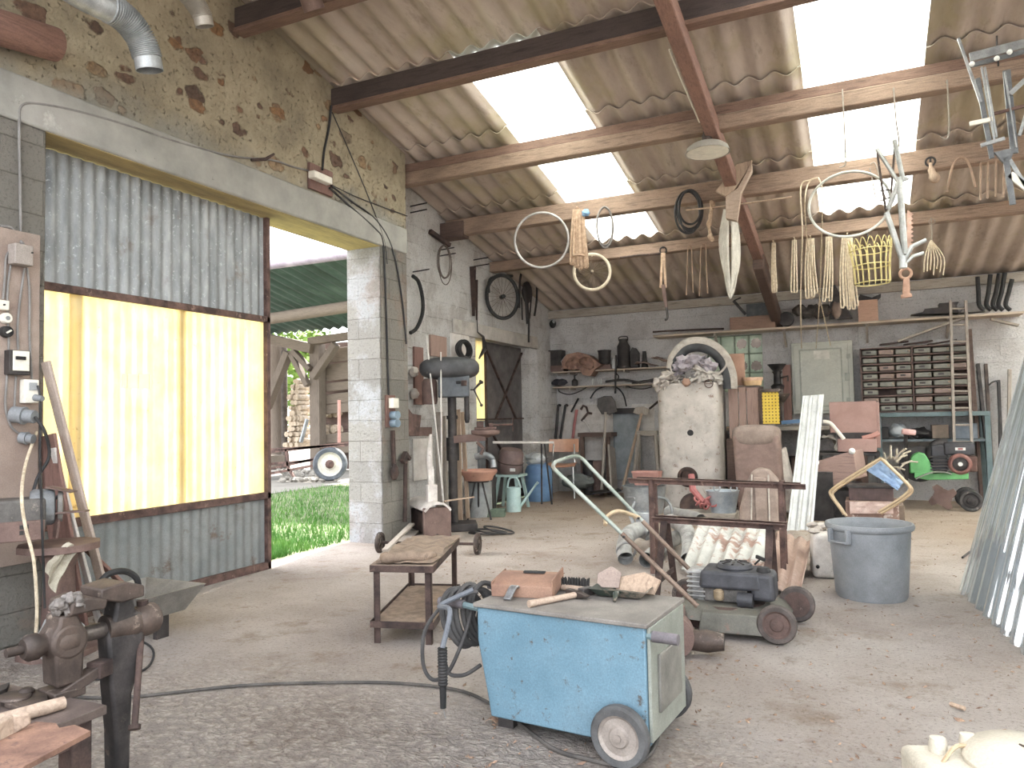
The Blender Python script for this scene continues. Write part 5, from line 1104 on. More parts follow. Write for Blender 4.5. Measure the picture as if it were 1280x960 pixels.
for sx in (-1, 1):
    for sy in (-1, 1): m = MB(); m.bar((kc.x+.12*sx, kc.y+.1*sy, z-.02), (kc.x+.19*sx, kc.y+.14*sy, 0), .035, .035); m.put('leg', GREENW, t)
wc = V((-4.1, 8.75, 0)); t = thing('watering_can', 'pale green watering can beside the brown keg', 'watering can', wc); r_ = .095
m = MB(); m.lathe([(0, 0), (r_, 0), (r_, .3), (r_*.92, .31), (r_*.92, .05), (0, .04)], wc, n=22); m.put('body', GREENW, t)
m = MB(); m.tube([wc+V((.08, .02, .06)), wc+V((.27, .1, .34)), wc+V((.3, .11, .37))], [.02, .014, .02], 10); m.put('spout', GREENW, t)
m = MB(); m.tube(spl([wc+V((-.08, -.02, .3)), wc+V((-.05, 0, .42)), wc+V((.04, .02, .42)), wc+V((.09, .03, .3))], 6), .014, 8); m.put('handle', GREENW, t)
m = MB(); c = V((-4.33, 8.55, 0)); m.bar(c, c+V((-.02, .03, .56)), .12, .1); one('coal_scuttle', m, DKM, 'tall narrow dark box beside the pale green watering can', 'box', bevel=.01)
dc_ = Y_(598, 594, 7.95); t = thing('terracotta_dish', 'orange terracotta dish on the iron stool near the drill', 'dish', dc_-V((0, 0, .06)))
m = MB(); R_ = 24/ppm(dc_); m.lathe([(0, -.06), (R_*.72, -.06), (R_*.8, -.01), (R_*.97, .03), (R_, .05), (R_*.97, .065), (R_*.9, .05), (R_*.72, -.035), (0, -.04)], dc_, n=32); m.put('dish', TERRA, t)
t = thing('iron_stool', 'small iron stool holding the terracotta dish', 'stool', (dc_.x, dc_.y, 0)); z = dc_.z-.065
m = MB(); m.lathe([(0, 0), (.13, 0), (.13, .015), (0, .015)], (dc_.x, dc_.y, z-.016), n=16); m.put('seat', IRON, t)
for k in range(3):
    q = 2*PI*k/3; m = MB(); m.tube([(dc_.x+.05*math.cos(q), dc_.y+.05*math.sin(q), z-.015), (dc_.x+.16*math.cos(q), dc_.y+.16*math.sin(q), 0)], .012); m.put('leg', IRON, t)
m = MB(); m.lathe([(.16, 0), (.17, .05), (.165, .42), (.1, .46), (0, .46)], (-4.32, 8.2, 0), n=20); one('grey_canister', m, worn('canister_grey', '8a8f90', 'a5a8a6', .5, .2, 5), 'grey metal canister behind the iron stool', 'canister')
m = MB(); m.box((-4.15, 8.25, .045), (.3, .2, .09), RM('Z', 20)); one('green_box', m, worn('dull_green_box', '4d6150', '66795f', .7), 'low dull green box on the floor under the iron stool', 'box', bevel=.006)
elbow('grey stove pipe elbow above the grey canister', [Y_(595, 571, 8.25), Y_(607, 569, 8.25), Y_(615, 574, 8.25), Y_(617, 584, 8.25)], .04, (.3, .7), ZINC)
m = MB()
for k in range(3):
    c = V((-3.6+.06*k, 6.95+.05*k, .012+.012*k)); m.ring(c, .16, .01, (.1*k, .1, 1), 28, 6)
one('cable_coil', m, CABB, 'coil of dark cable on the floor beside the saw trolley', 'cable coil')
lean('long pale pipe rail running across before the rear door', Y_(616, 553, 9.0), Y_(692, 553, 9.6), .03, .03, WHITEP, name='pipe_rail', cat='rail')
t = thing('trestle_frame', 'thin iron stand under the pale pipe rail near the corner', 'stand', Y_(680, 600, 9.55))
for dx in (-.05, .1):
    m = MB(); a = Y_(678, 553, 9.55); m.tube([a+V((dx*.3, 0, -.02)), V((a.x+dx, a.y+.05, 0))], .013); m.put('leg', IRON, t)
# steel oil tank with its clothes
tc_ = (Y_(822, 560, 9.3).x+Y_(900, 560, 9.3).x)/2; tw = Y_(900, 560, 9.3).x-Y_(822, 560, 9.3).x; tz = Y_(860, 478, 9.3).z
t = thing('oil_tank', 'tall pale scratched steel oil tank with a round hole', 'tank', (tc_, 9.6, 0))
m = MB()
r_ = .1; out = []
for cx, cy, q0 in ((1, 1, 0), (-1, 1, 90), (-1, -1, 180), (1, -1, 270)):
    for k in range(6): q = math.radians(q0+18*k); out.append(V((tc_+cx*(tw/2-r_)+r_*math.cos(q), 9.6+cy*(.3-r_)+r_*math.sin(q), .03)))
m.prism(out, (0, 0, tz-.03)); m.put('shell', TANKM, t, bevel=.03, seg=3)
h0 = Y_(863, 541, 9.3); m = MB(); m.lathe([(.038, -.005), (.038, .004), (.034, .006), (.0, .004)], h0, (0, -1, 0), 20); m.put('plug_hole', BLACK, t)
h1 = Y_(860, 596, 9.3); m = MB(); m.lathe([(.12, 0), (.125, .03), (.115, .04), (.085, .04), (.08, .012)], h1, (0, -1, 0), 28); f_ = m.put('flange', RUSTD, t); m = MB(); m.lathe([(.083, .01), (0, .01)], h1, (0, -1, 0), 24); m.put('manhole', BLACK, f_)
h2 = Y_(886, 479.5, 9.28); m = MB(); m.ring(h2, .05, .006, (0, 1, 0), 20, 5); m.bar(h2-V((.04, 0, 0)), h2+V((.04, 0, 0)), .008, .008); m.put('emblem_ring', RUST, t)
m = MB()
for x in (-1, 1): m.bb((tc_+x*tw*.35-.04, 9.35, 0), (tc_+x*tw*.35+.04, 9.85, .03))
m.put('skids', RUSTD, t)
def drape(label, pts, wd, mat, seed, name='cloth', cat='cloth', th=.012, k=6):
    S = spl(pts, k); n = len(S)-1; m = MB()
    m.sheet(lambda u, v: S[int(round(u*n))]+V((.04*mnoise.noise(V((u*6, v*5, seed))), (v-.5)*wd, .045*mnoise.noise(V((u*7, v*6, seed+9))))), n, 8, th); return one(name, m, mat, label, cat, ang=80)
YT = lambda x, y, Y=9.45: Y_(x, y, Y)
def heap(label, lumps, mat, seed, name='cloth', cat='cloth', Y=9.4):
    m = MB()
    for k, ((x, y), rx, ry) in enumerate(lumps):
        c = Y_(x, y, Y+.04*((k*7) % 3-1)); s = 1/ppm(c); m.ell(c, (rx*s, .12, ry*s), RM('Y', 20*((k*5) % 4-1.5)), jit=.9, seed=seed*11+k, n=26, m=16)
    return one(name, m, mat, label, cat, ang=80)
heap('cream cloth hanging over the top front corner of the tank', [((830, 474), 12, 5), ((824, 480), 6, 8), ((840, 470), 10, 5), ((832, 482), 5, 7), ((846, 474), 8, 4)], CANV, 1)
heap('pale canvas cloth crumpled on the tank beside the leather pad', [((872, 472), 12, 5), ((886, 470), 12, 6), ((898, 474), 9, 6), ((878, 464), 12, 5)], worn('pale_canvas', 'aaa096', 'cbc3b8', .9, 0, 8), 2)
heap('grey lilac rag bunched under the padded arch on the tank', [((856, 455), 11, 9), ((868, 452), 12, 8), ((848, 462), 8, 7), ((884, 456), 10, 7)], worn('lilac_rag', '8a8088', 'aaa0a6', .9, 0, 8), 3)
m = MB()
for k in range(6): m.ell(YT(864+5*math.cos(k), 469+2.5*math.sin(k*2), 9.32), (.06, .03, .03), RM('Y', k*33), jit=.5, seed=k, n=10, m=6)
one('grey_sock', m, worn('dark_grey_cloth', '5f5a58', '8a8480', .95), 'bunched grey sock on the front edge of the tank top', 'cloth')
m = MB(); m.ell(YT(858, 478, 9.28), (.055, .03, .05), jit=.3, seed=3); one('leather_pad', m, worn('tan_leather', '8f5f42', 'b07f5e', .7), 'small tan leather pad at the front edge of the tank', 'leather')
# the padded arch (a collar) on top
t = thing('horse_collar', 'padded pale arch with black lining leaning over the tank top', 'horse collar', YT(880, 478, 9.5))
AP = spl([YT(840, 462, 9.45), YT(843, 447, 9.45), YT(856, 432, 9.5), YT(874, 428, 9.5), YT(892, 434, 9.5), YT(906, 449, 9.5), YT(913, 468, 9.45), YT(914, 486, 9.45)], 6)
m = MB(); m.tube(AP, [.05]+[.075]*(len(AP)-2)+[.07], 12); m.put('padding', worn('collar_canvas', '9a8f83', 'b9aea1', .85, 0, 8, '7c7066', .62), t)
m = MB(); cen = YT(878, 490, 9.45); m.tube([p.lerp(cen, .11)+V((0, -.045, 0)) for p in AP], .055, 10); m.put('lining', worn('black_lining', '26272a', '3e4044', .7, 0, 6), t)
m = MB(); m.tube(spl([YT(906, 448, 9.4), YT(908, 456, 9.36), YT(900, 466, 9.36), YT(890, 470, 9.36)], 5), .013, 7); m.tube(spl([YT(843, 450, 9.38), YT(838, 458, 9.36), YT(842, 470, 9.35), YT(850, 478, 9.33)], 5), .013, 7); m.put('strap', CANV, t)
# planters and buckets left of the tank
t = thing('flower_box', 'terracotta coloured plastic flower box on the zinc tub', 'flower box', Y_(808, 604, 9.0)); zb = Y_(808, 607, 9.0).z
m = MB(); a, b = Y_(790, 590, 9.0), Y_(823, 590, 9.0); tray(m, ((a.x+b.x)/2, 9.1, zb), (b.x-a.x, .22), ((b.x-a.x)*.85, .17), .17, .012); m.put('box', TERRAP, t, flat=True)
m = MB(); m.bar((a.x, 8.985, zb+.165), (b.x, 8.985, zb+.165), .02, .025); m.put('lip', TERRAP, t)
bc2 = V((-2.3, 8.55, 0)); bc2 = Y_(806, 640, 9.08); bc2.z = 0; rb = 27/ppm(bc2+V((0, 0, .3)))
t = thing('zinc_tub', 'large galvanised bucket under the terracotta flower box', 'bucket', bc2)
m = MB(); m.lathe([(0, .01), (rb*.82, 0), (rb, zb-.015), (rb*1.03, zb-.008), (rb*.97, zb-.008), (rb*.8, .03), (0, .03)], bc2, n=32); m.put('body', ZINC, t)
m = MB(); m.tube(spl([bc2+V((-.15, -rb*.9, zb*.62)), bc2+V((-.06, -rb*.98, zb*.62)), bc2+V((-.05, -rb*.98, zb*.55))], 4), .008); m.put('handle', ZINC, t)
wc = Y_(812, 660, 7.2); wc = V((-1.98, 7.3, 0)); wr = .1
t = thing('watering_can', 'zinc watering can with arched handle behind the trestle post', 'watering can', wc)
m = MB(); m.lathe([(0, 0), (wr, 0), (wr, .24), (wr*.9, .25), (wr*.88, .03), (0, .03)], wc, n=22); m.put('body', ZINC, t)
m = MB(); m.tube([wc+V((-.09, 0, .05)), wc+V((-.16, -.02, .22)), wc+V((-.1, 0, .34))], [.025, .016, .022], 8); m.put('spout', ZINC, t)
m = MB(); m.tube(spl([wc+V((.05, 0, .24)), wc+V((.08, 0, .37)), wc+V((.2, 0, .38)), wc+V((.26, 0, .28)), wc+V((.25, 0, .15))], 6), .014, 8); m.put('handle', worn('dark_zinc', '6b6c6c', '838585', .5, .5), t)
c = Y_(904, 635, 8.4); c.z = .0; t = thing('zinc_basin', 'blue grey zinc basin standing before the leather seat', 'basin', c); zz = Y_(904, 614, 8.4).z; rb = 20/ppm(c)
m = MB(); m.lathe([(rb*.7, 0), (rb*.75, zz*.4), (rb*1., zz), (rb*1.05, zz+.008), (rb*.96, zz), (rb*.7, zz*.45), (0, zz*.42)], c, n=28); m.put('body', worn('blue_zinc', '8d9aa6', 'b0bac2', .5, .4, 6), t)
for dx in (-.06, .12): m = MB(); m.ring(c+V((dx, 0, zz+.03)), .035, .008, (0, 1, 0), 16, 5); m.put('handle', ZINC, t)
c = Y_(865, 625, 8.55); m = MB(); m.lathe([(0, -.015), (.15, -.015), (.15, .015), (0, .015)], V((c.x, 8.6, .16)), (.1, -1, .35), 24); one('iron_disc', m, RUSTD, 'rusty iron disc leaning at the foot of the tank', 'disc')
t = thing('red_chain_hoist', 'tangle of red painted iron parts at the foot of the tank', 'hoist', Y_(880, 640, 8.3)); c = Y_(876, 622, 8.35)
m = MB(); m.tube([Y_(864, 593, 8.4), Y_(866, 612, 8.35), Y_(880, 628, 8.3)], [.035, .04, .03], 8); m.put('arm', RED, t)
for k in range(16):
    q = Y_(866+38*random.random(), 633-14*random.random()*(1-.3), 8.3); m = MB(); m.ring(q, .035, .011, (random.uniform(-1, 1), random.uniform(-1, 1), random.uniform(-1, 1)), 12, 5); m.put('link', RED, t)
m = MB(); c = Y_(880, 640, 8.35); m.bb((c.x-.3, 8.2, 0), (c.x+.35, 8.6, max(.02, c.z))); one('low_plinth', m, WGREYH, 'low timber plinth under the red iron tangle', 'plinth')
# crates, yellow panel, clutter right of the tank
t = thing('slatted_crate', 'tall slatted wooden crate standing between the tank and yellow panel', 'crate', Y_(929, 545, 9.6))
for i, (x0, x1) in enumerate(((911, 923), (924, 933), (934, 948))):
    m = MB(); fb(m, x0, 484+i*.2, x1, 548, 9.6, .02); m.put('slat', WCRATE, t, bevel=.003)
m = MB(); fb(m, 911, 483, 949, 487, 9.61, .4); fb(m, 946, 487, 950, 548, 9.62, .4); m.put('box', WDARK, t)
simple('lower_crate', 'plain brown crate under the tall slatted crate', 'crate', 909, 548.5, 952, 634.5, 9.6, .42, WDARK)
simple('orange_board', 'orange brown board standing on edge behind the crate', 'board', 912, 442, 931, 482, 9.85, .02, worn('orange_board', 'a06c48', 'b9835c', .7, 0, 4), .003)
t = thing('plastic_tub', 'flat orange yellow tub on top of the slatted crate', 'tub', Y_(941, 483, 9.75)); m = MB(); c = Y_(940.5, 482, 9.75); r_ = 12/ppm(c); m.lathe([(0, 0), (r_*.9, 0), (r_, .07), (r_*.95, .07)], c, n=24); m.put('body', worn('orange_tub', 'c08a3c', 'd6a556', .5), t); m = MB(); m.lathe([(r_*1.05, .06), (r_*1.08, .1), (0, .105)], c, n=24); m.put('lid', worn('orange_lid', 'b07a4c', 'cf9b6c', .5), t)
def perf():
    n = NT('perforated_yellow'); d = n.vor(34, None); x = n.xyz(); u = n.math('FRACT', n.math('MULTIPLY', x[0], 26)); v = n.math('FRACT', n.math('MULTIPLY', x[2], 26))
    a = n.math('POWER', n.math('SUBTRACT', u, .5), 2); b = n.math('POWER', n.math('SUBTRACT', v, .5), 2); s = n.step(n.math('ADD', a, b), .04, .055)
    c = n.mix(s, '5a4a18', n.ramp(n.noise(5, 4), [(.3, 'c6a52c'), (.7, 'd9bd4c')])); return n.fin(c, .55)
m = MB(); fb(m, 953, 490, 974, 530, 9.5, .03); q_ = Y_(953, 500, 9.5); m.bb((q_.x+.03, 9.505, 0), (q_.x+.1, 9.525, .9)); one('perforated_panel', m, perf(), 'yellow perforated metal panel standing beside the crate', 'panel', bevel=.004)
simple('panel_cap', 'grey rail lying across the top of the yellow panel', 'rail', 950, 486, 976, 490, 9.48, .08, IRONB, .003)
t = thing('coffee_mill', 'dark iron mill standing before the green window', 'mill', Y_(972, 490, 10.9)); c = Y_(972, 486, 10.9)
m = MB(); m.lathe([(.08, 0), (.09, .04), (.05, .07), (.045, .2), (.07, .24)], c, n=14); m.put('body', IRON, t); m = MB(); m.lathe([(.03, .22), (.12, .33), (.13, .34), (.02, .26)], c, n=16); m.put('hopper', IRON, t); m = MB(); m.tube([c+V((.05, 0, .15)), c+V((.14, -.03, .17)), c+V((.14, -.03, .1))], .012); m.put('crank', IRON, t)
m = MB(); c = Y_(975, 503, 10.75); m.lathe([(0, -.3), (.08, -.3), (.02, -.26), (.02, 0), (.06, .0), (.13, .1), (.13, .12), (0, .12)], c, n=18); one('iron_bowl', m, IRONB, 'brown iron bowl on a stem beside the yellow panel', 'bowl')
for i, (x0, y0, x1, y1, lab) in enumerate(((979, 456, 984, 528, 'thin red wooden post nearer the green window'), (984, 456, 989, 530, 'second red wooden post close against the locker'))):
    simple('wooden_post', lab, 'post', x0, y0, x1, y1, 11.0, .05, WRED, .003)
t = thing('clutter_bench', 'dark work bench along the back wall behind the armchairs', 'bench', (-.85, 10.8, 0)); zb2 = Y_(985, 533, 10.5).z
m = MB(); m.bb((-1.9, 10.5, zb2-.05), (.05, 11.3, zb2)); m.put('top', WGREYH, t)
for x in (-1.85, 0): 
    for y in (10.55, 11.25): m = MB(); m.bb((x-.04, y-.04, 0), (x+.04, y+.04, zb2-.05)); m.put('leg', WDARK, t)
m = MB(); m.bb((-1.85, 10.7, .3), (.0, 11.25, .33)); m.put('shelf', WDARK, t)
lean('blue clamp lying on the dark rear bench', Y_(977, 531, 10.6)+V((0, 0, .03)), Y_(1000, 529, 10.6)+V((0, 0, .03)), .05, .06, BLUED, name='clamp', cat='clamp')
for i, (x0, y0, x1, y1, lab, mt) in enumerate(((970, 565, 990, 600, 'dark box on the shelf under the rear bench', DKM), (985, 560, 1002, 590, 'brown tin on the shelf under the rear bench', BROWNB))):
    m = MB(); a = Y_(x0, 570, 10.8); b = Y_(x1, 570, 10.8); m.bb((a.x, 10.8, .33), (b.x, 11.05, .6)); one('storage_box', m, mt, lab, 'box', bevel=.01)
# leather seat and suede seat back
c = Y_(948, 620, 9.0); lw = 30/ppm(Y_(948, 580, 9.0)); zt_ = Y_(948, 534, 9.0).z
t = thing('leather_armchair', 'brown leather upholstered seat back with a dusty rounded top', 'armchair', (c.x, 9.2, 0))
m = MB(); m.quad8([(c.x-lw*.85, 9.02, .02), (c.x+lw*1.05, 9.02, .02), (c.x+lw*1.05, 9.3, .02), (c.x-lw*.85, 9.3, .02)], [(c.x-lw, 9.0, zt_-.08), (c.x+lw*.9, 9.0, zt_-.08), (c.x+lw*.9, 9.26, zt_-.08), (c.x-lw, 9.26, zt_-.08)]); m.put('back', LEATH, t, bevel=.05, seg=4)
m = MB(); m.ell((c.x-lw*.05, 9.13, zt_-.1), (lw*1.0, .15, .13), p=.6, n=24, m=14); m.put('top_pad', SUEDE, t)
m = MB(); m.quad8([(c.x+lw*.9, 9.1, .05), (c.x+lw*1.5, 9.2, .05), (c.x+lw*1.5, 9.5, .05), (c.x+lw*.9, 9.4, .05)], [(c.x+lw*.85, 9.1, zt_*.72), (c.x+lw*1.0, 9.2, zt_*.78), (c.x+lw*1.0, 9.5, zt_*.78), (c.x+lw*.85, 9.4, zt_*.72)]); m.put('armrest', CANV, t, bevel=.03)
c = Y_(952, 640, 7.9); sw2 = 30/ppm(c); zt2 = Y_(952, 586, 8.0).z
t = thing('car_seat', 'dusty taupe car seat backrest with piped panels', 'car seat', (c.x, 8.0, 0))
P = [(-1, 0), (-.98, .3), (-.72, .72), (-.42, .97), (-.1, 1), (.25, .97), (.62, .8), (.72, .5), (.7, 0)]
m = MB(); m.prism([(c.x+a*sw2, 7.95+.12*b, .02+b*(zt2-.02)) for a, b in P], (0, .2, 0)); m.put('backrest', SUEDE, t, bevel=.04, seg=3)
for a in (-.42, .25):
    m = MB(); m.tube([(c.x+a*sw2*1.1, 7.945, .05), (c.x+a*sw2, 7.945+.1, zt2*.9)], .008, 6); m.put('piping', CANV, t)
m = MB(); m.quad8([(c.x-.28*sw2, 7.93, .1), (c.x+.2*sw2, 7.93, .1), (c.x+.2*sw2, 8, .1), (c.x-.28*sw2, 8, .1)], [(c.x-.36*sw2, 8.03, zt2*.86), (c.x+.18*sw2, 8.03, zt2*.86), (c.x+.18*sw2, 8.1, zt2*.86), (c.x-.36*sw2, 8.1, zt2*.86)]); m.put('centre_panel', SUEDE, t, bevel=.015)
# ribbed aluminium strips leaning upright
a0, a1 = Z_(984, 663, 0), Z_(1016, 662, 0); b0, b1 = Y_(1004, 495, 8.75), Y_(1030, 493, 8.75)
m = MB(); m.sheet(lambda u, v: a0.lerp(a1, u).lerp(b0.lerp(b1, u), v)+V((0, -.035*(max(0, math.cos(2*PI*u*2.5))**.5), 0)), 40, 1, .003); one('metal_cladding_sheet', m, worn('pale_cladding', 'b9bcba', 'd5d6d2', .45, .3, 5, '9a968e', .66), 'tall pale ribbed metal sheet leaning upright before the pink trunk', 'metal sheet')
simple('iron_cabinet', 'dark low cabinet standing behind the pale ribbed sheet', 'cabinet', 1012, 590, 1042, 655, 8.95, .4, DKM)
# locker on the wall
t = thing('wall_locker', 'grey steel locker cabinet on the back wall below the shelf', 'locker', Y_(1028, 515, 11.1))
m = MB(); fb(m, 990, 427, 1067, 517, 11.12, .22); m.put('body', LOCK, t, bevel=.006)
m = MB(); fb(m, 993, 430, 1061, 513, 11.1, .02); d_ = m.put('door', LOCK, t, bevel=.004)
m = MB(); fb(m, 999.5, 435.5, 1053.5, 508.5, 11.096, .008); m.put('recess', OLIVE, d_)
m = MB(); fb(m, 1001, 437, 1052, 507, 11.09, .012); m.put('panel', LOCK, d_, bevel=.006)
for y in (442, 497): m = MB(); fb(m, 1058, y, 1063, y+6, 11.085, .02); m.put('hinge', OLIVE, d_)
m = MB(); fb(m, 1056, 466, 1062, 476, 11.075, .03); m.put('latch', OLIVE, d_, bevel=.003)
m = MB(); fb(m, 1017, 438, 1037, 449, 11.084, .004); m.put('notice', worn('aged_paper', 'b3b0a3', 'c6c3b6', .8), d_)
# drawer cabinet: eight rows of six little drawers
t = thing('drawer_cabinet', 'dark wooden cabinet of small metal drawers on the blue bench', 'cabinet', Y_(1146, 515, 11.0))
ca, cb = Y_(1077, 500, 11.0), Y_(1217, 500, 11.0); cz1 = Y_(1146, 432, 11.0).z; cz0 = Y_(1146, 515, 11.0).z
m = MB(); th = .018; cwid = cb.x-ca.x; Yc = 11.0
for x in (ca.x, ca.x+cwid*.475, cb.x-th): m.bb((x, Yc, cz0), (x+th, YB-.01, cz1))
for k in range(9): z = cz0+(cz1-cz0-th)*k/8; m.bb((ca.x, Yc, z), (cb.x, YB-.01, z+th))
m.bb((ca.x, YB-.03, cz0), (cb.x, YB-.01, cz1)); m.put('carcass', worn('cabinet_wood', '56403a', '75584d', .8, 0, 6), t)
DRW = worn('drawer_tin', '6b6a60', '858377', .6, .25, 7, '7d5f50', .63); DRW2 = worn('drawer_tin_red', '7b6257', '957a6c', .6, .2, 7)
rh = (cz1-cz0-th)/8; rnd = random.Random(5)
for j in range(8):
    for i in range(6):
        half = i//3; x0 = ca.x+th+(cwid*.475+0*th)*half; wd = (cwid*.475-th if half == 0 else cwid*.525-2*th)/3; x = x0+wd*(i % 3); z = cz0+th+rh*j
        if (i, j) in ((5, 4), (5, 2), (1, 2), (5, 0)): continue
        o = .012+rnd.random()*.025; m = MB(); m.box((x+wd/2, Yc+.12-o, z+rh*.36), (wd*.9, .24, rh*.62)); d_ = m.put('drawer', DRW2 if rnd.random() < .2 else DRW, t, bevel=.012)
        if rnd.random() < .55: m = MB(); m.ell((x+wd*.85, Yc-.005-o, z+rh*.42), .013, n=8, m=6); m.put('knob', WTOOL, d_)
        else: m = MB(); m.bar((x+wd*.3, Yc-.003-o, z+rh*.4), (x+wd*.6, Yc-.003-o, z+rh*.4), .006, .025); m.put('label_holder', IRON, d_)
m = MB()
for k in range(3): m.bar(Y_(1100+30*k, 431, 11.1), Y_(1135+30*k, 427-k, 11.15), .08, .02)
one('scrap_strips', m, RUSTD, 'thin rusty strips lying on top of the drawer cabinet', 'strips')
# blue steel bench under it
t = thing('blue_bench', 'blue green steel bench frame below the drawer cabinet', 'bench', Y_(1170, 600, 10.9)); bz = cz0-.004; xa, xb = Y_(1095, 520, 10.8).x, Y_(1238, 520, 10.8).x
m = MB(); m.bb((xa, 10.8, bz-.055), (xb, YB-.01, bz)); m.put('top', TEAL, t, bevel=.004)
for x in (xa+.03, xb-.03):
    for y in (10.83, 11.3): m = MB(); m.bb((x-.03, y-.03, 0), (x+.03, y+.03, bz-.055)); m.put('leg', TEAL, t)
sz_ = Y_(1165, 549, 10.85).z; m = MB(); m.bb((xa, 10.85, sz_-.03), (xb, YB-.02, sz_)); m.put('shelf', worn('bench_shelf', '55626a', '6f7b80', .7), t)
m = MB(); m.ell(Y_(1122, 538, 11.0)+V((0, 0, .0)), (.1, .1, .09), jit=.3, seed=2); one('white_bag', m, worn('pale_bag', 'a9b1b6', 'c3cacd', .6), 'pale grey plastic bag on the blue bench shelf', 'bag')
m = MB(); m.ell(Y_(1150, 541, 11.0), (.14, .1, .07), jit=.5, seed=9); one('dark_toolbag', m, DKM, 'dark lumpy tool bag on the blue bench shelf', 'bag')
simple('cardboard_box', 'brown cardboard box on the blue bench shelf', 'box', 1165, 531, 1186, 548, 10.95, .2, worn('card', '75624f', '8d7862', .9))
simple('dark_box', 'black box beside the pale bag on the blue bench shelf', 'box', 1100, 534, 1111, 548, 10.95, .2, DKM)
simple('grey_box', 'grey blue box on the blue bench shelf behind the ladder', 'box', 1194, 529, 1222, 548, 11.05, .15, worn('grey_blue_box', '6d7a88', '8793a0', .6))
# ladder
t = thing('ladder', 'narrow grey wooden ladder leaning before the drawer cabinet', 'ladder', Y_(1203, 558, 10.75))
l0, l1, r0, r1 = Y_(1193, 562, 10.72), Y_(1188, 376, 10.93), Y_(1215, 562, 10.72), Y_(1207, 376, 10.93)
for a, b in ((l0, l1), (r0, r1)): m = MB(); m.bar(a, b, .03, .05, up=(0, 1, 0)); m.put('rail', WGREY, t)
for k in range(9): f = .05+.112*k; m = MB(); m.tube([l0.lerp(l1, f), r0.lerp(r1, f)], .013, 8); m.put('rung', WGREY, t)
# bars leaning in the right rear corner
for i, (x0, y0, x1, y1, w_, lab, mt) in enumerate(((1224, 560, 1212, 412, .07, 'dark wooden bar leaning against the ladder rail', WDARK), (1238, 560, 1222, 455, .09, 'broad dark iron channel leaning on the wall past the ladder', IRON), (1240, 575, 1232, 455, .06, 'grey iron channel leaning beside the broad dark channel', IRONB), (1252, 585, 1248, 475, .025, 'thin black straight iron rod past the grey channel', IRON), (1258, 590, 1262, 462, .06, 'pale wooden batten standing last in the row of bars past the ladder', WGREY))):
    a = Y_(x0, y0, 11.0); a.z = 0
    lean(lab, a, Y_(x1, y1, 11.25), .04, w_, mt, name=('timber_bar', 'iron_channel', 'iron_channel', 'iron_rod', 'batten')[i], cat='bar', side=(0, 1, 0))
cable('black bent rod hooked beside the pale batten in the corner', [Y_(x, y, 11.15) for x, y in ((1236, 482), (1240, 478), (1247, 478), (1248, 500), (1249, 560))], .01, CABB, name='bent_rod', cat='rod')
# pink trunk and boxes in the middle right
t = thing('steel_coffer', 'pinkish dusty steel trunk with its lid raised', 'trunk', Y_(1068, 566, 9.6))
m = MB(); fb(m, 1037, 502, 1096, 541, 9.75, .03); fb(m, 1094, 503, 1100, 560, 9.76, .35); m.put('lid', PINKB, t, bevel=.006)
m = MB(); fb(m, 1047, 549, 1096, 565, 9.5, .3); m.put('body', PINKB, t, bevel=.006)
m = MB(); fb(m, 1045, 541, 1094, 549, 9.7, .2); m.put('inside', DKM, t)
t = thing('steel_shelf', 'dark steel rack holding the pink trunk', 'rack', Y_(1060, 640, 9.6)); zz = Y_(1065, 566, 9.5).z
m = MB(); a, b = Y_(1020, 566, 9.48).x, Y_(1100, 566, 9.48).x; m.bb((a, 9.48, zz-.03), (b, 10.1, zz-.002)); m.put('top', IRON, t)
for x in (a+.02, b-.02):
    for y in (9.5, 10.08): m = MB(); m.bb((x-.02, y-.02, 0), (x+.02, y+.02, zz-.03)); m.put('leg', IRON, t)
drape('grey folded sacking beside the pink trunk', [Y_(1018, 565, 9.6), Y_(1020, 552, 9.6), Y_(1030, 546, 9.6), Y_(1044, 550, 9.6), Y_(1046, 563, 9.6)], .25, worn('grey_sacking', '6d665e', '8a8278', .95), 5, 'sacking', 'sacking')
cable('pale curved pipe sticking out beside the pink trunk', [Y_(x, y, 9.45) for x, y in ((1029, 527), (1038, 529), (1046, 538), (1055, 549))], .022, CREAM, name='bent_pipe', cat='pipe')
cable('red plastic pipe lying across the front of the trunk', [Y_(x, y, 9.56) for x, y in ((1078, 548), (1090, 545), (1099, 541))], .03, TERRAP, name='plastic_pipe', cat='pipe')
t = thing('plank_chest', 'tilted pinkish plank box below the trunk', 'box', Y_(1057, 612, 8.9))
P = [(1019, 577), (1066, 563), (1072, 598), (1026, 612)]; m = MB(); m.prism([Y_(x, y, 9.0) for x, y in P], (.1, .35, .0)); m.put('box', wood('pink_plank', '745447', '967061', 0), t, bevel=.006)
for x, y in ((1020, 578), (1065, 564)): m = MB(); m.ell(Y_(x, y, 8.99), .035, n=10, m=7); m.put('corner_cap', PAPER, t)
simple('iron_box', 'dark crate standing under the tilted plank box', 'crate', 1024, 613, 1068, 650, 9.05, .4, DKM)
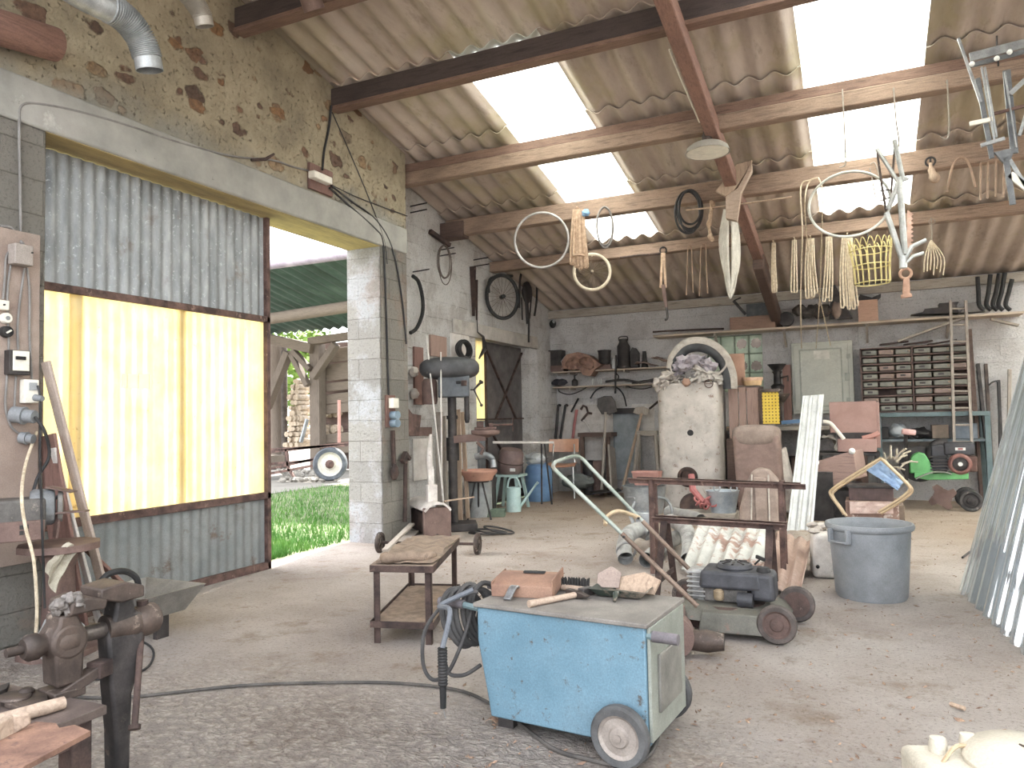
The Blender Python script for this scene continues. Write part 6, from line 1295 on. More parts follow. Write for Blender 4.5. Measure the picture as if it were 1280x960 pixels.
# folding frame with blue cloth
t = thing('folding_chair', 'tan tube folding chair frame with a torn blue cloth', 'folding chair', Y_(1090, 645, 8.3))
G = [(1055, 643), (1049, 634), (1038, 618), (1041, 611), (1060, 598), (1098, 574.5), (1103, 575), (1131, 602), (1137, 610), (1134, 616), (1118, 628), (1098, 640)]
for dy in (0, .12):
    m = MB(); m.tube(spl([Y_(x+(3 if dy else 0), y+(2 if dy else 0), 8.3+dy) for x, y in G], 4), .014, 8); m.put('frame_tube', GOLDT, t)
q = [Y_(1083, 588, 8.34), Y_(1101, 576, 8.34), Y_(1129, 603, 8.34), Y_(1122, 613, 8.34)]
m = MB(); m.sheet(lambda u, v: q[0].lerp(q[1], v).lerp(q[3].lerp(q[2], v), u)+V((0, .05*math.sin(PI*u)+.03*mnoise.noise(V((u*5, v*5, 0))), 0)), 12, 8, .006); m.put('seat_cloth', BLUEN, t, label='torn blue seat cloth')
t = thing('toolbox', 'dark maroon metal box under the blue cloth', 'box', Y_(1090, 627, 8.6)); zz = Y_(1090, 626, 8.6).z
m = MB(); fb(m, 1061, 610, 1117, 626, 8.6, .3); m.put('body', worn('maroon', '4a3431', '624843', .6, .1), t, bevel=.006); m = MB(); fb(m, 1059, 607, 1119, 610.5, 8.58, .33); m.put('lid', IRON, t, bevel=.004)
t = thing('torn_carton', 'torn carton with peeling pink paper below the maroon box', 'carton', Y_(1090, 650, 8.5)); m = MB(); a, b = Y_(1057, 640, 8.52), Y_(1124, 640, 8.52); m.bb((a.x, 8.52, 0), (b.x, 8.95, zz-.001)); m.put('carton', worn('carton_brown', '7b5848', '9a7562', .9, 0, 6, 'c9b9ac', .57), t, bevel=.006)
m = MB(); m.sheet(lambda u, v: Y_(1062, 627, 8.5).lerp(Y_(1116, 627, 8.5), u)+V((0, .02*mnoise.noise(V((u*8, v*5, 0)))-.015, -.12*v)), 16, 6, .004); m.put('peeling_paper', worn('pink_paper', 'b08a7c', 'd0b4a8', .85, 0, 8, 'ddd0c5', .6), t)
simple('small_crate', 'small brown box at the foot of the torn carton', 'box', 1118, 632, 1131, 652, 8.55, .25, worn('brown_card', '6a5644', '826b55', .9))
# tangle of stakes and wire by the tiller
m = MB()
for k in range(22):
    a = Y_(1100+random.random()*28, 592-random.random()*22, 9.9+random.random()*.3); d_ = V((random.uniform(-.18, .18), random.uniform(-.1, .1), random.uniform(-.05, .16))); m.tube([a, a+d_*.5+V((0, 0, .02)), a+d_], .011, 6)
tag(one('straw_tangle', m, STRAW, 'pale tangle of sticks and straw between trunk and tiller', 'straw'), kind='stuff')
# motor tiller
t = thing('motor_tiller', 'green motor tiller with black engine under the blue bench', 'tiller', Y_(1180, 628, 10.3)); Yt = 10.35
P = [(1137, 592), (1137, 577), (1140, 569), (1148, 565), (1156, 567), (1162, 576), (1168, 592)]
m = MB(); m.prism([Y_(x, y, Yt) for x, y in P], (0, .1, 0)); g_ = m.put('belt_guard', GREENP, t, bevel=.015); m = MB(); c = Y_(1149, 579, Yt); m.cyl(c+V((0, -.03, 0)), c, .03, n=14); m.put('bolt', GREENP, g_)
m = MB(); m.lathe([(.22, 0), (.22, .05), (0, .05)], Y_(1149, 580, Yt+.12), (0, 1, 0), 24); m.put('pulley', DKM, t)
m = MB(); m.prism([Y_(x, y, Yt-.02) for x, y in ((1143, 590), (1168, 592), (1190, 591), (1211, 592), (1211, 599), (1160, 600), (1143, 597))], (0, .25, 0)); m.put('chassis', GREENP, t, bevel=.005)
m = MB(); m.sheet(lambda u, v: Y_(1145+45*u, 599-9*math.sin(u*2.4), Yt-.14)+V((0, .3*v, 0)), 10, 3, .008); m.put('mudguard', OLIVE, t)
m = MB(); fb(m, 1180, 553, 1219, 569, Yt, .22); m.put('fuel_tank', EN, t, bevel=.02); m = MB(); fb(m, 1194, 559.5, 1207, 563, Yt-.004, .01); k_ = m.put('tank_emblem', PAPER, t); m = MB(); c = Y_(1200.5, 561.2, Yt-.008); m.box(c, (.05, .008, .022)); m.put('emblem_centre', RED, k_)
m = MB(); fb(m, 1164, 556, 1184, 590, Yt+.03, .2); m.put('engine_block', EN, t, bevel=.02)
m = MB()
for k in range(5): fb(m, 1163, 570+4*k, 1186, 572+4*k, Yt-.01, .1)
m.put('cooling_fins', IRON, t)
m = MB(); m.tube(spl([Y_(x, y, Yt+.1) for x, y in ((1163, 572), (1163, 562), (1172, 554), (1184, 553))], 5), .05, 10); m.put('air_duct', DKM, t)
c = Y_(1200, 580, Yt-.02); m = MB(); m.lathe([(0, -.08), (.125, -.08), (.125, .02), (.105, .04), (.085, .04), (.08, .01), (0, .01)], c, (0, -1, 0), 26); r2 = m.put('recoil_housing', worn('recoil_red', '6f3528', '8a4a38', .6), t); m = MB(); m.lathe([(.08, .02), (.05, .03), (0, .03)], c, (0, -1, 0), 20); m.put('recoil_disc', IRON, r2); m = MB(); m.lathe([(.025, .03), (.025, .045), (0, .045)], c, (0, -1, 0), 12); m.put('recoil_badge', PAPER, r2)
m = MB(); fb(m, 1204, 570, 1222, 590, Yt+.05, .15); m.put('muffler', RUST, t, bevel=.02)
wheel(t, V((Y_(1213, 616, Yt-.1).x, Yt-.1, .125)), (0, -1, 0), .125, .07, DUSTB, DKM)
wheel(t, V((Y_(1213, 616, Yt-.1).x, Yt+.3, .125)), (0, 1, 0), .125, .07, DUSTB, DKM)
c = V((Y_(1178, 616, Yt-.1).x, Yt-.1, .16))
for k in range(4):
    q = PI/2*k+.4; u = V((math.cos(q), 0, math.sin(q))); s = V((-u.z, 0, u.x)); m = MB(); m.prism([c+u*.02-s*.05, c+u*.1-s*.05, c+u*.16-s*.01, c+u*.15+s*.05, c+u*.09+s*.05, c+u*.02+s*.05], (0, .012, 0)); m.put('tine', BROWNB, t, bevel=.003)
m = MB(); m.lathe([(0, -.012), (.1, -.012), (.1, .02), (0, .02)], c, (0, 1, 0), 20); m.put('tine_disc', BROWNB, t)
m = MB(); m.bar(Y_(1133, 600, Yt-.1), Y_(1132, 541, Yt-.25), .04, .03); m.put('handle_column', IRON, t); m = MB(); a = Y_(1127, 539, Yt-.25); b = Y_(1145, 541, Yt-.25); m.bar(a, b, .09, .07); m.put('handle_head', PINK, t, bevel=.02)
# ------------------------------------------------------------------ hung from the purlins
HYA, HYB, HYC = 6.58, 7.83, 9.15  # just in front of the second, third and fourth purlins
t = thing('metal_hoop', 'bare grey bicycle rim hung from the third purlin', 'rim', Y_(677, 300, HYB))
c = Y_(677, 300, HYB-.15); m = MB(); m.ring(c, 33/ppm(c), .014, (.35, -1, 0), 44, 8, 1.02, 1.05); m.put('rim', worn('rim_grey', '9a9490', 'b9b3ae', .4, .5), t)
m = MB(); a = c+V((0, .0, 35/ppm(c))); m.tube([a, a+V((0, .22, .03))], .006); m.put('nail', IRON, t)
def spokes(t, c, R, nrm, mat, n=24):
    a, b, d = frame(V(nrm)); m = MB()
    for k in range(n): q = 2*PI*k/n; m.tube([c+d*.03*((-1)**k)+a*.015*math.cos(q+1)+b*.015*math.sin(q+1), c+a*R*math.cos(q)+b*R*math.sin(q)], .002, 4, caps=False)
    m.put('spokes', mat, t); m = MB(); m.tube([c-d*.05, c+d*.05], .014, 8); m.lathe([(.02, -.035), (.022, -.03), (.012, 0), (.022, .03), (.02, .035)], c, tuple(d), 12); m.put('hub', mat, t)
c = Y_(740, 340, HYC-.05); t = thing('bicycle_wheel', 'pale tyred spoked wheel hung from the fourth purlin', 'wheel', c); R_ = 22.5/ppm(c); nv = (.4, -1, 0)
m = MB(); m.ring(c, R_, .021, nv, 40, 8); m.tube([Y_(740, 320, HYC+.06), Y_(740, 320, HYC-.08)], .01); m.put('tyre', worn('pale_tyre', 'b5a285', 'd0bfa2', .8, 0, 8), t); spokes(t, c, R_-.02, nv, worn('spoke_brown', '6f5c48', '917b62', .5, .5))
def rope(label, P, n, mat, Y, spread=3., r=.011, name='rope', cat='rope', group=None, knot=True):
    (x0, y0), (x1, y1) = P; m = MB(); rnd = random.Random(int(x0*7+y0)); top = Y_(x0, y0, Y)
    for k in range(n):
        xa = x1+(k-(n-1)/2)*spread+rnd.uniform(-1, 1); yb = y1-rnd.uniform(0, .12)*(y1-y0); dY = -.02-.025*rnd.random()
        of = xa-x1; p = [Y_(x0+of*.55-1, y0+1, Y+dY), Y_(x0+of*.8-1.4, y0+(yb-y0)*.5, Y+dY), Y_(xa-1.8, yb-3, Y+dY), Y_(xa, yb, Y+dY), Y_(xa+1.8, yb-3, Y+dY-.01), Y_(x0+of*.8+1.4, y0+(yb-y0)*.5, Y+dY-.01), Y_(x0+of*.55+1, y0+1, Y+dY-.01)]
        m.tube(spl(p, 4), r, 6)
    if knot: m.ring(Y_(x1, y0+(y1-y0)*.8, Y-.03), spread*n*.5/ppm(top)*.8, r, (0, .2, 1), 14, 5)
    m.tube([top+V((0, .11, 0)), top+V((0, -.05, .01))], .008, 6)
    return one(name, m, mat, label, cat, group)
rope('thick bundle of brown rope hung from the third purlin', [(723, 261), (724, 336)], 7, ROPEB, HYB, 2.6, .016)
m = MB(); m.ell(Y_(732, 266, HYB-.06), (.045, .03, .04), jit=.4, seed=1); one('blue_twine', m, worn('blue_twine', '3f7fae', '69a5cf', .8), 'knot of blue twine beside the thick rope bundle', 'twine')
def loop(label, x, y, rx, ry, Y, n, r, mat, name='cable_coil', cat='cable', nrm=(.3, -1, 0), jit=.06):
    c = Y_(x, y, Y); s = ppm(c); m = MB(); rnd = random.Random(int(x)); a, b, d = frame(V(nrm))
    for k in range(n):
        jx, jy = 1+rnd.uniform(-jit, jit), 1+rnd.uniform(-jit, jit); off = rnd.uniform(-jit, jit)*rx/s
        m.tube([c+a*(rx/s*jx*math.cos(q)+off)+b*(ry/s*jy*math.sin(q)+(jy-1)*-ry/s)+d*.012*k for q in [2*PI*i/36 for i in range(36)]], r, 6, True)
    return one(name, m, mat, label, cat)
loop('oval loop of grey cable hung before the narrower skylight', 756, 284, 10, 25, HYB-.02, 3, .009, worn('loop_grey', '6b6460', '8d857e', .7), jit=.05)
loop('coil of black cable hung on the third purlin by the rafter', 861, 263, 14, 24, HYB-.03, 5, .012, CABB, jit=.12)
m = MB(); m.tube([Y_(775, 322, HYC), Y_(800, 319, HYC), Y_(827, 317, HYC)], .012, 6); one('iron_rod', m, RUSTD, 'thin rusty rod fixed along the fourth purlin', 'rod')
t = thing('hoist_strap', 'brown hanging strap and hook on the fourth purlin', 'strap', Y_(829, 400, HYC-.04)); 
m = MB(); m.ring(Y_(829, 313, HYC-.03), .04, .01, (0, 1, .3), 16, 6); m.tube([Y_(829, 310, HYC+.06), Y_(829, 310, HYC-.05)], .009); m.put('ring', IRON, t)
for dx in (-3, 3): m = MB(); m.bar(Y_(829+dx*.4, 316, HYC-.04), Y_(829+dx, 360, HYC-.04), .03, .012); m.put('strap', ROPEB, t)
m = MB(); m.bar(Y_(829, 356, HYC-.05), Y_(833, 385, HYC-.05), .05, .02, w2=.035); m.put('leather_end', BROWNB, t); m = MB(); m.tube(spl([Y_(833, 384, HYC-.05), Y_(834, 390, HYC-.05), Y_(834, 398, HYC-.05), Y_(831, 400, HYC-.05)], 4), .014); m.put('hook', IRON, t)
for i, (x, y, w_, h) in enumerate(((862, 309, 4, 60), (879, 306, 5, 64))):
    m = MB(); m.tube(spl([Y_(x-w_, y+h, HYC-.03), Y_(x-w_*.7, y+h*.4, HYC-.03), Y_(x-w_*.5, y+2, HYC-.03), Y_(x, y-1, HYC-.04), Y_(x+w_*.6, y+2, HYC-.03), Y_(x+w_*.8, y+h*.4, HYC-.03), Y_(x+w_*1.1, y+h*.95, HYC-.03)], 4), .008, 6); m.tube([Y_(x, y, HYC+.06), Y_(x, y, HYC-.05)], .012); one('wire_hook', m, worn('copper_wire', '7d5d42', 'a07c5c', .6, .3), ('shorter of two long thin wire hangers beside the hoist strap', 'longer of two thin wire hangers, nearer the white hose')[i], 'hanger')
m = MB(); m.tube([Y_(857, 263, HYB-.05), Y_(920, 256, HYB-.08), Y_(990, 246, HYB-.1)], .009, 6); one('wooden_stick', m, WPLANK, 'thin stick lying across behind the white hose bundle', 'stick')
drape('brown ragged glove hung beside the white hose bundle', [Y_(890, 253, HYB-.05), Y_(889, 268, HYB-.05), Y_(886, 285, HYB-.05), Y_(890, 300, HYB-.05)], .12, ROPEB, 4, 'work_glove', 'glove')
m = MB(); c0 = Y_(913, 250, HYB-.2)
m.tube([Y_(912, 262, HYB+.05), Y_(913, 262, HYB-.3)], .02, 8)
for k in range(7):
    w_ = 3+k*1.5; h = 52+4*math.sin(k*2); x = 913; Yk = HYB-.28+.03*k
    m.tube(spl([Y_(x-w_*.6, 262, Yk), Y_(x-w_*1.1, 300, Yk), Y_(x-w_*.7, 262+h*1.5, Yk), Y_(x, 262+h*2-2*k*.4, Yk), Y_(x+w_*.8, 262+h*1.5, Yk), Y_(x+w_*.9, 300, Yk), Y_(x+w_*.4, 262, Yk)], 6), .0115, 8)
one('garden_hose', m, worn('white_hose', 'a59d8d', 'c9c2b2', .6, 0, 6), 'long looped bundle of white hose hung at the rafter', 'hose')
t = thing('wooden_yoke', 'two brown boards nailed on the rafter above the hose bundle', 'board', Y_(918, 270, HYB-.3))
m = MB(); m.prism([Y_(x, y, HYB-.35) for x, y in ((894, 239), (921, 205), (940, 200), (938, 207), (918, 238), (907, 246))], (0, .05, 0)); m.put('upper_board', WOOD1 if False else WPLANK, t, bevel=.005)
m = MB(); m.prism([Y_(x, y, HYB-.37) for x, y in ((907, 246), (922, 235), (939, 204), (940, 212), (926, 240), (921, 276), (907, 273))], (0, .08, 0)); m.put('lower_board', WTOOL, t, bevel=.005)
# enamel lamp on the rafter
lt = Y_(884, 178, 6.6); t = thing('pendant_lamp', 'white enamel dish lamp hung below the rafter', 'lamp', lt); s = 1/ppm(lt); Rl = 27*s; zt3 = lt.z
m = MB(); m.lathe([(.0, .075), (.035, .075), (.06, .06), (Rl*.72, .04), (Rl*.93, .01), (Rl, -.03), (Rl*1.02, -.035), (Rl*.97, -.03), (Rl*.9, .0), (Rl*.68, .03), (.05, .05), (0, .05)], lt+V((0, 0, -.06)), n=36); m.put('shade', LAMPE, t)
m = MB(); m.lathe([(Rl*.95, -.034), (Rl*.88, -.004), (Rl*.66, .026), (.05, .046), (0, .046)], lt+V((0, 0, -.06)), n=36); m.put('reflector', CREAM, t, label='cream enamel underside'); m = MB(); m.lathe([(.045, .0), (.045, .05), (.035, .055), (.035, .08), (.025, .1), (0, .1)], lt+V((0, 0, .015)), n=16); m.put('socket', IRONB, t); m = MB(); m.ell(lt+V((0, 0, -.03)), (.035, .035, .05)); m.put('bulb', CREAM, t)
m = MB(); m.tube([lt+V((0, 0, .11)), lt+V((-.02, .02, .3)), V((-1.17, lt.y-.2, roofz(lt.y-.2)-.3)), V((-1.19, 5.8, roofz(5.8)-.3)), V((-1.2, 5.45, roofz(5.4)-.3))], .008, 6); m.put('flex', CREAM, t)
# cream rope hanks along the fourth purlin
for i, (x0, y0, x1, y1, n, lab) in enumerate(((967, 303, 968, 370, 3, 'short cream rope hank, first one past the rafter'), (993, 299, 993, 368, 3, 'cream rope hank, second one past the rafter'), (1013, 297, 1015, 374, 5, 'full cream rope hank hung by the long white cord'), (1036, 295, 1034, 378, 4, 'narrow cream rope hank beside the widest hank'), (1059, 294, 1062, 386, 7, 'widest cream rope hank, beside the yellow wire basket'))):
    rope(lab, [(x0, y0), (x1, y1)], max(2, n-1), ROPE, HYC-.03, 3.4, .0085, 'rope_hank', 'rope', 'cream rope hanks along the fourth purlin', knot=False)
m = MB(); rnd = random.Random(3)
m.tube(spl([Y_(1022, 222, HYB-.05), Y_(1013, 225, HYB-.06), Y_(1001, 234, HYB-.06), Y_(1003, 290, HYB-.2), Y_(1001, 360, HYB+.4), Y_(1001, 400, HYB+.8), Y_(1002, 435, 10.9)], 5), .007, 6); one('cord', m, ROPE, 'long white cord dangling low, beside the crossed pair', 'cord')
m = MB(); m.tube(spl([Y_(1022, 222, HYB-.05), Y_(1010, 230, HYB-.05), Y_(1006, 262, HYB-.05), Y_(1012, 320, 8.6), Y_(1024, 370, 9.6), Y_(1038, 432, 10.8)], 5), .007, 6); m.tube(spl([Y_(1023, 222, HYB-.05), Y_(1028, 240, HYB-.06), Y_(1027, 300, 8.3), Y_(1024, 380, 9.6), Y_(1020, 435, 10.9)], 5), .007, 6); one('cord', m, ROPE, 'crossed pair of white cords dangling before the locker', 'cord')
# big hoop, wires and hooks
c = Y_(1061, 255, HYA-.02); t = thing('hoop', 'large thin pale hoop hung before the wider skylight', 'hoop', c); m = MB(); m.ring(c, 43/ppm(c), .011, (.0, -1, .1), 52, 7, 1.08, .98); m.put('ring', worn('hoop_grey', 'a8a69a', 'c5c3b6', .4, .4), t)
def hook(label, pts, Y=HYA-.02, r=.006):
    m = MB(); p = Y_(*pts[0], Y); m.tube([p+V((0, .07, 0))]+spl([Y_(x, y, Y) for x, y in pts], 4), r, 6); return one('wire_hook', m, worn('hook_wire', '75695a', '96897a', .5, .5), label, 'hook')
hook('long wire hook holding the large hoop', [(1053, 112), (1055, 150), (1057, 200), (1054, 208), (1049, 209)])
hook('long wire hook holding the bicycle frame', [(1117, 110), (1120, 150), (1124, 178), (1121, 185), (1117, 178)])
hook('bare wire hook hanging empty past the edge of the wider skylight', [(1184, 100), (1186, 140), (1186, 168), (1182, 174), (1176, 171)])
# bicycle frame
t = thing('bare_bicycle', 'grey bicycle frame hung head up on a wire hook', 'bicycle frame', Y_(1128, 335, HYA)); FR = worn('frame_silver', '9c9f9c', 'c0c2be', .4, .5, 8); Yf = HYA-.03
def ft(pts, r, nm, mt=FR, dy=0): m = MB(); m.tube([Y_(x, y, Yf+dy) for x, y in pts], r, 9); m.put(nm, mt, t)
ft([(1118, 175), (1129, 225)], .018, 'head_tube'); ft([(1096, 186), (1122, 226), (1134, 222)], .016, 'top_tube'); ft([(1124, 222), (1131, 318)], .024, 'seat_tube'); ft([(1108, 266), (1130, 330)], .022, 'down_tube')
ft([(1124, 226), (1110, 262)], .02, 'stay'); ft([(1096, 186), (1102, 230), (1108, 266)], .009, 'fork_blade', IRONB); ft([(1119, 178), (1114, 240), (1110, 266)], .009, 'fork_blade', IRONB, .05)
ft([(1130, 326), (1140, 308), (1158, 300)], .017, 'chain_stay'); ft([(1131, 330), (1142, 320), (1155, 316)], .014, 'chain_stay'); ft([(1118, 230), (1136, 223)], .012, 'clamp'); ft([(1129, 320), (1129, 335)], .03, 'bottom_bracket')
ft([(1099, 239), (1113, 237)], .006, 'brake_bridge', IRONB); ft([(1103, 250), (1112, 247)], .006, 'brake_bridge', IRONB)
m = MB(); m.tube(spl([Y_(x, y, HYB) for x, y in ((1087, 210), (1090, 222), (1094, 244), (1098, 250), (1107, 249), (1104, 240), (1100, 224), (1094, 204), (1088, 205))], 4), .006, 6); one('bent_wire', m, worn('hook_wire', '', ''), 'bent wire loop hanging between the hoop and bicycle frame', 'wire')
t = thing('pipe_wrench', 'orange brown wrench hanging below the bicycle frame', 'wrench', Y_(1132, 375, HYC-.08)); c = Y_(1132, 342, HYC-.08)
m = MB(); m.ring(c, .055, .016, (0, 1, 0), 20, 7); m.put('ring', worn('wrench_orange', '9a6a4c', 'bd8c6b', .6, .2), t); m = MB(); m.bar(Y_(1133, 348, HYC-.08), Y_(1133, 369, HYC-.08), .06, .03, w2=.08); m.bar(Y_(1126, 371, HYC-.08), Y_(1140, 369, HYC-.08), .04, .04); m.put('jaw', worn('wrench_orange', '', ''), t, bevel=.008)
m = MB(); P = []
for k in range(9): P += [(1142, 268+k*5.4), (1138.5, 270.5+k*5.4)]
m.prism([Y_(1134, 262, HYC-.02)]+[Y_(x, y, HYC-.02) for x, y in P]+[Y_(1140, 318, HYC-.02), Y_(1133, 318, HYC-.02)], (0, .01, 0)); m.tube([Y_(1137, 268, HYC+.05), Y_(1137, 268, HYC-.03)], .008); one('toothed_saw', m, worn('saw_rust', '9a6f58', 'b98f78', .7), 'rusty toothed saw blade hung behind the bicycle frame', 'saw blade')
# wire basket
t = thing('wire_basket', 'yellow wire basket with looped rim hung on the fourth purlin', 'basket', Y_(1088, 358, HYC-.2)); c0, c1 = Y_(1087, 300, HYC-.25), Y_(1091, 354, HYC-.25); s = 1/ppm(c0); ax_ = (c1-c0).normalized(); a, b, d = frame(ax_)
m = MB()
for f, r_ in ((0.25, 24), (.6, 21), (1, 20)): m.ring(c0.lerp(c1, f), r_*s, .006, ax_, 30, 5)
m.put('hoop', YELW, t)
m = MB(); n = 18
for k in range(n):
    q = 2*PI*k/n; q2 = 2*PI*(k+1)/n; u = lambda z, f, r_: c0.lerp(c1, f)+(a*math.cos(z)+b*math.sin(z))*r_*s
    m.tube(spl([u(q, 1, 20), u(q, .6, 21), u(q, .2, 24), u((q+q2)/2, .0, 25), u(q2, .2, 24)], 4), .005, 5)
m.put('wires', YELW, t)
m = MB(); m.tube([Y_(1084, 292, HYC+.06), Y_(1084, 292, HYC-.03), Y_(1086, 300, HYC-.1)], .008); m.put('hook', IRON, t)
# whisk brush, horn, fork, comb
t = thing('twig_whisk', 'bundle of pale twigs hung in a fan by the yellow basket', 'whisk', Y_(1166, 345, HYC-.05)); m = MB(); m.tube([Y_(1164, 273, HYC+.06), Y_(1164, 272, HYC-.03), Y_(1165, 300, HYC-.05)], .005); m.ring(Y_(1165, 277, HYC-.05), .03, .004, (0, 1, 0), 14, 5); m.put('wire', worn('hook_wire', '', ''), t)
m = MB(); rnd = random.Random(9)
for k in range(7): x = 1155+k*4; m.tube(spl([Y_(1165, 301, HYC-.05), Y_(1162+k*.7, 303, HYC-.06), Y_(x+1, 322, HYC-.07), Y_(x, 341+rnd.uniform(-5, 4), HYC-.08)], 4), .006, 5)
m.put('twigs', ROPE, t)
m = MB(); m.tube(spl([Y_(1163, 204, HYB-.04), Y_(1164, 212, HYB-.06), Y_(1168, 222, HYB-.07), Y_(1172, 228, HYB-.07)], 4), [.015]*4+[.03]*3+[.045]*3+[.035, .025, .01], 9); one('wooden_float', m, WPLANK, 'small pointed wooden piece hung on the third purlin', 'wooden piece')
m = MB(); m.ring(Y_(1163, 202, HYB-.04), .04, .01, (0, 1, .2), 14, 5); m.tube([Y_(1163, 197, HYB), Y_(1163, 203, HYB-.04)], .01); one('iron_ring', m, IRON, 'dark iron ring holding the pointed wooden piece', 'ring')
m = MB(); m.tube(spl([Y_(x, y, HYB-.05) for x, y in ((1184, 240), (1190, 210), (1197, 199), (1206, 198), (1213, 210), (1219, 234))], 5), .011, 7); one('wire_yoke', m, worn('copper_wire', '', ''), 'arched rusty wire yoke hung on the third purlin', 'yoke')
t = thing('hay_fork_head', 'rusty four pronged fork head hung on the third purlin', 'fork', Y_(1240, 245, HYB-.05)); m = MB(); m.tube([Y_(1226, 204, HYB-.05), Y_(1256, 198, HYB-.05)], .011); m.put('bar', worn('copper_wire', '', ''), t)
for x, y in ((1226, 204), (1235, 202), (1245, 200), (1255, 198)): m = MB(); m.tube([Y_(x, y, HYB-.05), Y_(x-.5, y+46, HYB-.05)], .009); m.put('prong', worn('copper_wire', '', ''), t)
# steel frame contraption top right
Yr = 5.9; t = thing('folding_rack', 'silver steel folding rack hung high from the roof beams', 'rack', Y_(1245, 245, Yr))
SF = worn('rack_steel', '7f8182', 'a8aaa9', .4, .6, 8, '8a7c6c', .68); SFD = worn('rack_dark_steel', '55585b', '75787a', .45, .5, 8)
def rb_(x0, y0, x1, y1, w_, nm, mt=SF, dy=0.): m = MB(); m.bar(Y_(x0, y0, Yr+dy), Y_(x1, y1, Yr+dy), w_, .02, up=(0, 1, 0)); m.put(nm, mt, t, bevel=.002)
rb_(1198, 48, 1226, 128, .018, 'strut'); rb_(1222, 98, 1240, 198, .03, 'upright', SFD, .02); rb_(1227, 84, 1243, 175, .012, 'rod'); rb_(1231, 84, 1246, 172, .012, 'rod'); rb_(1258, 88, 1268, 192, .045, 'upright', SFD, .02); rb_(1256, 90, 1270, 185, .01, 'rod')
rb_(1212, 72, 1290, 52, .06, 'top_rail', SF, .03); rb_(1213, 82, 1290, 62, .03, 'top_rail', SFD, .03); rb_(1212, 155, 1241, 149, .03, 'arm', CREAM); rb_(1240, 143, 1282, 132, .02, 'arm', RUST, .01); rb_(1226, 182, 1256, 173, .025, 'cross_plate'); rb_(1262, 118, 1292, 90, .03, 'brace'); rb_(1274, 170, 1290, 120, .02, 'brace'); rb_(1257, 196, 1266, 256, .035, 'leg', SFD); rb_(1262, 200, 1292, 250, .025, 'brace'); rb_(1262, 218, 1290, 240, .045, 'brace', CREAM)
m = MB(); m.prism([Y_(x, y, Yr-.01) for x, y in ((1243, 190), (1270, 184), (1262, 203), (1254, 203))], (0, .03, 0)); m.put('gusset', SFD, t)
for x, y in ((1215, 80), (1246, 73), (1262, 65)): m = MB(); m.ell(Y_(x, y, Yr-.02), .018, n=8, m=6); m.put('knob', PAPER, t)
m = MB(); m.tube([Y_(1248, 82, Yr), Y_(1246, 55, Yr+.2), Y_(1246, 45, 6.1)], .006); m.put('wire', IRON, t)
# things on the set-back left wall
XW = XR+.02
def wx(x, y, d=.02): return X_(x, y, XR+d)
t = thing('bicycle_wheel', 'black tyred bicycle wheel hung under the fourth purlin', 'wheel', wx(628, 372)); c = wx(628, 371, .2); R_ = 27/ppm(c); nv = V((.75, -.66, 0))
m = MB(); m.ring(c, R_, .026, nv, 40, 8, .78, 1.); m.put('tyre', BLACK, t); a, b, d = frame(nv); m = MB()
for k in range(20): q = 2*PI*k/20; m.tube([c+d*.02*((-1)**k), c+a*R_*.78*math.cos(q)+b*R_*math.sin(q)], .0025, 4, caps=False)
m.put('spokes', worn('spoke_brown', '', ''), t); m = MB(); m.tube([c-d*.05, c+d*.05], .03, 8); m.put('hub', BLACK, t)
m = MB(); m.tube(spl([wx(611, 366, .1), wx(612, 350, .1), wx(625, 345, .1), wx(640, 345, .1)], 4), .022, 6); one('tyre_strip', m, BLACK, 'black strip of tyre hooked behind the black wheel', 'tyre')
m = MB(); m.tube(spl([wx(x, y, .1) for x, y in ((516, 345), (523, 352), (528, 372), (528, 392), (521, 410), (513, 416))], 5), .022, 7); one('rubber_hoop', m, BLACK, 'thin black tyre hanging half hidden by the door pillar', 'tyre')
loop('loops of rusty wire hung on iron pegs above the drill press', 555, 330, 9, 23, wx(555, 330, .14).y, 4, .006, worn('wire_rust', '4f4038', '6b574a', .6, .4), 'wire_coil', 'wire', (1, -.6, 0), .15)
m = MB(); m.bar(wx(537, 289, .02), wx(562, 307, .12), .05, .05); one('iron_bracket', m, RUSTD, 'dark iron bracket bar below the end of the third purlin', 'bracket')
for i, (x, y) in enumerate(((548, 313), (550, 320), (592, 325), (593, 333), (516, 340), (513, 258), (513, 266))):
    m = MB(); p = wx(x, y, 0); m.tube([p, p+V((.22, .0, .01))], .008, 6); one('iron_peg', m, IRON, ('upper iron peg holding the wire loops', 'lower iron peg holding the wire loops', 'upper iron peg above the long rusty blades', 'lower iron peg above the long rusty blades', 'iron peg holding the half hidden tyre', 'upper bare iron peg beside the door pillar', 'lower bare iron peg beside the door pillar')[i], 'peg')
for i, (x, y0, y1, w_) in enumerate(((591, 333, 395, .09), (595, 350, 400, .05))):
    m = MB(); m.bar(wx(x, y0, .05), wx(x+1, y1, .05), .015, w_, up=(1, 0, 0), h2=w_*.4); one('scythe_blade', m, RUSTD, ('broad rusty blade hanging from the iron peg', 'narrow rusty blade hanging beside the broad one')[i], 'blade')
m = MB(); m.tube([wx(596, 395, .08), wx(597, 415, .08), wx(604, 421, .08), wx(606, 436, .09), wx(599, 448, .1)], [.008, .008, .02, .035, .01], 8); one('sickle', m, DKM, 'dark hook hanging before the yellow strip of the rear door', 'hook')
def wstrap(label, pts, wd):
    m = MB(); S = spl(pts, 5); n = len(S)-1; m.sheet(lambda u, v: S[int(round(u*n))]+V((0, (v-.5)*wd, 0)), n, 1, .012); return one('leather_harness', m, worn('black_leather', '231f1f', '3d3735', .6), label, 'harness')
wstrap('black leather harness looped in the corner beside the black wheel', [wx(649, 385, .2), wx(650, 350, .2), wx(655, 336, .2), wx(663, 336, .2), wx(670, 348, .2), wx(671, 372, .2), wx(668, 395, .2)], .05)
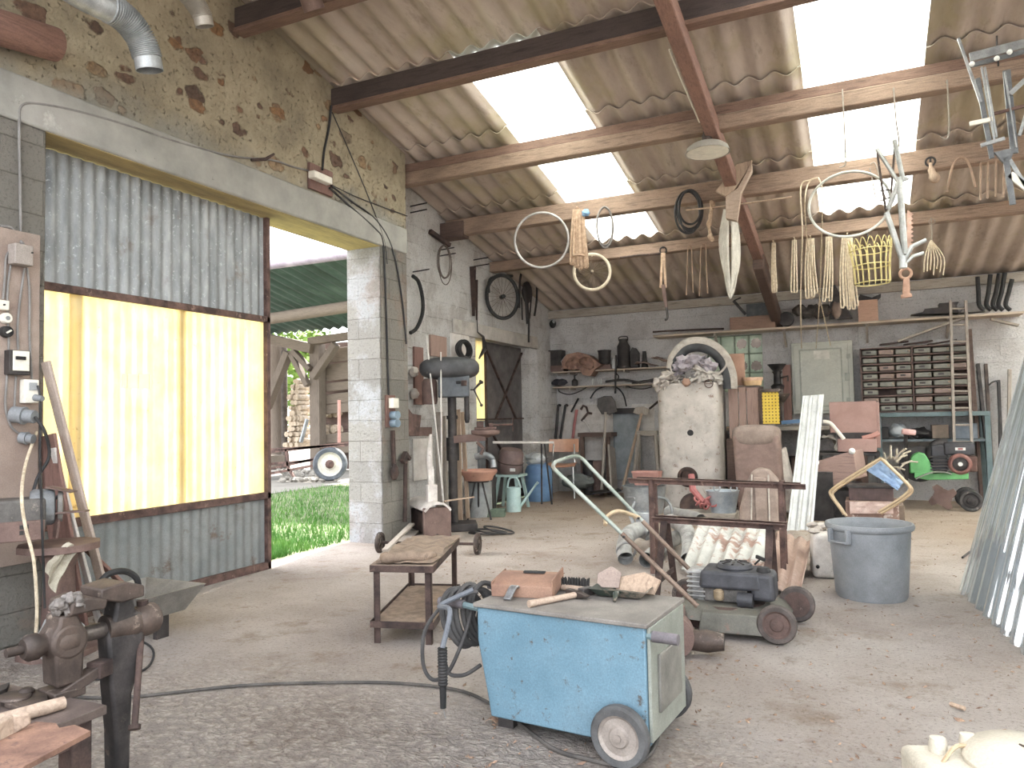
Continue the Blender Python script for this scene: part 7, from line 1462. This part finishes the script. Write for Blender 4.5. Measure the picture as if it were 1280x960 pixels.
m = MB(); m.ell(wx(659, 366, .15), (.05, .16, .16), jit=.3, seed=4); one('leather_pad', m, worn('black_leather', '', ''), 'black leather saddle pad inside the harness loop', 'saddle')
m = MB(); m.bar(wx(658, 372, .18), wx(660, 405, .18), .03, .07); m.bar(wx(652, 372, .18), wx(653, 400, .18), .012, .03); m.bar(wx(664, 372, .18), wx(662, 398, .18), .012, .03); m.bar(wx(661, 395, .2), wx(661, 428, .2), .02, .03); one('leather_strap', m, worn('black_leather', '', ''), 'bunch of black straps hanging below the saddle pad', 'straps')
# pillar side tools
t = thing('socket_outlet', 'grey double socket box with wooden back on the door pillar side', 'socket', X_(490, 530, XL))
m = MB(); m.bb((XL, X_(481, 510, XL).y, X_(482, 534, XL).z), (XL+.02, X_(492, 510, XL).y, X_(482, 494, XL).z)); m.put('backing', WRED, t)
m = MB(); p = X_(489, 504, XL+.02); m.box(p+V((.03, 0, 0)), (.06, .1, .1)); m.put('switch_box', CREAM, t, bevel=.006)
for z in (-.12, -.2): m = MB(); m.cyl(p+V((0, 0, z)), p+V((.09, -.02, z)), .04, n=14); m.put('outlet', worn('outlet_blue', '4d6a80', '6d8597', .6), t)
lean('rusty iron pole hanging on the pillar side, hooked at its foot', X_(491, 538, XL+.03), X_(493, 600, XL+.04), .04, .03, RUSTD, name='iron_pole', cat='pole', side=(1, 0, 0))
m = MB(); m.ell(X_(493, 590, XL+.05), (.04, .05, .08), jit=.3, seed=2); one('pulley_block', m, RUSTD, 'rusty pulley block at the foot of the iron pole', 'pulley')
t = thing('pipe_tongs', 'long rusty pipe tongs standing against the pillar foot', 'tongs', X_(506, 655, XL+.05)); m = MB(); m.tube([X_(506, 652, XL+.06), X_(507, 575, XL+.06)], .022, 8); m.put('shaft', RUSTD, t); m = MB(); m.bar(X_(503, 578, XL+.06), X_(508, 566, XL+.06), .05, .06); m.bar(X_(507, 568, XL+.06), X_(512, 574, XL+.06), .04, .04); m.put('jaw', RUSTD, t, bevel=.006)
def wbox(name, label, cat, x0, y0, x1, y1, d, mat, X=XR): 
    m = MB(); a, b = X_(x0, (y0+y1)/2, X), X_(x1, (y0+y1)/2, X); z1 = X_((x0+x1)/2, y0, X).z; z0 = X_((x0+x1)/2, y1, X).z; m.bb((X, a.y, z0), (X+d, b.y, z1)); return one(name, m, mat, label, cat, bevel=.004)
wbox('wooden_board', 'reddish upright board holding small wall tools', 'board', 516, 434, 527, 506, .03, WRED)
for i, (x, y) in enumerate(((517, 465), (518, 492))): m = MB(); m.ell(wx(x, y, .06), (.05, .06, .06), jit=.3, seed=i); one('string_ball', m, CANV, ('pale ball of string, upper one on the reddish board', 'pale ball of string, lower one on the reddish board')[i], 'string')
wbox('planked_board', 'pale planked board with black rim behind the belt cover', 'panel', 536, 420, 556, 446, .03, WCRATE)
wbox('white_sheet', 'plain white panel on the wall behind the belt cover', 'panel', 562, 418, 585, 450, .02, WHITEP)
wbox('white_sheet', 'plain white panel on the wall below the rusty hopper', 'panel', 515, 548, 540, 600, .02, WHITEP)
m = MB()
for k in range(7): m.ring(wx(577+k*1.0, 437, .12+.02*k), .1+.008*(k % 3), .012, (1, -.25, .1), 22, 6)
one('cable_coil', m, CABB, 'coil of black cable hung between belt cover and rear door', 'cable coil')
t = thing('rusty_hopper', 'rusty sheet metal hopper box on the wall beside the door pillar', 'hopper', X_(505, 545, XR+.3))
m = MB(); P = [(497, 545), (497, 514), (506, 504), (516, 517), (527, 519), (524, 545)]; m.prism([X_(x, y, XR+.3) for x, y in P], (-.28, .0, 0)); m.put('hopper', RUST, t, bevel=.006)
m = MB(); P = [(523, 545), (523, 534), (540, 534), (540, 545)]; m.prism([X_(x, y, XR+.28) for x, y in P], (-.2, 0, 0)); m.put('outlet', BROWNB, t)
# ------------------------------------------------------------------ outside the big door
def grassmat():
    n = NT('grass'); c = n.ramp(n.noise(2, 5), [(.3, '315a1f'), (.5, '48762e'), (.7, '658a42')]); return n.fin(c, .8)
def yardmat():
    n = NT('yard_concrete'); c = n.ramp(n.noise(1.5, 6), [(.3, '6f6b64'), (.7, '85817a')]); n.bump(n.noise(20, 5), .3, .01); return n.fin(c, .9)
GM = grassmat()
g = MB(); g.bb((-9.3, -6, -.3), (-4.66, 22, -.03)); struct('lawn', g, worn('soil', '4f5a30', '6a7640', .95, 0, 4), loc=(-6, 0, 0))
g = MB(); g.bb((-40, -25, -.35), (-9.3, 60, -.02)); struct('ground', g, yardmat(), loc=(-12, 0, 0))
g = MB(); g.bb((-40, 22, -.35), (30, 60, -.05)); g.bb((-4.66, YB+.3, -.35), (30, 22, -.05)); g.bb((-40, -40, -.4), (40, -2.5, -.06)); g.bb((7.2, -2.5, -.4), (40, YB, -.06)); struct('ground', g, yardmat(), loc=(0, 30, 0))
m = MB(); rnd = random.Random(2)
for k in range(9000):
    y = rnd.uniform(4.2, 11.5); x = rnd.uniform(min(-4.95, max(-9.2, -.95*y)), -4.85)
    p = V((x, y, -.035)); q = rnd.uniform(0, 6.28); w_ = V((math.cos(q), math.sin(q), 0))*.006; h = V((rnd.uniform(-.05, .05), rnd.uniform(-.05, .05), rnd.uniform(.05, .12)))
    m.add([p-w_, p+w_, p+h], [(0, 1, 2)])
tag(m.put('grass', GM, flat=True, loc=(-6, 7, 0)), 'bright green grass seen through the gap of the big door', 'grass', kind='stuff')
# open timber shed with a green sheeted roof
OW = wood('shed_timber', '4d4034', '6d5e4f', 2, .9); OWX = wood('shed_timber_flat', '524436', '70604e', 0, .9)
SY, BY = 11.2, 14.6
t = thing('timber_shed', 'open timber shed with a green roof beyond the big door', 'shed', (-9.4, 13.5, 0))
e0, e1 = Y_(320, 333, SY), Y_(470, 309, SY); f0, f1 = Y_(320, 424, 15.5), Y_(470, 400, 15.5)
def shedroof():
    n = NT('green_sheet_roof'); v = n.scale((1, .2, 1)); c = n.ramp(n.noise(3, 6, .7, v), [(.3, '26372f'), (.55, '394f48'), (.75, '586b64')]); return n.fin(c, .7)
ez, fz = Y_(380, 327, SY).z, Y_(385, 413, BY+.2).z
m = MB(); m.sheet(lambda u, v: (-17+12*u, SY+(BY+.2-SY)*v, ez+(fz-ez)*v+.03*math.sin(2*PI*u*44)), 352, 1, .01); m.put('roof', shedroof(), t)
m = MB(); m.tube([(-17, SY-.05, ez+.02), (-5, SY-.05, ez+.02)], .1, 12); m.put('gutter', worn('lilac_gutter', '85798a', 'a79bab', .5, .3, 4), t)
a, b = Y_(320, 401, 12.2), Y_(470, 378, 12.2); m = MB(); m.tube([a, b], .12, 10); m.put('purlin', OWX, t)
BY = 14.6
p0_, p1_ = Y_(392, 425, BY), Y_(392, 590, BY); m = MB(); m.bb((p0_.x-.14, BY, 0), (p0_.x+.16, BY+.25, p0_.z)); m.put('post', OW, t)
def tb(x0, y0, x1, y1, w_, nm='brace', Y=BY-.05, mt=OW): m = MB(); m.bar(Y_(x0, y0, Y), Y_(x1, y1, Y), w_, w_*.8); m.put(nm, mt, t, bevel=.01)
tb(330, 422, 392, 436, .3, 'tie_beam', BY, OWX); tb(388, 427, 470, 415, .22, 'tie_beam', BY, OWX); tb(361, 440, 333, 510, .22); tb(363, 440, 385, 482, .16); tb(366, 438, 388, 462, .16); tb(420, 430, 392, 472, .2)
m = MB(); a = Y_(346, 430, BY+.6); m.tube([(a.x, BY+.6, 0), (a.x, BY+.6, a.z)], .2, 12); m.put('post', OW, t)
m = MB(); a = Y_(355, 430, BY+.5); m.tube([(a.x, BY+.5, 0), (a.x, BY+.5, a.z)], .08, 10); m.put('pole', worn('dark_pole', '3b332e', '574c44', .9), t)
# plank back wall with gaps
m = MB(); a, b = Y_(399, 430, BY+.75), Y_(490, 420, BY+.75); m.bb((a.x, BY+.72, 0), (b.x, BY+.78, a.z)); m.put('back_wall', WDARK, t)
for k, (y0, y1) in enumerate(((437, 455), (456, 478), (480, 491), (494, 507), (507, 519), (544, 556), (558, 570))):
    m = MB(); a, b = Y_(399, (y0+y1)/2, BY+.3), Y_(480, (y0+y1)/2-9, BY+.3); m.bar(a, b, .05, (y1-y0)*1.02/ppm(a)*.95, up=(0, 0, 1)); m.put('wall_board', OWX, t, bevel=.02)
LOGM = worn('log_end', '9a8468', 'c4af92', .9, 0, 9, '7a6650', .6); LOGB = worn('log_bark', '5d5045', '857666', .95, 0, 9)
n = 0; rnd = random.Random(4)
for row in range(13):
    for k in range(9):
        x = 357+k*2.9+(row % 2)*1.4 if k < 6 else 400+(k-6)*9; y = 556-row*6.6
        if k >= 6 and row not in (1, 2, 3, 6): continue
        if x < 357+row*.8 and k < 6: continue
        p = Y_(x, y, BY+.45 if k < 6 else BY+.55); p = p+V((0, rnd.uniform(-.1, .1), 0)); r_ = rnd.uniform(.06, .085) if k < 6 else .12
        m = MB(); m.lathe([(r_*.95, 0), (r_, .04), (r_, .45), (0, .45)], p, (rnd.uniform(-.15, .15), 1, rnd.uniform(-.1, .1)), 7); one('firewood_log', m, LOGM, 'split firewood log in the pile under the shed', 'log', 'firewood stacked in the shed'); n += 1
# old cart with a pneumatic wheel
wc = Z_(413, 601, 0); Rw = 21/ppm(wc); t = thing('farm_cart', 'rusty low cart frame with a white rimmed wheel outside', 'cart', (wc.x-.8, wc.y, 0)); c = wc+V((0, 0, Rw))
a, b, d = frame(V((.55, -.85, 0)))
wheel(t, c, (.55, -.85, 0), Rw, .22, worn('cart_tyre', '3a4048', '555c64', .8), worn('cart_rim', 'b7b0a2', 'd2ccbf', .6, 0, 6, '8a7460', .62))
m = MB(); m.lathe([(Rw*.26, .08), (Rw*.26, .12), (Rw*.1, .15), (0, .15)], c, (.55, -.85, 0), 16); m.put('hub_cap', RUST, t)
Cy = wc.y
for x0, y0, x1, y1 in ((338, 565, 440, 553), (338, 562, 440, 556), (338, 586, 400, 572), (338, 592, 402, 580), (338, 580, 398, 575), (358, 562, 361, 588), (361, 586, 374, 606)):
    m = MB(); m.bar(Y_(x0, y0, Cy), Y_(x1, y1, Cy), .05, .05); m.put('frame_bar', RUST, t)
m = MB(); m.tube([c, c-V((.55, -.85, 0))*1.2], .05); m.put('axle', RUST, t)
m = MB(); a = Z_(345, 592, 0); m.bb((a.x-1.5, Cy-.2, .3), (a.x+1.2, Cy+.4, .5)); m.put('load_bed', OWX, t)
m = MB()
for k in range(60):
    p = Z_(rnd.uniform(340, 412), rnd.uniform(590, 603), 0)+V((0, .2, .03)); m.ell(p, (.07, .07, .05), jit=.5, seed=k, n=6, m=4)
tag(one('gravel_heap', m, worn('gravel', '807a70', 'a39c90', .95), 'low heap of grey gravel under the rusty cart', 'gravel'), kind='stuff')
lean('pale blue plank leaning on the firewood pile outside', Y_(376, 553, BY+.2), Y_(384, 524, BY+.35), .05, .1, worn('bluish_wood', '8f979c', 'b0b6ba', .8))
tb2 = MB(); tb2.tube([Y_(424, 555, BY-.3), Y_(424, 500, BY-.3)], .04, 8); one('red_pole', tb2, TERRAP, 'short red pole standing by the shed wall, beside the pillar', 'pole')
# trees and hedge far behind the shed
def leafmat(nm, c1, c2):
    n = NT(nm); return n.fin(n.ramp(n.noise(3, 3), [(.3, c1), (.7, c2)]), .8)
for i, (x, y, R_, lab) in enumerate(((340, 470, 2.6, 'bright green tree behind the shed, beside the round post'), (372, 455, 2.3, 'bright green tree behind the shed, seen between the braces'))):
    c = Y_(x, y, 22+6*i); c.z = max(c.z, 2.5); t = thing('leafy_tree', lab, 'tree', (c.x, c.y, -.05)); m = MB(); rnd = random.Random(i)
    for k in range(1500):
        u = V((rnd.gauss(0, 1), rnd.gauss(0, 1), rnd.gauss(0, 1))).normalized()*R_*rnd.random()**.35; p = c+u; a_ = V((rnd.gauss(0, 1), rnd.gauss(0, 1), rnd.gauss(0, 1))).normalized()*.16; b_ = a_.cross(u).normalized()*.1; m.add([p-a_, p+b_, p+a_, p-b_], [(0, 1, 2, 3)])
    m.put('foliage', leafmat('leaf_green', '3f5a1a', '6d8430'), t, flat=True); m = MB(); m.tube([(c.x, c.y, -.05), (c.x, c.y, c.z)], [.2, .1], 8); m.put('trunk', OW, t)
# chips, leaves and dirt on the floor
m = MB(); rnd = random.Random(12)
for k in range(1500):
    y = 2.2+rnd.random()**1.3*8; x = rnd.uniform(-.62*y, min(.3*y+.3, 1.5)); s = rnd.uniform(.004, .016)*(1 if rnd.random() < .9 else 1.6); q = rnd.uniform(0, 6.28); z = .003
    u = V((math.cos(q), math.sin(q), rnd.uniform(-.2, .3)))*s; v_ = V((-math.sin(q), math.cos(q), rnd.uniform(-.2, .3)))*s*rnd.uniform(.25, .7); p = V((x, y, z))
    m.add([p-u, p+v_, p+u+V((0, 0, .004)), p-v_, p+V((0, 0, .006))], [(0, 1, 4), (1, 2, 4), (2, 3, 4), (3, 0, 4), (3, 2, 1, 0)])
tag(m.put('floor_litter', LEAF, flat=True, loc=(0, 4, 0)), 'scattered leaf and wood chips over the dusty floor', 'litter', kind='stuff')
for i, (x, y, x1, y1, lab, mt) in enumerate(((1203, 697, 1212, 690, 'short dark stick on the floor beside the clear sheets', IRON), (1188, 880, 1206, 886, 'pale stick on the floor near the ivory motor', WPLANK))):
    m = MB(); m.tube([Z_(x, y, .012), Z_(x1, y1, .012)], .009, 6); one('stick', m, mt, lab, 'stick')
m = MB(); c = Z_(615, 902, .01); m.sheet(lambda u, v: c+V(((u-.5)*.05, (v-.5)*.03, .015*math.sin(u*3))), 5, 3, .002); one('dry_leaf', m, LEAF, 'curled dry leaf on the floor before the welder', 'leaf')
# ------------------------------------------------------------------ light
w = bpy.data.worlds.new('sky'); sc.world = w; w.use_nodes = True
wt = w.node_tree; bg = wt.nodes['Background']
st = wt.nodes.new('ShaderNodeTexSky'); st.sky_type = 'NISHITA'; st.sun_disc = False
st.sun_elevation = math.radians(42); st.sun_rotation = math.radians(250); st.altitude = 50; st.air_density = 1.2; st.dust_density = 3.0; st.ozone_density = 1.0
mx = wt.nodes.new('ShaderNodeMix'); mx.data_type = 'RGBA'; mx.inputs[0].default_value = .72
wt.links.new(st.outputs[0], mx.inputs[6]); mx.inputs[7].default_value = (8.5, 8.7, 9.0, 1)
wt.links.new(mx.outputs[2], bg.inputs['Color']); bg.inputs['Strength'].default_value = .42
sc.view_settings.view_transform = 'Standard'; sc.view_settings.look = 'None'
sc.view_settings.exposure = .8; sc.view_settings.gamma = 1; sc.view_settings.use_curve_mapping = False
cy = sc.cycles; cy.max_bounces = 8; cy.diffuse_bounces = 5; cy.glossy_bounces = 3; cy.transmission_bounces = 4; cy.transparent_max_bounces = 12
cy.use_denoising = True; cy.sample_clamp_indirect = 6
sl = bpy.data.lights.new('sun', 'SUN'); so = bpy.data.objects.new('sun', sl); COL.objects.link(so); sl.energy = 17; sl.angle = math.radians(2); sl.color = (1, .95, .88)
so.rotation_euler = V((-.12, .66, .74)).to_track_quat('Z', 'Y').to_euler(); so.location = (-6, 20, 20)
